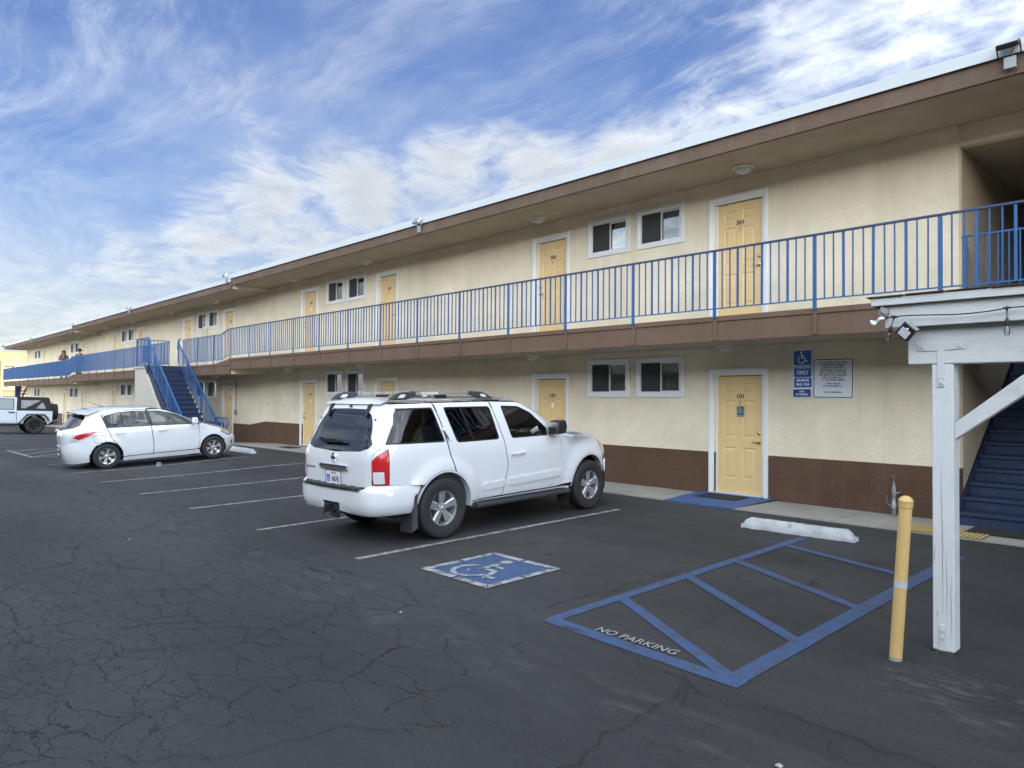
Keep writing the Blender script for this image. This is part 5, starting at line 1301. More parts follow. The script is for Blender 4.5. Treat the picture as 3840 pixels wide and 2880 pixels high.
XFs = [(.25, 3.66), (.40, 3.80), (.60, 3.86), (.80, 3.86), (.92, 3.80), (1.0, 3.72), (1.06, 3.60), (1.12, 3.42), (1.18, 3.10), (1.22, 2.75), (1.26, 2.46), (1.30, 2.40), (1.42, 2.17), (1.58, 1.87), (1.68, 1.63), (1.72, 1.47), (1.75, 1.2)]
NRs = [(.3, 9), (1.0, 11), (1.6, 11), (1.72, 8)]
NFs = [(.3, 4.2), (.8, 4.4), (1.1, 4.8), (1.24, 7), (1.7, 9)]
sk = Skin(1.45, HWs, XRs, XFs, NRs, NFs, .8, suv_extra)
GAP = .0042
RA = arc(.02, .385, .465, 0, 180, 16); FA = arc(3.00, .40, .47, 0, 180, 16)
def body_part(name, outline, holes=(), m=CARW, off=0.0, res=(.06, .05), mirror=True, shrink=GAP, parent=suv, skin=None, rim=.018, smooth=True):
    mb = MB(); (skin or sk).panel(mb, outline, holes, off, res, rim, False, shrink)
    o = mb.build(name, m, parent, smooth=smooth)
    if mirror and not any(p[0] != 's' and abs(p[1]) < 1e-6 for p in outline):
        link(name, o.data, parent).scale = (1, -1, 1)
    elif mirror: link(name, o.data, parent).scale = (1, -1, 1)
    return o
# window outlines (x, z) on the right side
QW = round_poly(S_((-.84, 1.215), (.055, 1.205), (-.065, 1.645), (-.775, 1.64)), .03)
RW = round_poly(S_((.255, 1.185), (1.03, 1.190), (.945, 1.640), (.115, 1.645)), .05)
FWn = round_poly(S_((1.27, 1.190), (2.045, 1.195), (2.035, 1.30), (1.745, 1.535), (1.51, 1.630), (1.16, 1.645)), .04)
arch_r = arc(.02, .385, .465, 2, 180, 16); arch_f = arc(3.0, .40, .47, 0, 180, 16)
# rear quarter panel: from tail lamp and bumper line to the rear door, over the rear wheel
q_out = S_((-.80, .735), (-.80, 1.165), (-.935, 1.170), (-.90, 1.30), (-.79, 1.60), (-.735, 1.690), (-.04, 1.700), (.035, 1.45), (.105, 1.10), (.165, .865)) + arc(.02, .385, .468, 71, 137, 8) 
for nm_, o_, h_ in (('quarter_panel', q_out, [QW]),):
    body_part(nm_, o_, h_)
rd_out = S_((-.035, 1.700), (.965, 1.705), (1.10, 1.20), (1.165, .84), (1.065, .425), (.49, .415)) + arc(.02, .385, .468, 4, 69, 8) + S_((.173, .868), (.113, 1.10), (.043, 1.45))
rd = body_part('rear_door', rd_out, [RW])
fd_out = S_((.972, 1.705), (1.50, 1.690), (1.80, 1.565), (2.08, 1.36), (2.26, 1.235), (2.315, 1.06), (2.315, .75), (2.15, .430), (1.073, .425), (1.173, .84), (1.108, 1.20))
fd = body_part('front_door', fd_out, [FWn])
fe_out = S_((2.162, .430), (2.323, .75), (2.323, 1.06), (2.275, 1.228), (2.42, 1.228), (2.80, 1.195), (3.15, 1.150), (3.33, 1.080), (3.38, .98), (3.55, .80), (3.62, .72), (3.60, .50)) + arc(3.0, .40, .470, 10, 172, 18)
body_part('front_fender', fe_out)
body_part('rocker_panel', S_((.50, .33), (.50, .408), (2.50, .420), (2.50, .33)), off=-.008)
# roof sides above the doors
rs_out = S_((-.735, 1.698), (-.04, 1.708), (.97, 1.712), (1.50, 1.697), (1.80, 1.572), (2.09, 1.365), (2.27, 1.240), (2.40, 1.245), (2.16, 1.43), (1.87, 1.595), (1.65, 1.690), (1.45, 1.730), (-.50, 1.735), (-.64, 1.715))
body_part('roof_side', rs_out, shrink=.002)
# arch flare lips and wheel housings
for hx, hz_, rr_, a0, a1 in ((.02, .385, .469, -4, 176, ), (3.0, .40, .471, 0, 180)):
    n = 24
    for sg in (1, -1):
        V = []; mb = MB()
        for i in range(n + 1):
            a = R(a0 + (a1 - a0) * i / n)
            for j, dr in enumerate((-.0, -.022, -.022)):
                x_, z_ = hx + (rr_ + dr) * math.cos(a), hz_ + (rr_ + dr) * math.sin(a)
                y_ = sk.pt(sk.t_side(x_, max(z_, .26)), max(z_, .26))[1] + (0.002, .0, -.10)[j]
                V.append((x_, -sg * y_, z_))
        mb.add(V, [(i * 3 + j, (i + 1) * 3 + j, (i + 1) * 3 + j + 1, i * 3 + j + 1) for i in range(n) for j in range(2)])
        mb.build('arch_lip', CARW, suv, smooth=True)
    mb = MB()
    for sg in (1, -1):
        V = []
        for i in range(n + 1):
            a = R(-15 + 210 * i / n); V += [(hx + .462 * math.cos(a), -sg * .84, hz_ + .462 * math.sin(a)), (hx + .462 * math.cos(a), -sg * .45, hz_ + .462 * math.sin(a))]
        mb.add(V, [(2 * i, 2 * i + 2, 2 * i + 3, 2 * i + 1) for i in range(n)])
    mb.box(hx - .46, hx + .46, -.46, .46, .30, .82).build('wheel_housing', LINER, suv)
# tailgate and rear glass
GLZ = [('r', -.66, 1.17), ('r', -.52, 1.13), ('r', 0, 1.105), ('r', .52, 1.13), ('r', .66, 1.17), ('r', .74, 1.30), ('r', .69, 1.56), ('r', .60, 1.625), ('r', 0, 1.635), ('r', -.60, 1.625), ('r', -.69, 1.56), ('r', -.74, 1.30)]
tg_out = [('r', -.735, .72), ('r', -.735, 1.09), ('r', -.80, 1.19), ('r', -.755, 1.45), ('r', -.70, 1.62), ('r', -.60, 1.690), ('r', .60, 1.690), ('r', .70, 1.62), ('r', .755, 1.45), ('r', .80, 1.19), ('r', .735, 1.09), ('r', .735, .72), ('r', .62, .70), ('r', -.62, .70)]
tg = body_part('tailgate', tg_out, [GLZ], mirror=False, res=(.07, .06))
body_part('rear_glass', GLZ, mirror=False, m=TINT, off=-.004, shrink=.0, rim=0)
mb = MB(); sk.panel(mb, [('r', y * 1.022, 1.11 + (z - 1.11) * 1.02 - .004) for _, y, z in GLZ], [[('r', y * .985, 1.36 + (z - 1.36) * .975) for _, y, z in GLZ]], -.003, (.08, .08), 0, False); mb.build('glass_seal', TRIMB, tg)
# C/D pillar strip between tailgate and quarter glass, corner above the lamp
dp_out = [('r', .742, 1.036), ('r', .808, 1.19), ('r', .762, 1.45), ('r', .706, 1.63), ('r', .60, 1.70), ('s', -.70, 1.715), ('s', -.74, 1.690), ('s', -.79, 1.60), ('s', -.905, 1.30), ('s', -.94, 1.172), ('s', -.80, 1.164), ('r', .80, 1.122)]
body_part('rear_pillar', dp_out, res=(.05, .05))
# lamps
body_part('corner_backing', [('r', .68, .80), ('r', .70, 1.26), ('s', -.86, 1.26), ('s', -.82, .80)], off=-.012, rim=0, shrink=0)
body_part('tail_lamp', [('r', .742, .745), ('r', .742, 1.03), ('r', .80, 1.115), ('s', -.80, 1.160), ('s', -.80, .745)], m=RED, off=.004, res=(.03, .04))
body_part('lamp_reverse', [('r', .752, .757), ('r', .752, .905), ('r', .835, .905), ('r', .835, .757)], m=CLR, off=.008, res=(.03, .04), rim=.01)
for z in (.832,): body_part('lamp_divider', [('r', .752, z - .004), ('r', .752, z + .004), ('r', .835, z + .004), ('r', .835, z - .004)], m=RED, off=.011, rim=.008, res=None)
body_part('lamp_divider', [('r', .745, .915), ('r', .745, .925), ('s', -.81, .925), ('s', -.81, .915)], m=REDD, off=.007, rim=.006, res=None)
# rear bumper with its own fuller shape
bsk = Skin(1.45, [(.34, .82), (.40, .885), (.50, .915), (.66, .908), (.73, .893), (.75, .87)], [(.34, -.97), (.40, -1.04), (.50, -1.065), (.64, -1.07), (.70, -1.06), (.735, -1.03), (.75, -.99)], [(.3, 3.8), (.8, 3.8)], 9, 3.6, .55)
HIT = [('r', -.20, .345), ('r', -.235, .50), ('r', .235, .50), ('r', .20, .345)]
bmp = [('s', -.47, .36), ('s', -.46, .56), ('s', -.40, .66), ('s', -.345, .715), ('s', -.79, .735), ('r', .735, .745), ('r', .62, .695), ('r', .60, .70), ('r', -.60, .70), ('r', -.62, .695), ('r', -.735, .745)]
half = [('s', -.47, .38), ('s', -.45, .56), ('s', -.36, .70), ('s', -.60, .728), ('s', -.85, .738), ('r', .735, .742), ('r', .64, .690), ('r', .0, .685), ('r', 0, .50), ('r', .20, .50), ('r', .17, .40), ('r', .40, .375), ('r', .75, .37)]
mb = MB(); bsk.panel(mb, half, (), 0, (.06, .05), .02, False, 0); bsk.panel(mb, half, (), 0, (.06, .05), .02, False, 0)
nv_ = len(mb.v) // 2; mb.v = [(x, (y if i < nv_ else -y), z) for i, (x, y, z) in enumerate(mb.v)]; mb.build('rear_bumper', CARW, suv, smooth=True)
MB().box(-1.04, -.98, -.20, .20, .36, .52).build('bumper_recess', LINER, suv)
MB().box(-1.13, -.95, -.035, .035, .40, .47).box(-1.10, -1.02, -.10, .10, .385, .41).lathe([(.0, 0), (.018, 0), (.018, .06)], c=(-1.10, .05, .36), n=10).tube([(-1.06, .08, .42), (-1.09, .10, .36), (-1.09, .12, .33)], .008, 6).build('tow_hitch', BLACKP, suv)
mb = MB()
for k in range(13):
    ya = -.62 + 1.24 * k / 13; yb2 = -.62 + 1.24 * (k + 1) / 13
    zt_ = .712 if k % 2 == 0 else .706
    xo = lambda y: -1.105 + .05 * (y / .62) ** 4
    mb.add([(-.985, ya, zt_ + .004), (-.985, yb2 - .012, zt_ + .004), (xo(yb2), yb2 - .012, zt_ - .004), (xo(ya), ya, zt_ - .004), (xo(ya) + .01, ya, .672), (xo(yb2) + .01, yb2 - .012, .672), (-.985, ya, .672), (-.985, yb2 - .012, .672)],
           [(0, 1, 2, 3), (3, 2, 5, 4), (0, 3, 4, 6), (1, 7, 5, 2)])
mb.box(-1.085, -.985, -.61, .61, .675, .700).build('step_pad', DGREY, suv)
# plate, chrome bar, badge, script
def rear_x(z): return sk.pt(-PI / 2, z)[0]
chb = MB().prism([(rear_x(.93) - .002, .885), (rear_x(.93) - .030, .890), (rear_x(.93) - .040, .925), (rear_x(.93) - .030, .960), (rear_x(.93) - .002, .965)], 'y', -.305, .305).build('chrome_bar', CHROME, suv, bevel=.012)
pl = link('licence_plate', MB().box(-.008, 0, -.165, .165, -.082, .082).mesh('licence_plate', mat('plate_white', (.72, .70, .66), .4)), suv, loc=(rear_x(.78) - .008, .01, .785), rot=(0, 0, 0))
MB().box(-.010, .002, -.176, -.163, -.093, .093).box(-.010, .002, .163, .176, -.093, .093).box(-.010, .002, -.163, .163, .080, .093).box(-.010, .002, -.163, .163, -.093, -.080).build('plate_frame', CHROME, pl)
FACE_R = Matrix.Rotation(PI / 2, 4, 'X') 
def rear_text(par, txt, size, m, y, z, x, sx=1.0, bold=0.0, font_shear=0.0):
    me = text_mesh('lettering', txt, size, m, .0006, bold, sx=sx, shear=font_shear)
    me.transform(Matrix.Rotation(-PI / 2, 4, 'Z') @ FACE_R); return link('lettering', me, par, loc=(x, y, z))
PNV = mat('plate_navy', (.02, .03, .12), .5)
rear_text(pl, 'N674J', .098, PNV, -.045, -.018, -.0105, .62, .001); rear_text(pl, 'California', .034, mat('plate_red', (.45, .08, .07), .5), 0, .058, -.0105, .9, .0006, .25)
MB().box(-.0095, -.0085, .075, .150, -.055, .035).build('plate_blue_field', mat('plate_blue', (.02, .12, .50), .5), pl)
mb = MB()
for poly in isa_strokes(.072): mb.add([(-.0105, .146 - p[0], p[1] - .050) for p in poly], [tuple(range(len(poly)))])
mb.build('plate_symbol', SIGNW, pl)
bd = link('badge', MB().lathe([(.044, -.006), (.044, -.014), (.050, -.018), (.058, -.018), (.062, -.012), (.062, 0)], axis='x', n=36).box(-.022, -.004, -.068, .068, -.014, .014).mesh('badge', CHROME, True), suv, loc=(rear_x(1.02), .0, 1.035)); bd.scale = (1, .78, 1)
rear_text(bd, 'NISSAN', .022, BLACKP, 0, 0, -.023, 1.3, .0004)
rear_text(suv, 'PATHFINDER', .036, STEEL, .57, .885, rear_x(.88) - .002, 1.15, .001)
# wiper, hinges, glass knobs
MB().bar((rear_x(1.2) - .035, .28, 1.225), (rear_x(1.2) - .035, -.16, 1.232), .016, .024).bar((rear_x(1.2) - .04, .30, 1.225), (rear_x(1.2) - .03, .0, 1.245), .014, .03).lathe([(0, -.05), (.022, -.045), (.026, 0)], c=(rear_x(1.22), .28, 1.225), axis='x', n=14).lathe([(0, -.03), (.014, -.028), (.016, 0)], c=(rear_x(1.24), .40, 1.25), axis='x', n=12).build('rear_wiper', BLACKP, suv)
for y in (.42, -.42):
    MB().prism([(rear_x(1.70) - .015, 1.700), (rear_x(1.67) - .035, 1.69), (rear_x(1.53) - .030, 1.535), (rear_x(1.53) - .004, 1.535), (rear_x(1.66), 1.66)], 'y', y - .018, y + .018).build('glass_hinge', BLACKP, suv, bevel=.004)
MB().prism([(rear_x(1.67) - .004, 1.645), (rear_x(1.67) - .025, 1.655), (rear_x(1.67) - .012, 1.68)], 'y', -.025, .025).build('washer_nozzle', BLACKP, suv)
for y, z in ((.60, 1.50), (-.60, 1.50)): MB().lathe([(0, -.012), (.016, -.010), (.018, 0)], c=(rear_x(z) + .02, y, z), axis='x', n=12).build('glass_stud', BLACKP, suv)
# side glass with black seals
for nm_, W_, m_ in (('quarter_glass', QW, TINT), ('rear_door_glass', RW, TINT), ('front_door_glass', FWn, CLEARG)):
    body_part(nm_, W_, m=m_, off=-.012, shrink=0, rim=0, res=(.12, .12))
    ctr = (sum(p[1] for p in W_) / len(W_), sum(p[2] for p in W_) / len(W_))
    Wi = [('s', ctr[0] + (p[1] - ctr[0]) * .955, ctr[1] + (p[2] - ctr[1]) * .915) for p in W_]
    body_part('window_seal', W_, [Wi], m=TRIMB, off=-.004, shrink=0, rim=.008, res=None)
body_part('window_divider', S_((.385, 1.645), (.425, 1.645), (.575, 1.185), (.535, 1.185)), m=TRIMB, off=-.006, shrink=0, rim=0, res=None)
# roof, hood, windscreen
def top_grid(name, xs, zf, yf, crown, m, parent, ny_=14, pw_=2.0):
    V = []; 
    for x in xs:
        ye = yf(x)
        for j in range(ny_ + 1):
            u = -1 + 2 * j / ny_; V.append((x, ye * u, zf(x) + crown(x) * (1 - abs(u) ** pw_)))
    n1 = ny_ + 1
    return MB().add(V, [(i * n1 + j, (i + 1) * n1 + j, (i + 1) * n1 + j + 1, i * n1 + j + 1) for i in range(len(xs) - 1) for j in range(ny_)]).build(name, m, parent, smooth=True)
def ye_roof(x): return sk.pt(sk.t_side(x, 1.728), 1.728)[1]
top_grid('roof', [-.752, -.71, -.66] + list(np.linspace(-.60, 1.44, 16)), lambda x: float(np.interp(x, [-.752, -.71, -.66, -.60], [1.690, 1.712, 1.722, 1.728])), lambda x: ye_roof(x) if x > -.5 else float(np.interp(x, [-.752, -.70, -.60, -.5], [.60, .62, .60, ye_roof(-.5)])), lambda x: .045 if x > -.6 else .045 * max(0, (x + .752) / .152), CARW, suv)
def hood_z(x): return float(np.interp(x, [2.40, 2.80, 3.15, 3.40, 3.60, 3.72], [1.232, 1.197, 1.150, 1.085, 1.00, .93]))
def hood_y(x): z = hood_z(x); return max(.3, sk.pt(sk.t_side(min(x, sk.g('xF', z) - .03), z), z)[1] - .004)
top_grid('hood', list(np.linspace(2.40, 3.66, 16)), hood_z, hood_y, lambda x: .045, CARW, suv, pw_=2.4)
V = []; n_ = 12
for j in range(n_ + 1):
    u = -1 + 2 * j / n_; V += [(2.44 - .16 * u * u + 0, u * .80, 1.245), (2.14 - .13 * u * u, u * .765, 1.43), (1.84 - .10 * u * u, u * .72, 1.60), (1.50 - .06 * u * u, u * .66, 1.742)]
MB().add(V, [(j * 4 + k, (j + 1) * 4 + k, (j + 1) * 4 + k + 1, j * 4 + k + 1) for j in range(n_) for k in range(3)]).build('windscreen', CLEARG, suv, smooth=True)
# front end
body_part('front_bumper', S_((3.55, .50), (3.60, .72)) + [('f', .70, .72), ('f', 0, .74), ('f', 0, .30), ('f', .60, .30), ('s', 3.45, .34)], off=.012)
body_part('head_lamp', S_((3.36, .965), (3.31, 1.085), (3.45, 1.065)) + [('f', .55, 1.0), ('f', .55, .80), ('s', 3.50, .82)], m=LAMPG, off=.003)
body_part('side_lamp', S_((3.36, .96), (3.315, 1.08), (3.37, 1.08), (3.43, .93)), m=AMB, off=.006, rim=0)
body_part('grille', [('f', .53, .99), ('f', .50, .76), ('f', -.50, .76), ('f', -.53, .99)], m=CHROME, off=.0, mirror=False)
# side mouldings, handles, mirror
body_part('door_moulding', round_poly(S_((1.20, .545), (2.30, .585), (2.33, .685), (1.20, .650)), .02), off=.016, shrink=0, res=(.08, .03))
body_part('door_moulding', round_poly(S_((.70, .525), (1.09, .540), (1.125, .640), (.70, .620)), .045), off=.014, shrink=0, res=(.08, .03))
def on_side(x, z, o=0.0): p = sk.pt(sk.t_side(x, z), z); return (p[0], p[1] + o, p[2])
for sg in (1, -1):
    x_, y_, z_ = on_side(1.36, .985)
    MB().lathe([(0, -.001), (.040, -.001), (.052, .004), (.050, .006)], c=(1.40, -sg * (y_ - .002), .985), axis='y', n=20).build('handle_cup', mat('handle_shade', (.62, .63, .65), .3), suv)
    MB().bar((1.24, -sg * (y_ + .030), .975), (1.50, -sg * (y_ + .030), .99), .022, .036).bar((1.25, -sg * (y_ + .0), .976), (1.25, -sg * (y_ + .03), .976), .03, .034).bar((1.49, -sg * (y_ + .0), .989), (1.49, -sg * (y_ + .03), .989), .03, .034).build('door_handle', CARW, suv, bevel=.009)
    a = on_side(.045, 1.38, .012); b = on_side(.135, 1.22, .012)
    MB().bar((a[0], -sg * a[1], a[2]), (b[0], -sg * b[1], b[2]), .05, .045).build('door_handle', CARW, suv, bevel=.012)
    a = on_side(.05, 1.345, .036); b = on_side(.105, 1.245, .036)
    MB().bar((a[0] - .012, -sg * (a[1] - .004), a[2]), (b[0] - .012, -sg * (b[1] - .004), b[2]), .012, .014).build('handle_slot', LINER, suv)
    mm = link('wing_mirror', MB().prism([(-.11, -.09), (.07, -.085), (.12, .0), (.085, .115), (-.09, .10), (-.13, .0)], 'y', -.10, .10).mesh('wing_mirror', BLACKP), suv, loc=(2.10, -sg * 1.0, 1.305), bevel=.03)
    MB().box(-.125, -.119, -.085, .085, -.07, .085).build('mirror_glass', CHROME, mm)
    MB().bar((0, sg * .18, -.09), (0, sg * .02, -.05), .10, .05).build('mirror_arm', BLACKP, mm)
# running boards, mud flaps
for sg in (1, -1):
    MB().prism([(sg * -.80, .315), (sg * -.975, .325), (sg * -.985, .355), (sg * -.97, .385), (sg * -.82, .395), (sg * -.80, .39)], 'x', .52, 2.42).build('running_board', DGREY, suv, bevel=.012)
    mb = MB()
    for k in range(26): mb.bar((.66 + .064 * k, -sg * .955, .389), (.70 + .064 * k, -sg * .865, .397), .014, .006)
    mb.box(.60, 2.34, *sorted((-sg * .86, -sg * .96)), .386, .391).build('board_tread', BLACKP, suv)
    for x0_m, x1_m in ((-.475, -.40), (2.505, 2.55)):
        MB().add([(x0_m, -sg * .895, .42), (x0_m - .03, -sg * .90, .14), (x0_m - .03, -sg * .66, .13), (x0_m, -sg * .66, .42), (x0_m + .02, -sg * .91, .55), (x0_m + .035, -sg * .66, .55)], [(0, 1, 2, 3), (0, 3, 5, 4)]).build('mud_flap', DGREY, suv)
        if x0_m < 0: MB().add([(-.475, -sg * .915, .58), (-.44, -sg * .925, .62), (-.435, -sg * .93, .20), (-.505, -sg * .905, .15), (-.49, -sg * .90, .40)], [(0, 1, 2, 3, 4)]).build('mud_flap', DGREY, suv)
# roof rails
for sg in (1, -1):
    yr = -sg * .635
    MB().prism([(-.26, 1.795), (-.26, 1.835), (.66, 1.845), (.66, 1.805)], 'y', yr - .018, yr + .018).build('roof_rail', mat('rail_alloy', (.42, .40, .37), .35, metal=.5), suv, bevel=.006)
    for pts in ([(-.66, 1.735), (-.55, 1.815), (-.45, 1.838), (-.25, 1.840), (-.25, 1.790), (-.30, 1.765), (-.36, 1.75), (-.40, 1.742)], [(1.12, 1.74), (1.0, 1.80), (.90, 1.838), (.65, 1.848), (.65, 1.80), (.74, 1.785), (.80, 1.76), (.84, 1.742)]):
        P = MB().prism(pts, 'y', yr - .030, yr + .030).build('rail_foot', DGREY, suv, bevel=.010)
    MB().prism([(-.54, 1.768), (-.49, 1.808), (-.42, 1.810), (-.42, 1.785), (-.46, 1.765)], 'y', yr - .0315, yr + .0315).build('foot_opening', CARW, suv)
    MB().prism([(.98, 1.768), (.93, 1.805), (.86, 1.810), (.86, 1.785), (.90, 1.768)], 'y', yr - .0315, yr + .0315).build('foot_opening', CARW, suv)
    MB().box(.08, .26, yr - .02, yr + .02, 1.752, 1.80).build('rail_bracket', BLACKP, suv)
    MB().box(-.30, .80, yr - .005, yr + .03, 1.757, 1.772).build('rail_channel', STEEL, suv)
    if sg == 1:
        me = text_mesh('lettering', 'PATHFINDER', .040, SIGNW, .0006, .0014, sx=1.22); me.transform(FACE_S); link('lettering', me, suv, loc=(-.02, yr - .0195, 1.818))
    for k in range(5): MB().lathe([(0, -.003), (.009, -.002), (.010, 0)], c=(-.2 + .18 * k, yr + sg * .0185, 1.82), axis='y', n=10).build('rail_bolt', BLACKP, suv)
# underside and cabin
MB().box(-.60, 3.4, -.70, .70, .30, .42).box(-.98, -.6, -.60, .60, .40, .50).build('underbody', LINER, suv)
MB().box(.45, 2.55, -.80, .80, .40, .44).build('cabin_floor', INTER, suv)
MB().box(-.84, .44, -.70, .70, .80, .84).build('cargo_floor', INTER, suv)
for sg in (1, -1): MB().box(-.80, 2.4, *sorted((sg * .80, sg * .815)), .44, 1.16).build('inner_panel', INTER, suv)
MB().box(2.10, 2.40, -.76, .76, .60, 1.20).build('dashboard', INTER, suv, bevel=.05)
MB().lathe([(0, 0), (.30, 0), (.30, -.02), (0, -.02)], c=(-.05, 0, .44), n=20).build('spare_underside', LINER, suv)
for y in (-.38, .38): seat(suv, 1.36, y, .66); seat(suv, .48, y, .66, .62); seat(suv, -.32, y, .74, .60)
seat(suv, .48, 0, .66, .3, hd=False)
steering(suv, 1.98, .38, 1.10)
MB().box(1.62, 1.70, -.11, .11, 1.52, 1.59).build('rear_view_mirror', BLACKP, suv)
for x_, y_, sd in ((0.0, -.80, 1), (2.985, -.80, 1), (0, .80, -1), (2.985, .80, -1)):
    wheel(suv, x_, y_, .380, .235, .222, 6 if False else 5, (.030, .045, .052, .060), sd)
frames_place(suv, (-7.945, 5.52), (-.045, .999), gz(-7.06, 5.56) - .0, gz(-7.2, 8.5) - .0, 2.98)

# =============== white hatchback
hb = thing('hatchback', 'white five-door hatchback with a roof spoiler parked beside the blue outer stairs', 'hatchback')
def hb_extra(x, z):
    e = 0.0
    for hx, hz_ in ((0.0, .30), (2.50, .30)):
        d = math.hypot(x - hx, z - hz_)
        if d < .50: e = max(e, .016 * (1 - sst((d - .36) / .13)))
    if x > 1.95 and z > .78: e -= .16 * min(1, (z - .78) / .20) ** 2 * min(1, (x - 1.95) / .3) * (1 if z < .97 else max(0, 1 - (z - .97) / .04))
    if .2 < z < .5: e -= .012 * (1 - abs(z - .36) / .14) if .35 < x < 2.1 and abs(z - .36) < .14 else 0
    return e
hHW = [(.12, .76), (.20, .80), (.30, .825), (.50, .845), (.70, .845), (.85, .835), (.94, .815), (1.0, .795), (1.10, .755), (1.25, .69), (1.35, .635), (1.40, .595), (1.43, .55), (1.46, .46)]
hXR = [(.12, -.76), (.25, -.82), (.40, -.82), (.60, -.84), (.68, -.845), (.72, -.85), (.85, -.85), (.97, -.78), (1.02, -.745), (1.20, -.60), (1.34, -.47), (1.40, -.40), (1.43, -.28), (1.46, -.05)]
hXF = [(.12, 3.06), (.30, 3.22), (.50, 3.23), (.62, 3.18), (.72, 3.06), (.80, 2.86), (.87, 2.62), (.93, 2.38), (.99, 2.22), (1.10, 1.98), (1.25, 1.66), (1.36, 1.36), (1.42, 1.10), (1.46, .85)]
hs = Skin(1.15, hHW, hXR, hXF, [(.2, 3.5), (.7, 3.5), (1.0, 3.9), (1.35, 4.2)], [(.3, 3.8), (.8, 3.9), (1.0, 5), (1.35, 6)], .6, hb_extra)
def hp(name, outline, holes=(), m=CARW, off=0.0, res=(.06, .05), mirror=True, shrink=GAP, rim=.016, skin=None):
    return body_part(name, outline, holes, m, off, res, mirror, shrink, hb, skin or hs, rim)
hRA = lambda a, b, n=8, r=.345: arc(0, .300, r, a, b, n)
hFA = lambda a, b, n=16, r=.345: arc(2.50, .300, r, a, b, n)
hRW = round_poly(S_((.055, .975), (.965, .965), (.905, 1.345), (.60, 1.355), (.28, 1.335), (-.02, 1.265)), .03)
hFW = round_poly(S_((1.03, .965), (2.16, .935), (1.86, 1.115), (1.56, 1.250), (1.22, 1.335), (.965, 1.345)), .03)
hp('quarter_panel', S_((-.10, .885), (-.62, .86), (-.50, 1.02), (-.33, 1.24), (-.26, 1.395), (.12, 1.405), (.62, 1.425), (.93, 1.42), (.94, 1.375), (.60, 1.385), (.26, 1.365), (-.075, 1.285), (.02, .960), (.14, .665), (.24, .548)) + hRA(46, 132, 10) + S_((-.40, .56), (-.52, .66), (-.20, .80)), (), res=(.05, .05))
hp('rear_door', S_((.027, .960), (-.068, 1.285), (.265, 1.362), (.60, 1.380), (.935, 1.372), (.995, .96), (1.035, .50), (1.02, .285), (.345, .265)) + hRA(5, 44, 5) + S_((.25, .552), (.147, .668)), [hRW])
hp('front_door', S_((1.002, .96), (.942, 1.372), (1.24, 1.365), (1.58, 1.285), (1.90, 1.135), (2.10, .985), (2.14, .90), (2.15, .55), (2.10, .30), (1.027, .285), (1.042, .50)), [[('s', x, z) for _, x, z in hFW if x < 2.1] if False else round_poly(S_((1.035, .965), (2.035, .945), (1.84, 1.115), (1.56, 1.248), (1.22, 1.333), (.968, 1.343)), .03)])
hp('roof_side', S_((.935, 1.422), (.62, 1.427), (.12, 1.408), (-.27, 1.398), (-.05, 1.432), (.9, 1.440), (1.22, 1.405), (1.60, 1.315), (1.98, 1.150), (2.24, .985), (2.14, .965), (1.905, 1.142), (1.585, 1.292), (1.245, 1.371), (.945, 1.378)), shrink=.002)
hp('front_fender', S_((2.145, .90), (2.16, .955), (2.30, .950), (2.62, .865), (2.82, .790), (2.72, .700), (2.92, .590), (2.93, .50)) + hFA(36, 172, 14) + S_((2.11, .30), (2.157, .55)))
hp('side_sill', S_((.345, .16), (.345, .257), (1.03, .277), (2.12, .290), (2.16, .175)), off=.012)
hp('front_bumper', S_((2.845, .30), (2.83, .38), (2.80, .46), (2.935, .585), (3.02, .60)) + [('f', .45, .64), ('f', 0, .66), ('f', 0, .14), ('f', .5, .14), ('s', 2.84, .14)], off=.010)
hp('head_lamp', S_((2.73, .705), (2.70, .80), (2.84, .790), (2.98, .70)) + [('f', .55, .64), ('s', 2.94, .60)], m=LAMPG, off=.004, res=(.04, .04))
hp('turn_lamp', S_((2.745, .700), (2.725, .745), (2.83, .745), (2.86, .69)), m=AMB, off=.008, rim=0)
hp('fog_slot', S_((2.99, .36), (2.99, .45), (3.04, .45), (3.04, .34)), m=LINER, off=.012, rim=0)
# rear: lamps, bumper, gate, glass, spoiler
hp('rear_corner', S_((-.12, .60), (-.12, .93), (-.42, .95), (-.60, .90)) + [('r', .64, .93), ('r', .50, .80), ('r', .42, .56), ('s', -.50, .50), ('s', -.46, .40), ('s', -.345, .37), ('s', -.305, .47), ('s', -.225, .575)], off=-.009, rim=0, shrink=0)
lamp = [('s', -.17, .905), ('s', -.42, .900), ('s', -.60, .835), ('r', .60, .775), ('r', .56, .715), ('r', .62, .695), ('s', -.62, .705), ('s', -.50, .745), ('s', -.32, .820)]
hp('tail_lamp', lamp, m=RED, off=.006, res=(.04, .04))
hp('tail_lamp_clear', [('r', .585, .76), ('r', .565, .715), ('r', .62, .702), ('r', .66, .712), ('r', .65, .76)], m=CLR, off=.010, rim=0, res=(.03, .03))
hbs = Skin(1.15, [(.14, .79), (.30, .850), (.50, .862), (.64, .855), (.70, .83)], [(.14, -.74), (.25, -.79), (.42, -.845), (.60, -.855), (.68, -.85), (.72, -.845)], [(.12, 3.06), (.7, 3.06)], 3.3, 3.2, .45)
hp('rear_bumper', S_((-.355, .18), (-.36, .34), (-.335, .44), (-.405, .555), (-.515, .655), (-.60, .690)) + [('r', .60, .690), ('r', .54, .712), ('r', .48, .60), ('r', 0, .575), ('r', 0, .15), ('r', .5, .15), ('s', -.50, .17)], skin=hbs, shrink=0)
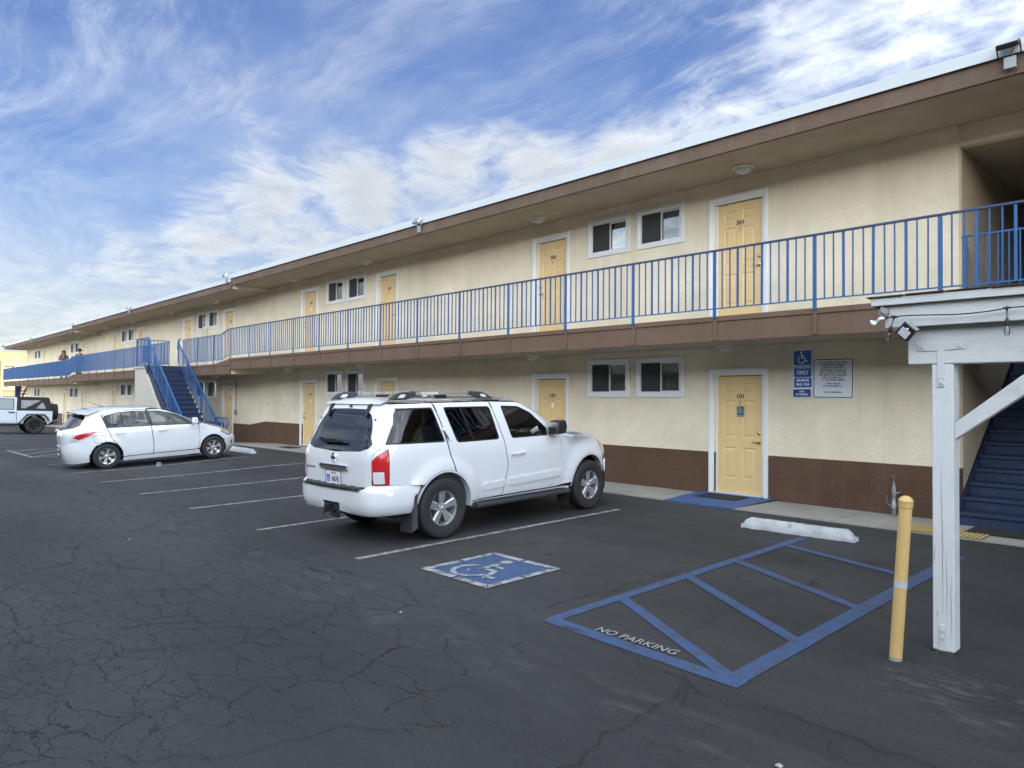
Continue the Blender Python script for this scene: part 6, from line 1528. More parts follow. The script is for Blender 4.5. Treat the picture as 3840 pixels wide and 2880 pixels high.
hGL = [('r', -.55, 1.00), ('r', 0, .955), ('r', .55, 1.00), ('r', .60, 1.06), ('r', .54, 1.24), ('r', .46, 1.325), ('r', -.46, 1.325), ('r', -.54, 1.24), ('r', -.60, 1.06)]
hp('tailgate', [('r', -.475, .58), ('r', -.55, .76), ('r', -.68, .90), ('r', -.63, 1.10), ('r', -.55, 1.30), ('r', -.50, 1.37), ('r', .50, 1.37), ('r', .55, 1.30), ('r', .63, 1.10), ('r', .68, .90), ('r', .55, .76), ('r', .475, .58), ('r', 0, .56)], [hGL], mirror=False)
hp('rear_pillar', [('r', .69, .905), ('r', .635, 1.10), ('r', .556, 1.30), ('r', .505, 1.375), ('s', -.30, 1.402), ('s', -.335, 1.24), ('s', -.505, 1.02), ('s', -.60, .875), ('s', -.5, .885), ('s', -.56, .868)][:8] , shrink=.002)
hp('rear_glass', hGL, m=TINT, off=-.004, mirror=False, rim=0, shrink=0)
mb = MB()
V = []
for j in range(13):
    u = -1 + j / 6; y = u * .585; e = u * u
    V += [(-.10 + .02 * e, y, 1.452 - .05 * e), (-.34 + .04 * e, y, 1.440 - .055 * e), (-.63 + .09 * e, y, 1.408 - .05 * e), (-.635 + .09 * e, y, 1.388 - .05 * e), (-.44 + .06 * e, y, 1.355 - .045 * e), (-.34, y, 1.35 - .045 * e)]
mb.add(V, [(j * 6 + k, (j + 1) * 6 + k, (j + 1) * 6 + k + 1, j * 6 + k + 1) for j in range(12) for k in range(5)] + [(0, 1, 2, 3, 4, 5), tuple(72 + k for k in (5, 4, 3, 2, 1, 0))]).build('spoiler', CARW, hb, smooth=True)
mb = MB().box(-.60, -.45, -.16, .16, 1.368, 1.372); mb.build('stop_lamp', REDD, hb)
for nm_, W_, m_ in (('rear_door_glass', hRW, glass_mat('hatch_glass', (.60, .64, .63), 1.0)), ('front_door_glass', hFW, MATS['hatch_glass'])):
    hp(nm_, W_, m=m_, off=-.010, shrink=0, rim=0, res=(.12, .12))
    c_ = (sum(p[1] for p in W_) / len(W_), sum(p[2] for p in W_) / len(W_))
    hp('window_seal', W_, [[('s', c_[0] + (p[1] - c_[0]) * .965, c_[1] + (p[2] - c_[1]) * .90) for p in W_]], m=TRIMB, off=-.003, shrink=0, rim=.006, res=None)
hp('pillar_cover', S_((.935, 1.372), (1.0, .97), (1.035, .965), (.972, 1.345), (.945, 1.374)), m=TRIMB, off=.002, rim=0, shrink=0, res=None)
hp('pillar_cover', S_((.905, 1.345), (.965, .968), (.995, .965), (.93, 1.370)), m=TRIMB, off=.002, rim=0, shrink=0, res=None)
hp('pillar_cover', S_((-.075, 1.28), (.02, .975), (.095, .975), (.02, 1.27)), m=TRIMB, off=.001, rim=0, shrink=0, res=None)
hp('window_divider', S_((.335, 1.345), (.36, 1.345), (.40, .975), (.375, .975)), m=TRIMB, off=-.004, rim=0, shrink=0, res=None)
hp('mirror_base', S_((2.04, .948), (2.17, .940), (1.89, 1.115), (1.85, 1.11)), m=TRIMB, off=.0, rim=0, shrink=0, res=None)
hp('fuel_flap', round_poly(S_((-.255, .64), (-.03, .635), (-.03, .81), (-.255, .815)), .04), off=.003, shrink=0, res=None, rim=.008)
hp('fuel_flap_gap', round_poly(S_((-.263, .632), (-.022, .627), (-.022, .818), (-.263, .823)), .04), m=mat('gap_grey', (.25, .26, .27), .5), off=.0012, shrink=0, res=None, rim=0)
top_grid('roof', list(np.linspace(-.30, 1.04, 14)), lambda x: float(np.interp(x, [-.3, -.05, .3, .9, 1.04], [1.415, 1.432, 1.438, 1.438, 1.425])), lambda x: hs.pt(hs.t_side(x, 1.432), 1.432)[1] if -.2 < x < 1.05 else .50, lambda x: .040, CARW, hb)
def hh_z(x): return float(np.interp(x, [2.22, 2.38, 2.62, 2.84, 2.98, 3.06], [.955, .93, .868, .795, .715, .66]))
top_grid('hood', list(np.linspace(2.20, 3.05, 14)), hh_z, lambda x: max(.3, hs.pt(hs.t_side(min(x, hs.g('xF', hh_z(x)) - .03), hh_z(x)), hh_z(x))[1] - .004), lambda x: .045, CARW, hb, pw_=2.4)
V = []
for j in range(n_ + 1):
    u = -1 + 2 * j / n_; V += [(2.26 - .16 * u * u, u * .74, .968), (1.96 - .12 * u * u, u * .70, 1.12), (1.56 - .08 * u * u, u * .64, 1.30), (1.06 - .05 * u * u, u * .55, 1.452)]
MB().add(V, [(j * 4 + k, (j + 1) * 4 + k, (j + 1) * 4 + k + 1, j * 4 + k + 1) for j in range(n_) for k in range(3)]).build('windscreen', MATS['hatch_glass'], hb, smooth=True)
def hside(x, z): p = hs.pt(hs.t_side(x, z), z); return p
for sg in (1, -1):
    for xx_ in (.30, 1.24):
        y_ = hside(xx_, .86)[1]
        MB().bar((xx_ - .10, -sg * (y_ + .028), .835), (xx_ + .12, -sg * (y_ + .028), .845), .018, .030).box(xx_ - .10, xx_ - .07, *sorted((-sg * y_, -sg * (y_ + .03))), .822, .850).box(xx_ + .09, xx_ + .12, *sorted((-sg * y_, -sg * (y_ + .03))), .830, .858).build('door_handle', CARW, hb, bevel=.007)
    mm = link('wing_mirror', MB().prism([(-.07, -.07), (.05, -.075), (.085, -.02), (.06, .085), (-.05, .08), (-.08, .0)], 'y', -.085, .085).mesh('wing_mirror', CARW), hb, loc=(2.00, -sg * .90, 1.035), bevel=.025)
    MB().bar((.0, sg * .16, -.12), (0, sg * .03, -.06), .06, .04).build('mirror_arm', CARW, mm); MB().box(-.078, -.073, -.07, .07, -.055, .07).build('mirror_glass', CHROME, mm)
hrx = lambda z: hs.pt(-PI / 2, z)[0]
hpl = link('licence_plate', MB().box(-.006, 0, -.16, .16, -.08, .08).mesh('licence_plate', MATS['plate_white']), hb, loc=(-.852, 0, .44))
MB().box(-.009, .002, -.172, -.158, -.09, .09).box(-.009, .002, .158, .172, -.09, .09).box(-.009, .002, -.158, .158, .078, .09).box(-.009, .002, -.158, .158, -.09, -.078).build('plate_frame', DGREY, hpl)
for k in range(7): MB().box(-.0075, -.0062, -.13 + .038 * k, -.105 + .038 * k, -.04, .035).build('plate_character', PNV, hpl)
MB().lathe([(.036, -.004), (.040, -.012), (.048, -.012), (.050, 0)], c=(hrx(.83) - .002, 0, .83), axis='x', n=24).box(hrx(.83) - .016, hrx(.83), -.055, .055, .819, .841).build('badge', CHROME, hb)
rear_text(hb, 'VERSA', .035, STEEL, -.42, .70, hrx(.70) + .045, 1.1, .001)
MB().bar((hrx(1.0) - .03, .05, .985), (hrx(1.0) - .02, -.26, 1.03), .014, .02).lathe([(0, -.04), (.02, -.035), (.024, 0)], c=(hrx(.97), .05, .975), axis='x', n=12).build('rear_wiper', BLACKP, hb)
MB().tube([(.12, 0, 1.475), (.04, 0, 1.50), (-.20, 0, 1.62)], [.012, .006, .004], 8).build('aerial', BLACKP, hb)
MB().box(.3, 2.2, -.66, .66, .17, .28).box(-.60, .3, -.42, .42, .22, .4).box(2.2, 2.85, -.42, .42, .17, .3).build('underbody', LINER, hb)
for hx in (0, 2.5):
    mb = MB()
    for sg in (1, -1):
        V = []
        for i in range(21):
            a = R(-15 + 210 * i / 20); V += [(hx + .342 * math.cos(a), -sg * .74, .30 + .342 * math.sin(a)), (hx + .342 * math.cos(a), -sg * .45, .30 + .342 * math.sin(a))]
        mb.add(V, [(2 * i, 2 * i + 2, 2 * i + 3, 2 * i + 1) for i in range(20)])
    mb.box(hx - .33, hx + .33, -.46, .46, .22, .60).build('wheel_housing', LINER, hb)
MB().box(.3, 2.2, -.72, .72, .27, .30).box(-.5, .3, -.5, .5, .55, .60).build('cabin_floor', INTER, hb)
MB().box(1.78, 2.16, -.70, .70, .50, .93).build('dashboard', INTER, hb, bevel=.06)
for sg in (1, -1): MB().box(.36, 2.1, *sorted((sg * .72, sg * .735)), .30, .90).build('inner_panel', INTER, hb)
GREYC = mat('seat_grey', (.055, .055, .060), .9)
for y in (-.34, .34): seat(hb, 1.10, y, .40, m=GREYC); seat(hb, .22, y, .42, .56, m=GREYC)
steering(hb, 1.66, .34, .82)
MB().box(1.36, 1.42, -.09, .09, 1.24, 1.30).build('rear_view_mirror', BLACKP, hb)
for x_, y_, sd in ((0.0, -.72, 1), (2.50, -.725, 1), (0, .72, -1), (2.50, .725, -1)):
    wheel(hb, x_, y_, .298, .185, .190, 6, (.022, .030, .038, .046), sd)
frames_place(hb, (-19.84, 4.79), (.020, 1.0), gz(-19.0, 4.78), gz(-19.0, 7.25) + .012, 2.5)

# =============== soft-top off-road car
jp = thing('offroad_car', 'white soft-top off-road car with black wheels and a rear spare tyre at the far left', 'off-road car')
JW = mat('offroad_white', (.66, .70, .75), .3, coat=.6)
SOFT = mat('soft_top_fabric', (.028, .029, .032), .85, bump=.003, bscale=14, var=.15)
VIN = glass_mat('vinyl_window', (.55, .54, .55), 1.4, .12)
JFL = mat('flare_grey', (.055, .062, .062), .55)
jb = MB()
for sg in (1, -1):
    # body side: tub behind the door (x forward, z up); y thickness
    out = [(-.70, .62), (-.70, 1.105), (.74, 1.105), (.74, .52), (.50, .50)] + [(.0 + .50 * math.cos(R(a)), .41 + .50 * math.sin(R(a))) for a in range(10, 176, 15)] 
    jb.prism(out, 'y', *sorted((-sg * .76, -sg * .80)))
    jb.box(.74, 2.9, *sorted((-sg * .74, -sg * .78)), .50, .60)
    out = [(1.75, .55), (1.75, 1.13), (3.0, 1.07), (3.02, .62), (2.87, .62)] + [(2.40 + .47 * math.cos(R(a)), .41 + .47 * math.sin(R(a))) for a in range(25, 165, 15)] + [(1.9, .55)]
    jb.prism(out, 'y', *sorted((-sg * .74, -sg * .775)))
jb.box(-.70, -.66, -.77, .77, .55, 1.10).box(1.75, 3.02, -.62, .62, 1.06, 1.12).box(2.98, 3.05, -.60, .60, .60, 1.08)
jb.build('body', JW, jp, bevel=.02)
MB().box(-.66, 3.0, -.70, .70, .42, .52).build('chassis', LINER, jp)
for sg in (1, -1):
    d = link('door', MB().prism([(.76, .62), (.76, 1.70), (.80, 1.745), (1.50, 1.735), (1.78, 1.15), (1.76, .70), (1.66, .56), (.84, .56)], 'y', *sorted((-sg * .775, -sg * .81))).mesh('door', JW), jp, bevel=.012)
    MB().prism([(.90, 1.165), (.90, 1.640), (1.46, 1.640), (1.66, 1.180)], 'y', *sorted((-sg * .808, -sg * .814))).build('door_glass', mat('jeep_glass', (.36, .42, .42), .10, spec=.8), d)
    MB().prism([(.87, 1.14), (.87, 1.67), (1.48, 1.67), (1.70, 1.15)], 'y', *sorted((-sg * .806, -sg * .8115))).build('glass_seal', TRIMB, d)
    MB().bar((.84, -sg * .835, 1.02), (1.08, -sg * .835, 1.03), .02, .05).build('handle', BLACKP, d)
    MB().box(1.64, 1.78, *sorted((-sg * .86, -sg * 1.06)), 1.16, 1.36).build('wing_mirror', BLACKP, jp, bevel=.03)
    # soft top side with windows
    MB().prism([(-.735, 1.12), (-.55, 1.70), (-.50, 1.765), (.76, 1.765), (.76, 1.08), (-.70, 1.08)], 'y', *sorted((-sg * .735, -sg * .775))).build('soft_top_side', SOFT, jp, bevel=.015)
    MB().prism([(-.42, 1.22), (-.34, 1.42), (-.27, 1.52), (.0, 1.22)], 'y', *sorted((-sg * .775, -sg * .780))).build('side_window', mat('vinyl_pane', (.40, .39, .42), .12, spec=.8, var=.4, vscale=5), jp)
    MB().prism([(.58, 1.22), (.60, 1.60), (-.20, 1.61), (.42, 1.22)], 'y', *sorted((-sg * .775, -sg * .780))).build('side_window', MATS['vinyl_pane'], jp)
    MB().prism([(.54, 1.50), (.0, 1.22), (.14, 1.22), (.56, 1.42)], 'y', *sorted((-sg * .7805, -sg * .783))).build('roll_bar_shadow', mat('bar_dark', (.05, .05, .055), .5), jp) if False else None
    for hx, pts in ((0, [(-.58, .62), (-.52, .80), (-.36, .965), (.36, .965), (.60, .62), (.78, .47), (.66, .47), (.47, .72), (.30, .90), (-.30, .90), (-.44, .76), (-.50, .62)]),
                    (2.40, [(1.78, .55), (2.04, .965), (2.80, .985), (2.98, .80), (2.98, .70), (2.78, .92), (2.08, .90), (1.88, .55)])):
        MB().prism(pts, 'y', *sorted((-sg * .76, -sg * .90))).build('wheel_flare', JFL, jp, bevel=.015)
    MB().box(.72, 1.86, *sorted((-sg * .76, -sg * .84)), .36, .44).build('rock_rail', BLACKP, jp, bevel=.02)
    MB().box(-.722, -.64, *sorted((-sg * .70, -sg * .785)), .86, 1.05).build('tail_lamp', RED, jp, bevel=.01)
    MB().lathe([(0, -.008), (.060, -.006), (.065, 0)], c=(-.52, -sg * .800, 1.0), axis='y', n=18).build('fuel_cap', BLACKP, jp)
MB().prism([(-.55, 1.70), (-.50, 1.768), (.8, 1.775), (1.52, 1.75), (1.55, 1.70)], 'y', -.78, .78).build('soft_top_roof', SOFT, jp, bevel=.02)
MB().prism([(-.735, 1.12), (-.55, 1.74), (-.52, 1.74), (-.70, 1.12)], 'y', -.76, .76).build('soft_top_rear', SOFT, jp)
MB().prism([(1.50, 1.74), (1.78, 1.13), (1.82, 1.13), (1.54, 1.74)], 'y', -.72, .72).build('windscreen', MATS['jeep_glass'], jp)
MB().box(-.92, -.74, -.80, .80, .44, .62).box(-.94, -.9, -.5, .5, .46, .58).build('rear_bumper', DGREY, jp, bevel=.02)
MB().box(3.05, 3.22, -.80, .80, .48, .66).build('front_bumper', DGREY, jp, bevel=.02)
for y in (-.35, .35): seat(jp, 1.05, y, .62, m=GREYC)
MB().tube([(.1, -.55, .6), (.1, -.55, 1.66), (.1, .55, 1.66), (.1, .55, .6)], .03, 8).tube([(.75, -.55, .6), (.75, -.55, 1.70), (.75, .55, 1.70), (.75, .55, .6)], .03, 8).build('roll_bar', BLACKP, jp)
BRIM = mat('black_rim', (.02, .02, .021), .35, metal=.5)
for x_, y_, sd in ((0.0, -.75, 1), (2.40, -.75, 1), (0, .75, -1), (2.40, .75, -1)):
    wheel(jp, x_, y_, .405, .26, .22, 8, (.018, .022, .026, .030), sd, rimmat=BRIM)
w_ = wheel(jp, -.88, 0, .395, .26, .22, 8, (.018, .022, .026, .030), 1, name='spare_wheel', rimmat=BRIM)
w_.rotation_euler = (0, 0, -PI / 2); w_.location = (-.90, 0, 1.06)
MB().box(-.86, -.70, -.06, .06, 1.0, 1.12).tube([(-.86, .0, 1.45), (-.80, 0, 1.5), (-.74, .0, 1.48)], .02, 6).build('spare_carrier', BLACKP, jp)
frames_place(jp, (-41.36, 6.99), (0.0, -1.0), gz(-40.5, 7.0), gz(-40.5, 4.6), 2.4)

# ------------------------------------------------------------------ people on the far balcony
SKINM = mat('skin', (.42, .26, .18), .5); HAIR = mat('hair_dark', (.030, .018, .012), .55); COATM = mat('coat_olive', (.13, .105, .085), .85, bump=.004, bscale=20)
TROU = mat('trousers_dark', (.012, .013, .022), .85); NAVYC = mat('jacket_navy', (.015, .022, .045), .85); SHOE = mat('shoe_black', (.015, .015, .015), .6)
def skinned(name, verts, edges, radii, m, parent, root=0, sub=2):
    me = bpy.data.meshes.new(name); me.from_pydata(verts, edges, []); o = bpy.data.objects.new(name, me); COL.objects.link(o); o.parent = parent
    md = o.modifiers.new('skin', 'SKIN'); sv = me.skin_vertices[0].data
    for i, r in enumerate(radii): sv[i].radius = (r, r) if not isinstance(r, tuple) else r
    sv[root].use_root = True; md.use_smooth_shade = True; o.modifiers.new('sub', 'SUBSURF').levels = sub; o.modifiers['sub'].render_levels = sub
    me.materials.append(m)
    dg = bpy.context.evaluated_depsgraph_get(); m2 = bpy.data.meshes.new_from_object(o.evaluated_get(dg)); m2.name = name
    o.modifiers.clear(); o.data = m2
    if not m2.materials: m2.materials.append(m)
    for p in m2.polygons: p.use_smooth = True
    return o
def person(label, loc, rz, h, armR, armL, lean, top, hair):
    """armR/armL: (elbow, wrist, fingertip) in local metres; faces -Y local"""
    t = thing('person', label, 'person', loc, rz); k = h / 1.7; S = lambda p: (p[0] * k, (p[1]) * k, p[2] * k)
    f = lambda z: -lean * max(0, z - .9)
    J = [(0, 0, .95), (0, f(1.15), 1.12), (0, f(1.35), 1.36), (0, f(1.45), 1.46), (0, f(1.55) - .01, 1.52), (0, f(1.62) - .02, 1.61), (0, f(1.66) - .02, 1.68),
         (-.10, 0, .92), (-.11, -.01, .50), (-.12, .03, .09), (-.12, -.12, .04), (.10, 0, .92), (.11, -.01, .50), (.12, .03, .09), (.12, -.12, .04),
         (-.18, f(1.4), 1.40), armR[0], armR[1], armR[2], (.18, f(1.4), 1.40), armL[0], armL[1], armL[2]]
    Eg = [(0, 1), (1, 2), (2, 3), (3, 4), (4, 5), (5, 6), (0, 7), (7, 8), (8, 9), (9, 10), (0, 11), (11, 12), (12, 13), (13, 14), (2, 15), (15, 16), (16, 17), (17, 18), (2, 19), (19, 20), (20, 21), (21, 22)]
    Rr = [.12, .105, .12, .055, .055, .090, .075, .085, .058, .04, .032, .085, .058, .04, .032, .05, .04, .028, .022, .05, .04, .028, .022]
    skinned('body', [S(p) for p in J], Eg, [r * k for r in Rr], SKINM, t)
    cv = [J[i] for i in (0, 1, 2, 15, 16, 17, 19, 20, 21)]; ce = [(0, 1), (1, 2), (2, 3), (3, 4), (4, 5), (2, 6), (6, 7), (7, 8)]
    skinned('coat', [S(p) for p in cv], ce, [r * k for r in (.155, .135, .150, .078, .058, .046, .078, .058, .046)], top, t)
    lv = [J[i] for i in (0, 7, 8, 9, 11, 12, 13)]
    skinned('trousers', [S(p) for p in lv], [(0, 1), (1, 2), (2, 3), (0, 4), (4, 5), (5, 6)], [r * k for r in (.135, .10, .072, .058, .10, .072, .058)], TROU, t)
    for i in (9, 13): MB().prism([(J[i][1] + .05, 0), (J[i][1] + .05, .09), (J[i][1] - .04, .10), (J[i][1] - .18, .05), (J[i][1] - .19, 0)], 'x', J[i][0] - .045, J[i][0] + .045).build('shoe', SHOE, t, bevel=.015)
    hd = (0, f(1.62) - .02, 1.63); c = S(hd)
    # fingers
    for a in (armR, armL):
        w, e = Vector(S(a[1])), Vector(S(a[2])); d = (e - w).normalized(); sd = d.cross(Vector((0, .3, 1))).normalized()
        mb = MB()
        for q in range(5):
            b = e + sd * (.016 * (q - 2)); L_ = (.045, .062, .068, .062, .048)[q]
            mb.tube([b - d * .02, b + d * L_ * .5, b + d * L_ + sd.cross(d) * -.012], [.0085, .0078, .0065], 6)
        mb.build('hand', SKINM, t, smooth=True, kind='stuff') if False else mb.build('fingers', SKINM, t, smooth=True)
    fy = c[1] - .098 * k
    for sx in (-1, 1): MB().lathe([(0, -.006), (.009, -.004), (.012, .002)], c=(sx * .032 * k, fy, c[2] + .005), axis='y', n=10).build('eye', HAIR, t)
    MB().prism([(fy - .022, c[2] - .028), (fy + .01, c[2] - .03), (fy + .01, c[2] + .015)], 'x', -.012, .012).build('nose', SKINM, t, bevel=.004)
    MB().box(-.022, .022, fy - .002, fy + .01, c[2] - .058, c[2] - .050).build('mouth', mat('lips', (.30, .09, .08), .5), t)
    for sx in (-1, 1): MB().lathe([(0, -.006), (.022, -.004), (.026, .004)], c=(0, 0, 0), axis='x', n=10).build('ear', SKINM, t, loc=(sx * .085 * k, c[1] + .01, c[2] - .005))
    hm = MB()
    if hair == 'long':
        n, m_ = 18, 9; V = []
        for i in range(n):
            a = R(-62) + R(304) * i / (n - 1) + PI * .0 - PI / 2 + R(62) + R(0)
            a = -PI / 2 + R(38) + R(284) * i / (n - 1)
            for j in range(m_):
                u = j / (m_ - 1)
                if u < .35: r_ = .112 * math.sin(min(1, .15 + u / .35) * PI / 2); z = c[2] + .125 - .10 * (u / .35) ** 2
                else: r_ = .112 + .045 * (u - .35); z = c[2] + .025 - .36 * (u - .35) / .65
                V.append((r_ * k * math.cos(a), c[1] + .012 + r_ * k * math.sin(a), z))
        hm.add(V, [(i * m_ + j, (i + 1) * m_ + j, (i + 1) * m_ + j + 1, i * m_ + j + 1) for i in range(n - 1) for j in range(m_ - 1)])
        hm.lathe([(0, .128), (.05, .122), (.085, .095), (.105, .055), (.110, .03)], c=(0, c[1] + .012, c[2]), n=20)
        hm.build('hair', HAIR, t, smooth=True)
    else:
        hm.lathe([(0, .130), (.05, .126), (.088, .10), (.106, .06), (.110, .02), (.104, .005)], c=(0, c[1] + .005, c[2]), n=22).prism([(c[1] - .09, c[2] + .018), (c[1] - .20, c[2] + .010), (c[1] - .20, c[2] + .020), (c[1] - .09, c[2] + .035)], 'x', -.075, .075)
        hm.build('cap', mat('cap_black', (.012, .012, .014), .8), t, smooth=True)
        MB().lathe([(.104, .015), (.106, -.02), (.098, -.055)], c=(0, c[1] + .018, c[2]), n=20).build('hair', HAIR, t, smooth=True)
    return t
zf3 = 3.085 - .31
person('woman in an olive-brown coat with long dark hair leaning on the far balcony railing', (-51.05, 10.27, zf3), R(68), 1.66,
       ((-.24, -.20, 1.14), (-.05, -.27, 1.22), (.0, -.20, 1.42)), ((.27, -.16, 1.12), (.10, -.30, 1.10), (.0, -.33, 1.10)), .22, COATM, 'long')
person('person in a black cap turned away beside the step in the far balcony', (-49.80, 10.80, zf3), R(205), 1.76,
       ((-.25, -.02, 1.13), (-.24, -.18, .95), (-.22, -.25, .90)), ((.25, -.02, 1.13), (.24, -.10, .92), (.23, -.14, .85)), .04, NAVYC, 'cap')

# ------------------------------------------------------------------ beyond the far end
# open end stairs of the motel
es = MB().box(-71.9, -71.5, 10.93, 11.29, -1, 2.42).build('end_staircase', mat('column_blue', (.02, .05, .17), .6, var=.1), motel)
for y in (11.30, 12.4): MB().bar((-71.4, y, 2.38), (-74.6, y, -.45), .05, .26).build('stringer', BLACKP, es)
MB().bar((-71.5, 11.35, 2.30), (-71.5, 11.75, 2.30), .3, .1).build('landing', BLACKP, es)
for k in range(12):
    x = -71.6 - .245 * k; z = 2.2 - .218 * k; MB().box(x - .14, x + .14, 11.31, 12.4, z - .045, z).build('step', mat('tread_grey', (.06, .06, .065), .7), es)
MB().bar((-71.48, 11.66, 2.28), (-71.48, 11.24, 1.0), .06, .10).build('stair_rail', BLACKP, es)
mb = MB()
for k in range(5): mb.box(-71.52, -71.46, 11.30, 11.72, .86 + .30 * k, .93 + .30 * k)
mb.build('tread_edge', mat('tread_dark', (.035, .035, .04), .7), es)
# sunlit yellow building
yb = thing('yellow_building', 'sunlit yellow flat-roofed building beyond the far end of the motel', 'building', (-100, 16, -.6))
YB1 = mat('yellow_stucco', (.70, .56, .29), .9, bump=.01, bscale=6, var=.05); YB2 = mat('ochre_stucco', (.64, .43, .18), .9, var=.06, vscale=.8)
def yy(mb, name, m, **k): mb.v = [(a + 100, b - 16, c + .6) for a, b, c in mb.v]; return mb.build(name, m, yb, **k)
yy(MB().box(-118, -100, 4, 44, 5.34, 6.50), 'upper_wall', YB2)
yy(MB().box(-118, -99.96, 4, 44, -1, 5.34), 'wall', YB1)
yy(MB().box(-100.2, -99.92, 3.9, 44.1, 6.50, 6.58), 'roof_edge', mat('coping_tan', (.5, .36, .15), .8))
yy(MB().box(-99.97, -99.90, 14.15, 15.45, 4.86, 4.99), 'window_head', mat('recess_brown', (.10, .07, .03), .8))
yy(MB().box(-99.96, -99.90, 14.15, 20, 4.99, 5.05), 'ledge', YB2)
yy(MB().box(-99.97, -99.93, 14.10, 16.2, -.6, 2.06), 'garage_door', mat('door_tan', (.45, .33, .20), .8, var=.15, vscale=2))
yy(MB().box(-99.97, -99.88, 14.00, 16.3, 2.06, 2.20), 'door_head', mat('head_brown', (.25, .17, .08), .8))
for k in range(7): yy(MB().box(-99.92, -99.90, 14.18 + .29 * k, 14.20 + .29 * k, -.6, 2.05), 'board', MATS['recess_brown'])
yy(MB().lathe([(0, -.10), (.06, -.09), (.09, 0), (0, 0)], c=(-99.8, 14.36, 2.62), n=12), 'wall_lamp', BLACKP)
pd = thing('utility_pole', 'thin dark pole at the left edge in front of the yellow building', 'pole', (-96, 13.22, -.6))
MB().tube([(0, 0, 0), (0, 0, 6.0)], .07, 8).build('pole', mat('pole_dark', (.12, .08, .05), .8), pd)
fp = thing('flagpole', 'pole with a limp red and white flag before the yellow building', 'flag', (-97, 14.82, -.6))
MB().tube([(0, 0, 0), (0, 0, 6.75)], .028, 8).build('pole', STEEL, fp, smooth=True)
V = []
for i in range(9):
    for j in range(7):
        u, v = i / 8, j / 6; V.append((.05 * math.sin(6 * u + 3 * v), .03 + .62 * u * (.25 + .75 * v), 6.55 - 2.1 * v - .55 * u * (1 - v) * 2))
def cells(js): return [(i * 7 + j, (i + 1) * 7 + j, (i + 1) * 7 + j + 1, i * 7 + j + 1) for i in range(8) for j in js(i)]
fl = MB().add(V, cells(lambda i: [j for j in range(6)])).build('flag', [mat('flag_white', (.70, .68, .70), .7), mat('flag_red', (.48, .06, .07), .7), mat('flag_blue', (.05, .06, .25), .7)], fp, smooth=True)
for p in fl.data.polygons:
    i = p.index // 6; p.material_index = 2 if (i < 2 and p.index % 6 > 3) else (1 if i % 2 == 0 else 0)
fn = thing('metal_fence', 'thin pale metal fence beyond the off-road car at the far end of the lot', 'fence', (-80, 10, -.6))
MB().box(-.02, .02, -12, 5, 1.55, 1.60).box(-.02, .02, -12, 5, .2, .24).build('rail', mat('fence_pale', (.45, .42, .38), .6), fn)
for k in range(58): MB().box(-.012, .012, -12 + .3 * k, -11.97 + .3 * k, 0, 1.7).build('picket', MATS['fence_pale'], fn)
wb = thing('wooden_gate', 'brown timber gate behind the pale fence by the yellow building', 'gate', (-88, 13.5, -.6))
for k in range(8): MB().box(-.03, .03, -.6 + .17 * k, -.44 + .17 * k, 0, 1.9).build('board', mat('gate_wood', (.16, .11, .075), .8, var=.2), wb)
far_tree = thing('tree', 'tip of a dark green tree showing above the yellow building roof', 'tree', (-122, 16.9, -.6))
MB().tube([(0, 0, 0), (.1, 0, 4), (0, .1, 6.6)], [.3, .2, .06], 8).build('trunk', BARK, far_tree)
mb = MB(); rr = random.Random(8)
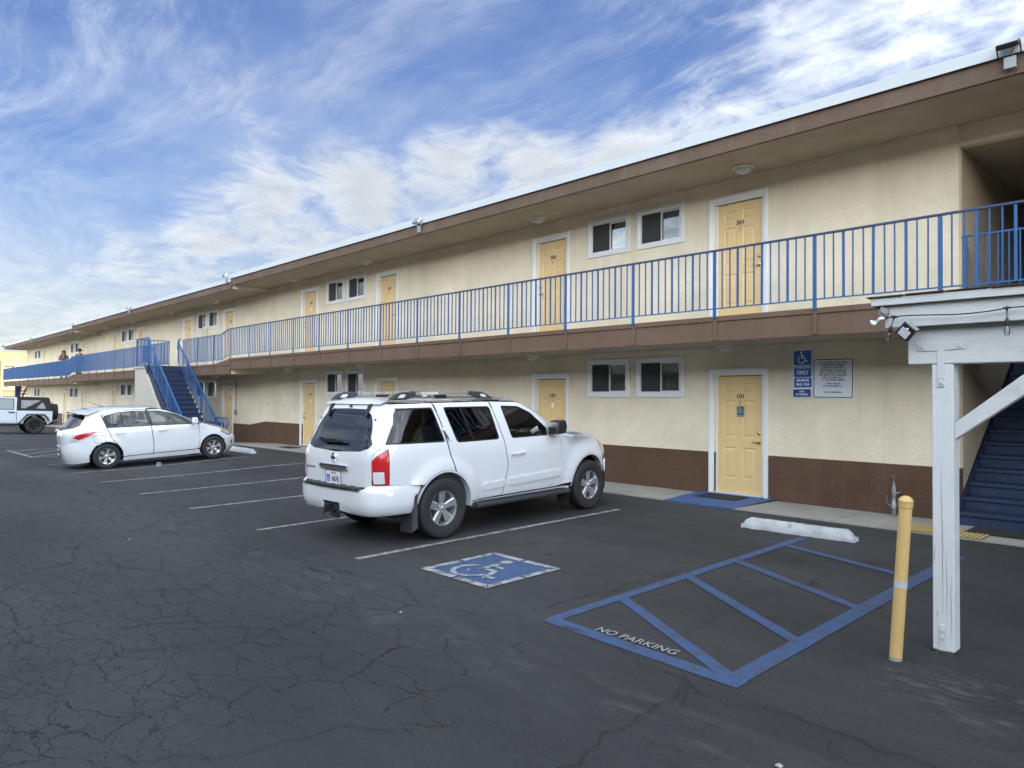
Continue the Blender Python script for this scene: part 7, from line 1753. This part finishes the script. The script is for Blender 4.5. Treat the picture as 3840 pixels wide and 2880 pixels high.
for k in range(900):
    a = rr.uniform(0, 2 * PI); q = rr.random() ** .5 * 1.5; z = 7.3 + rr.uniform(-1.2, .9) * (1 - q / 2.4); c = Vector((q * math.cos(a), q * math.sin(a), z))
    u = Vector((rr.uniform(-1, 1), rr.uniform(-1, 1), rr.uniform(-.5, .5))).normalized() * .16; v = Vector((rr.uniform(-1, 1), rr.uniform(-1, 1), rr.uniform(-1, 1))).normalized() * .10
    mb.add([c - u, c + v, c + u, c - v], [(0, 1, 2, 3)])
mb.build('crown', mat('leaf_green', (.04, .06, .02), .7, var=.3, vscale=2), far_tree)

# ------------------------------------------------------------------ small litter
cp = thing('plastic_cup', 'crushed clear plastic cup lying on the asphalt beside the hatchback', 'cup', (-18.60, 5.79, gz(-18.6, 5.79) + .052), rot=(R(86), R(12), R(70)))
MB().lathe([(0, -.07), (.034, -.07), (.036, -.066), (.050, .07), (.054, .072), (.050, .074), (.046, .066)], n=18).build('cup', mat('cup_plastic', (.62, .60, .63), .2), cp, smooth=True)
lf = MB(); 
for k in range(7):
    a = 2 * PI * k / 7; lf.add([(0, 0, .02), (.055 * math.cos(a), .035 * math.sin(a), .002 + .03 * (k % 2)), (.05 * math.cos(a + .7), .03 * math.sin(a + .7), .012)], [(0, 1, 2)])
tag(link('dead_leaf', lf.mesh('dead_leaf', BLACKP), loc=(-14.61, 3.38, gz(-14.6, 3.38) + .006)), 'small curled dark leaf on the open asphalt left of the bays', 'leaf')
WP = mat('paper_white', (.33, .33, .32), .7)
for (x, y, s, lb) in ((-5.60, 4.74, .014, 'white scrap of paper lying on the painted wheelchair symbol'), (-4.90, 3.42, .013, 'white scrap of paper on the cracked asphalt below the symbol'),
                      (-1.62, 3.36, .018, 'crumpled paper scrap on the asphalt at the bottom right'), (-9.6, 2.66, .014, 'white scrap on the asphalt left of the bays')):
    mb = MB().add([(-s, -s * .6, .002), (s * .9, -s * .8, .001), (s * 1.0, s * .5, .006), (0, s * .2, .014), (-s * .9, s * .9, .004)], [(0, 1, 3), (1, 2, 3), (2, 4, 3), (4, 0, 3)])
    tag(link('paper_scrap', mb.mesh('paper_scrap', WP), loc=(x, y, gz(x, y) + .012)), lb, 'litter')

# the canopy and what hangs on it stand a touch nearer the lot
for o in COL.objects:
    if o.parent is None and o.name.split('.')[0] in ('timber_canopy', 'string_lights', 'solar_floodlight', 'loose_tape', 'plastic_wrap'):
        o.location = (o.location.x * .9885, o.location.y * .9885, o.location.z)
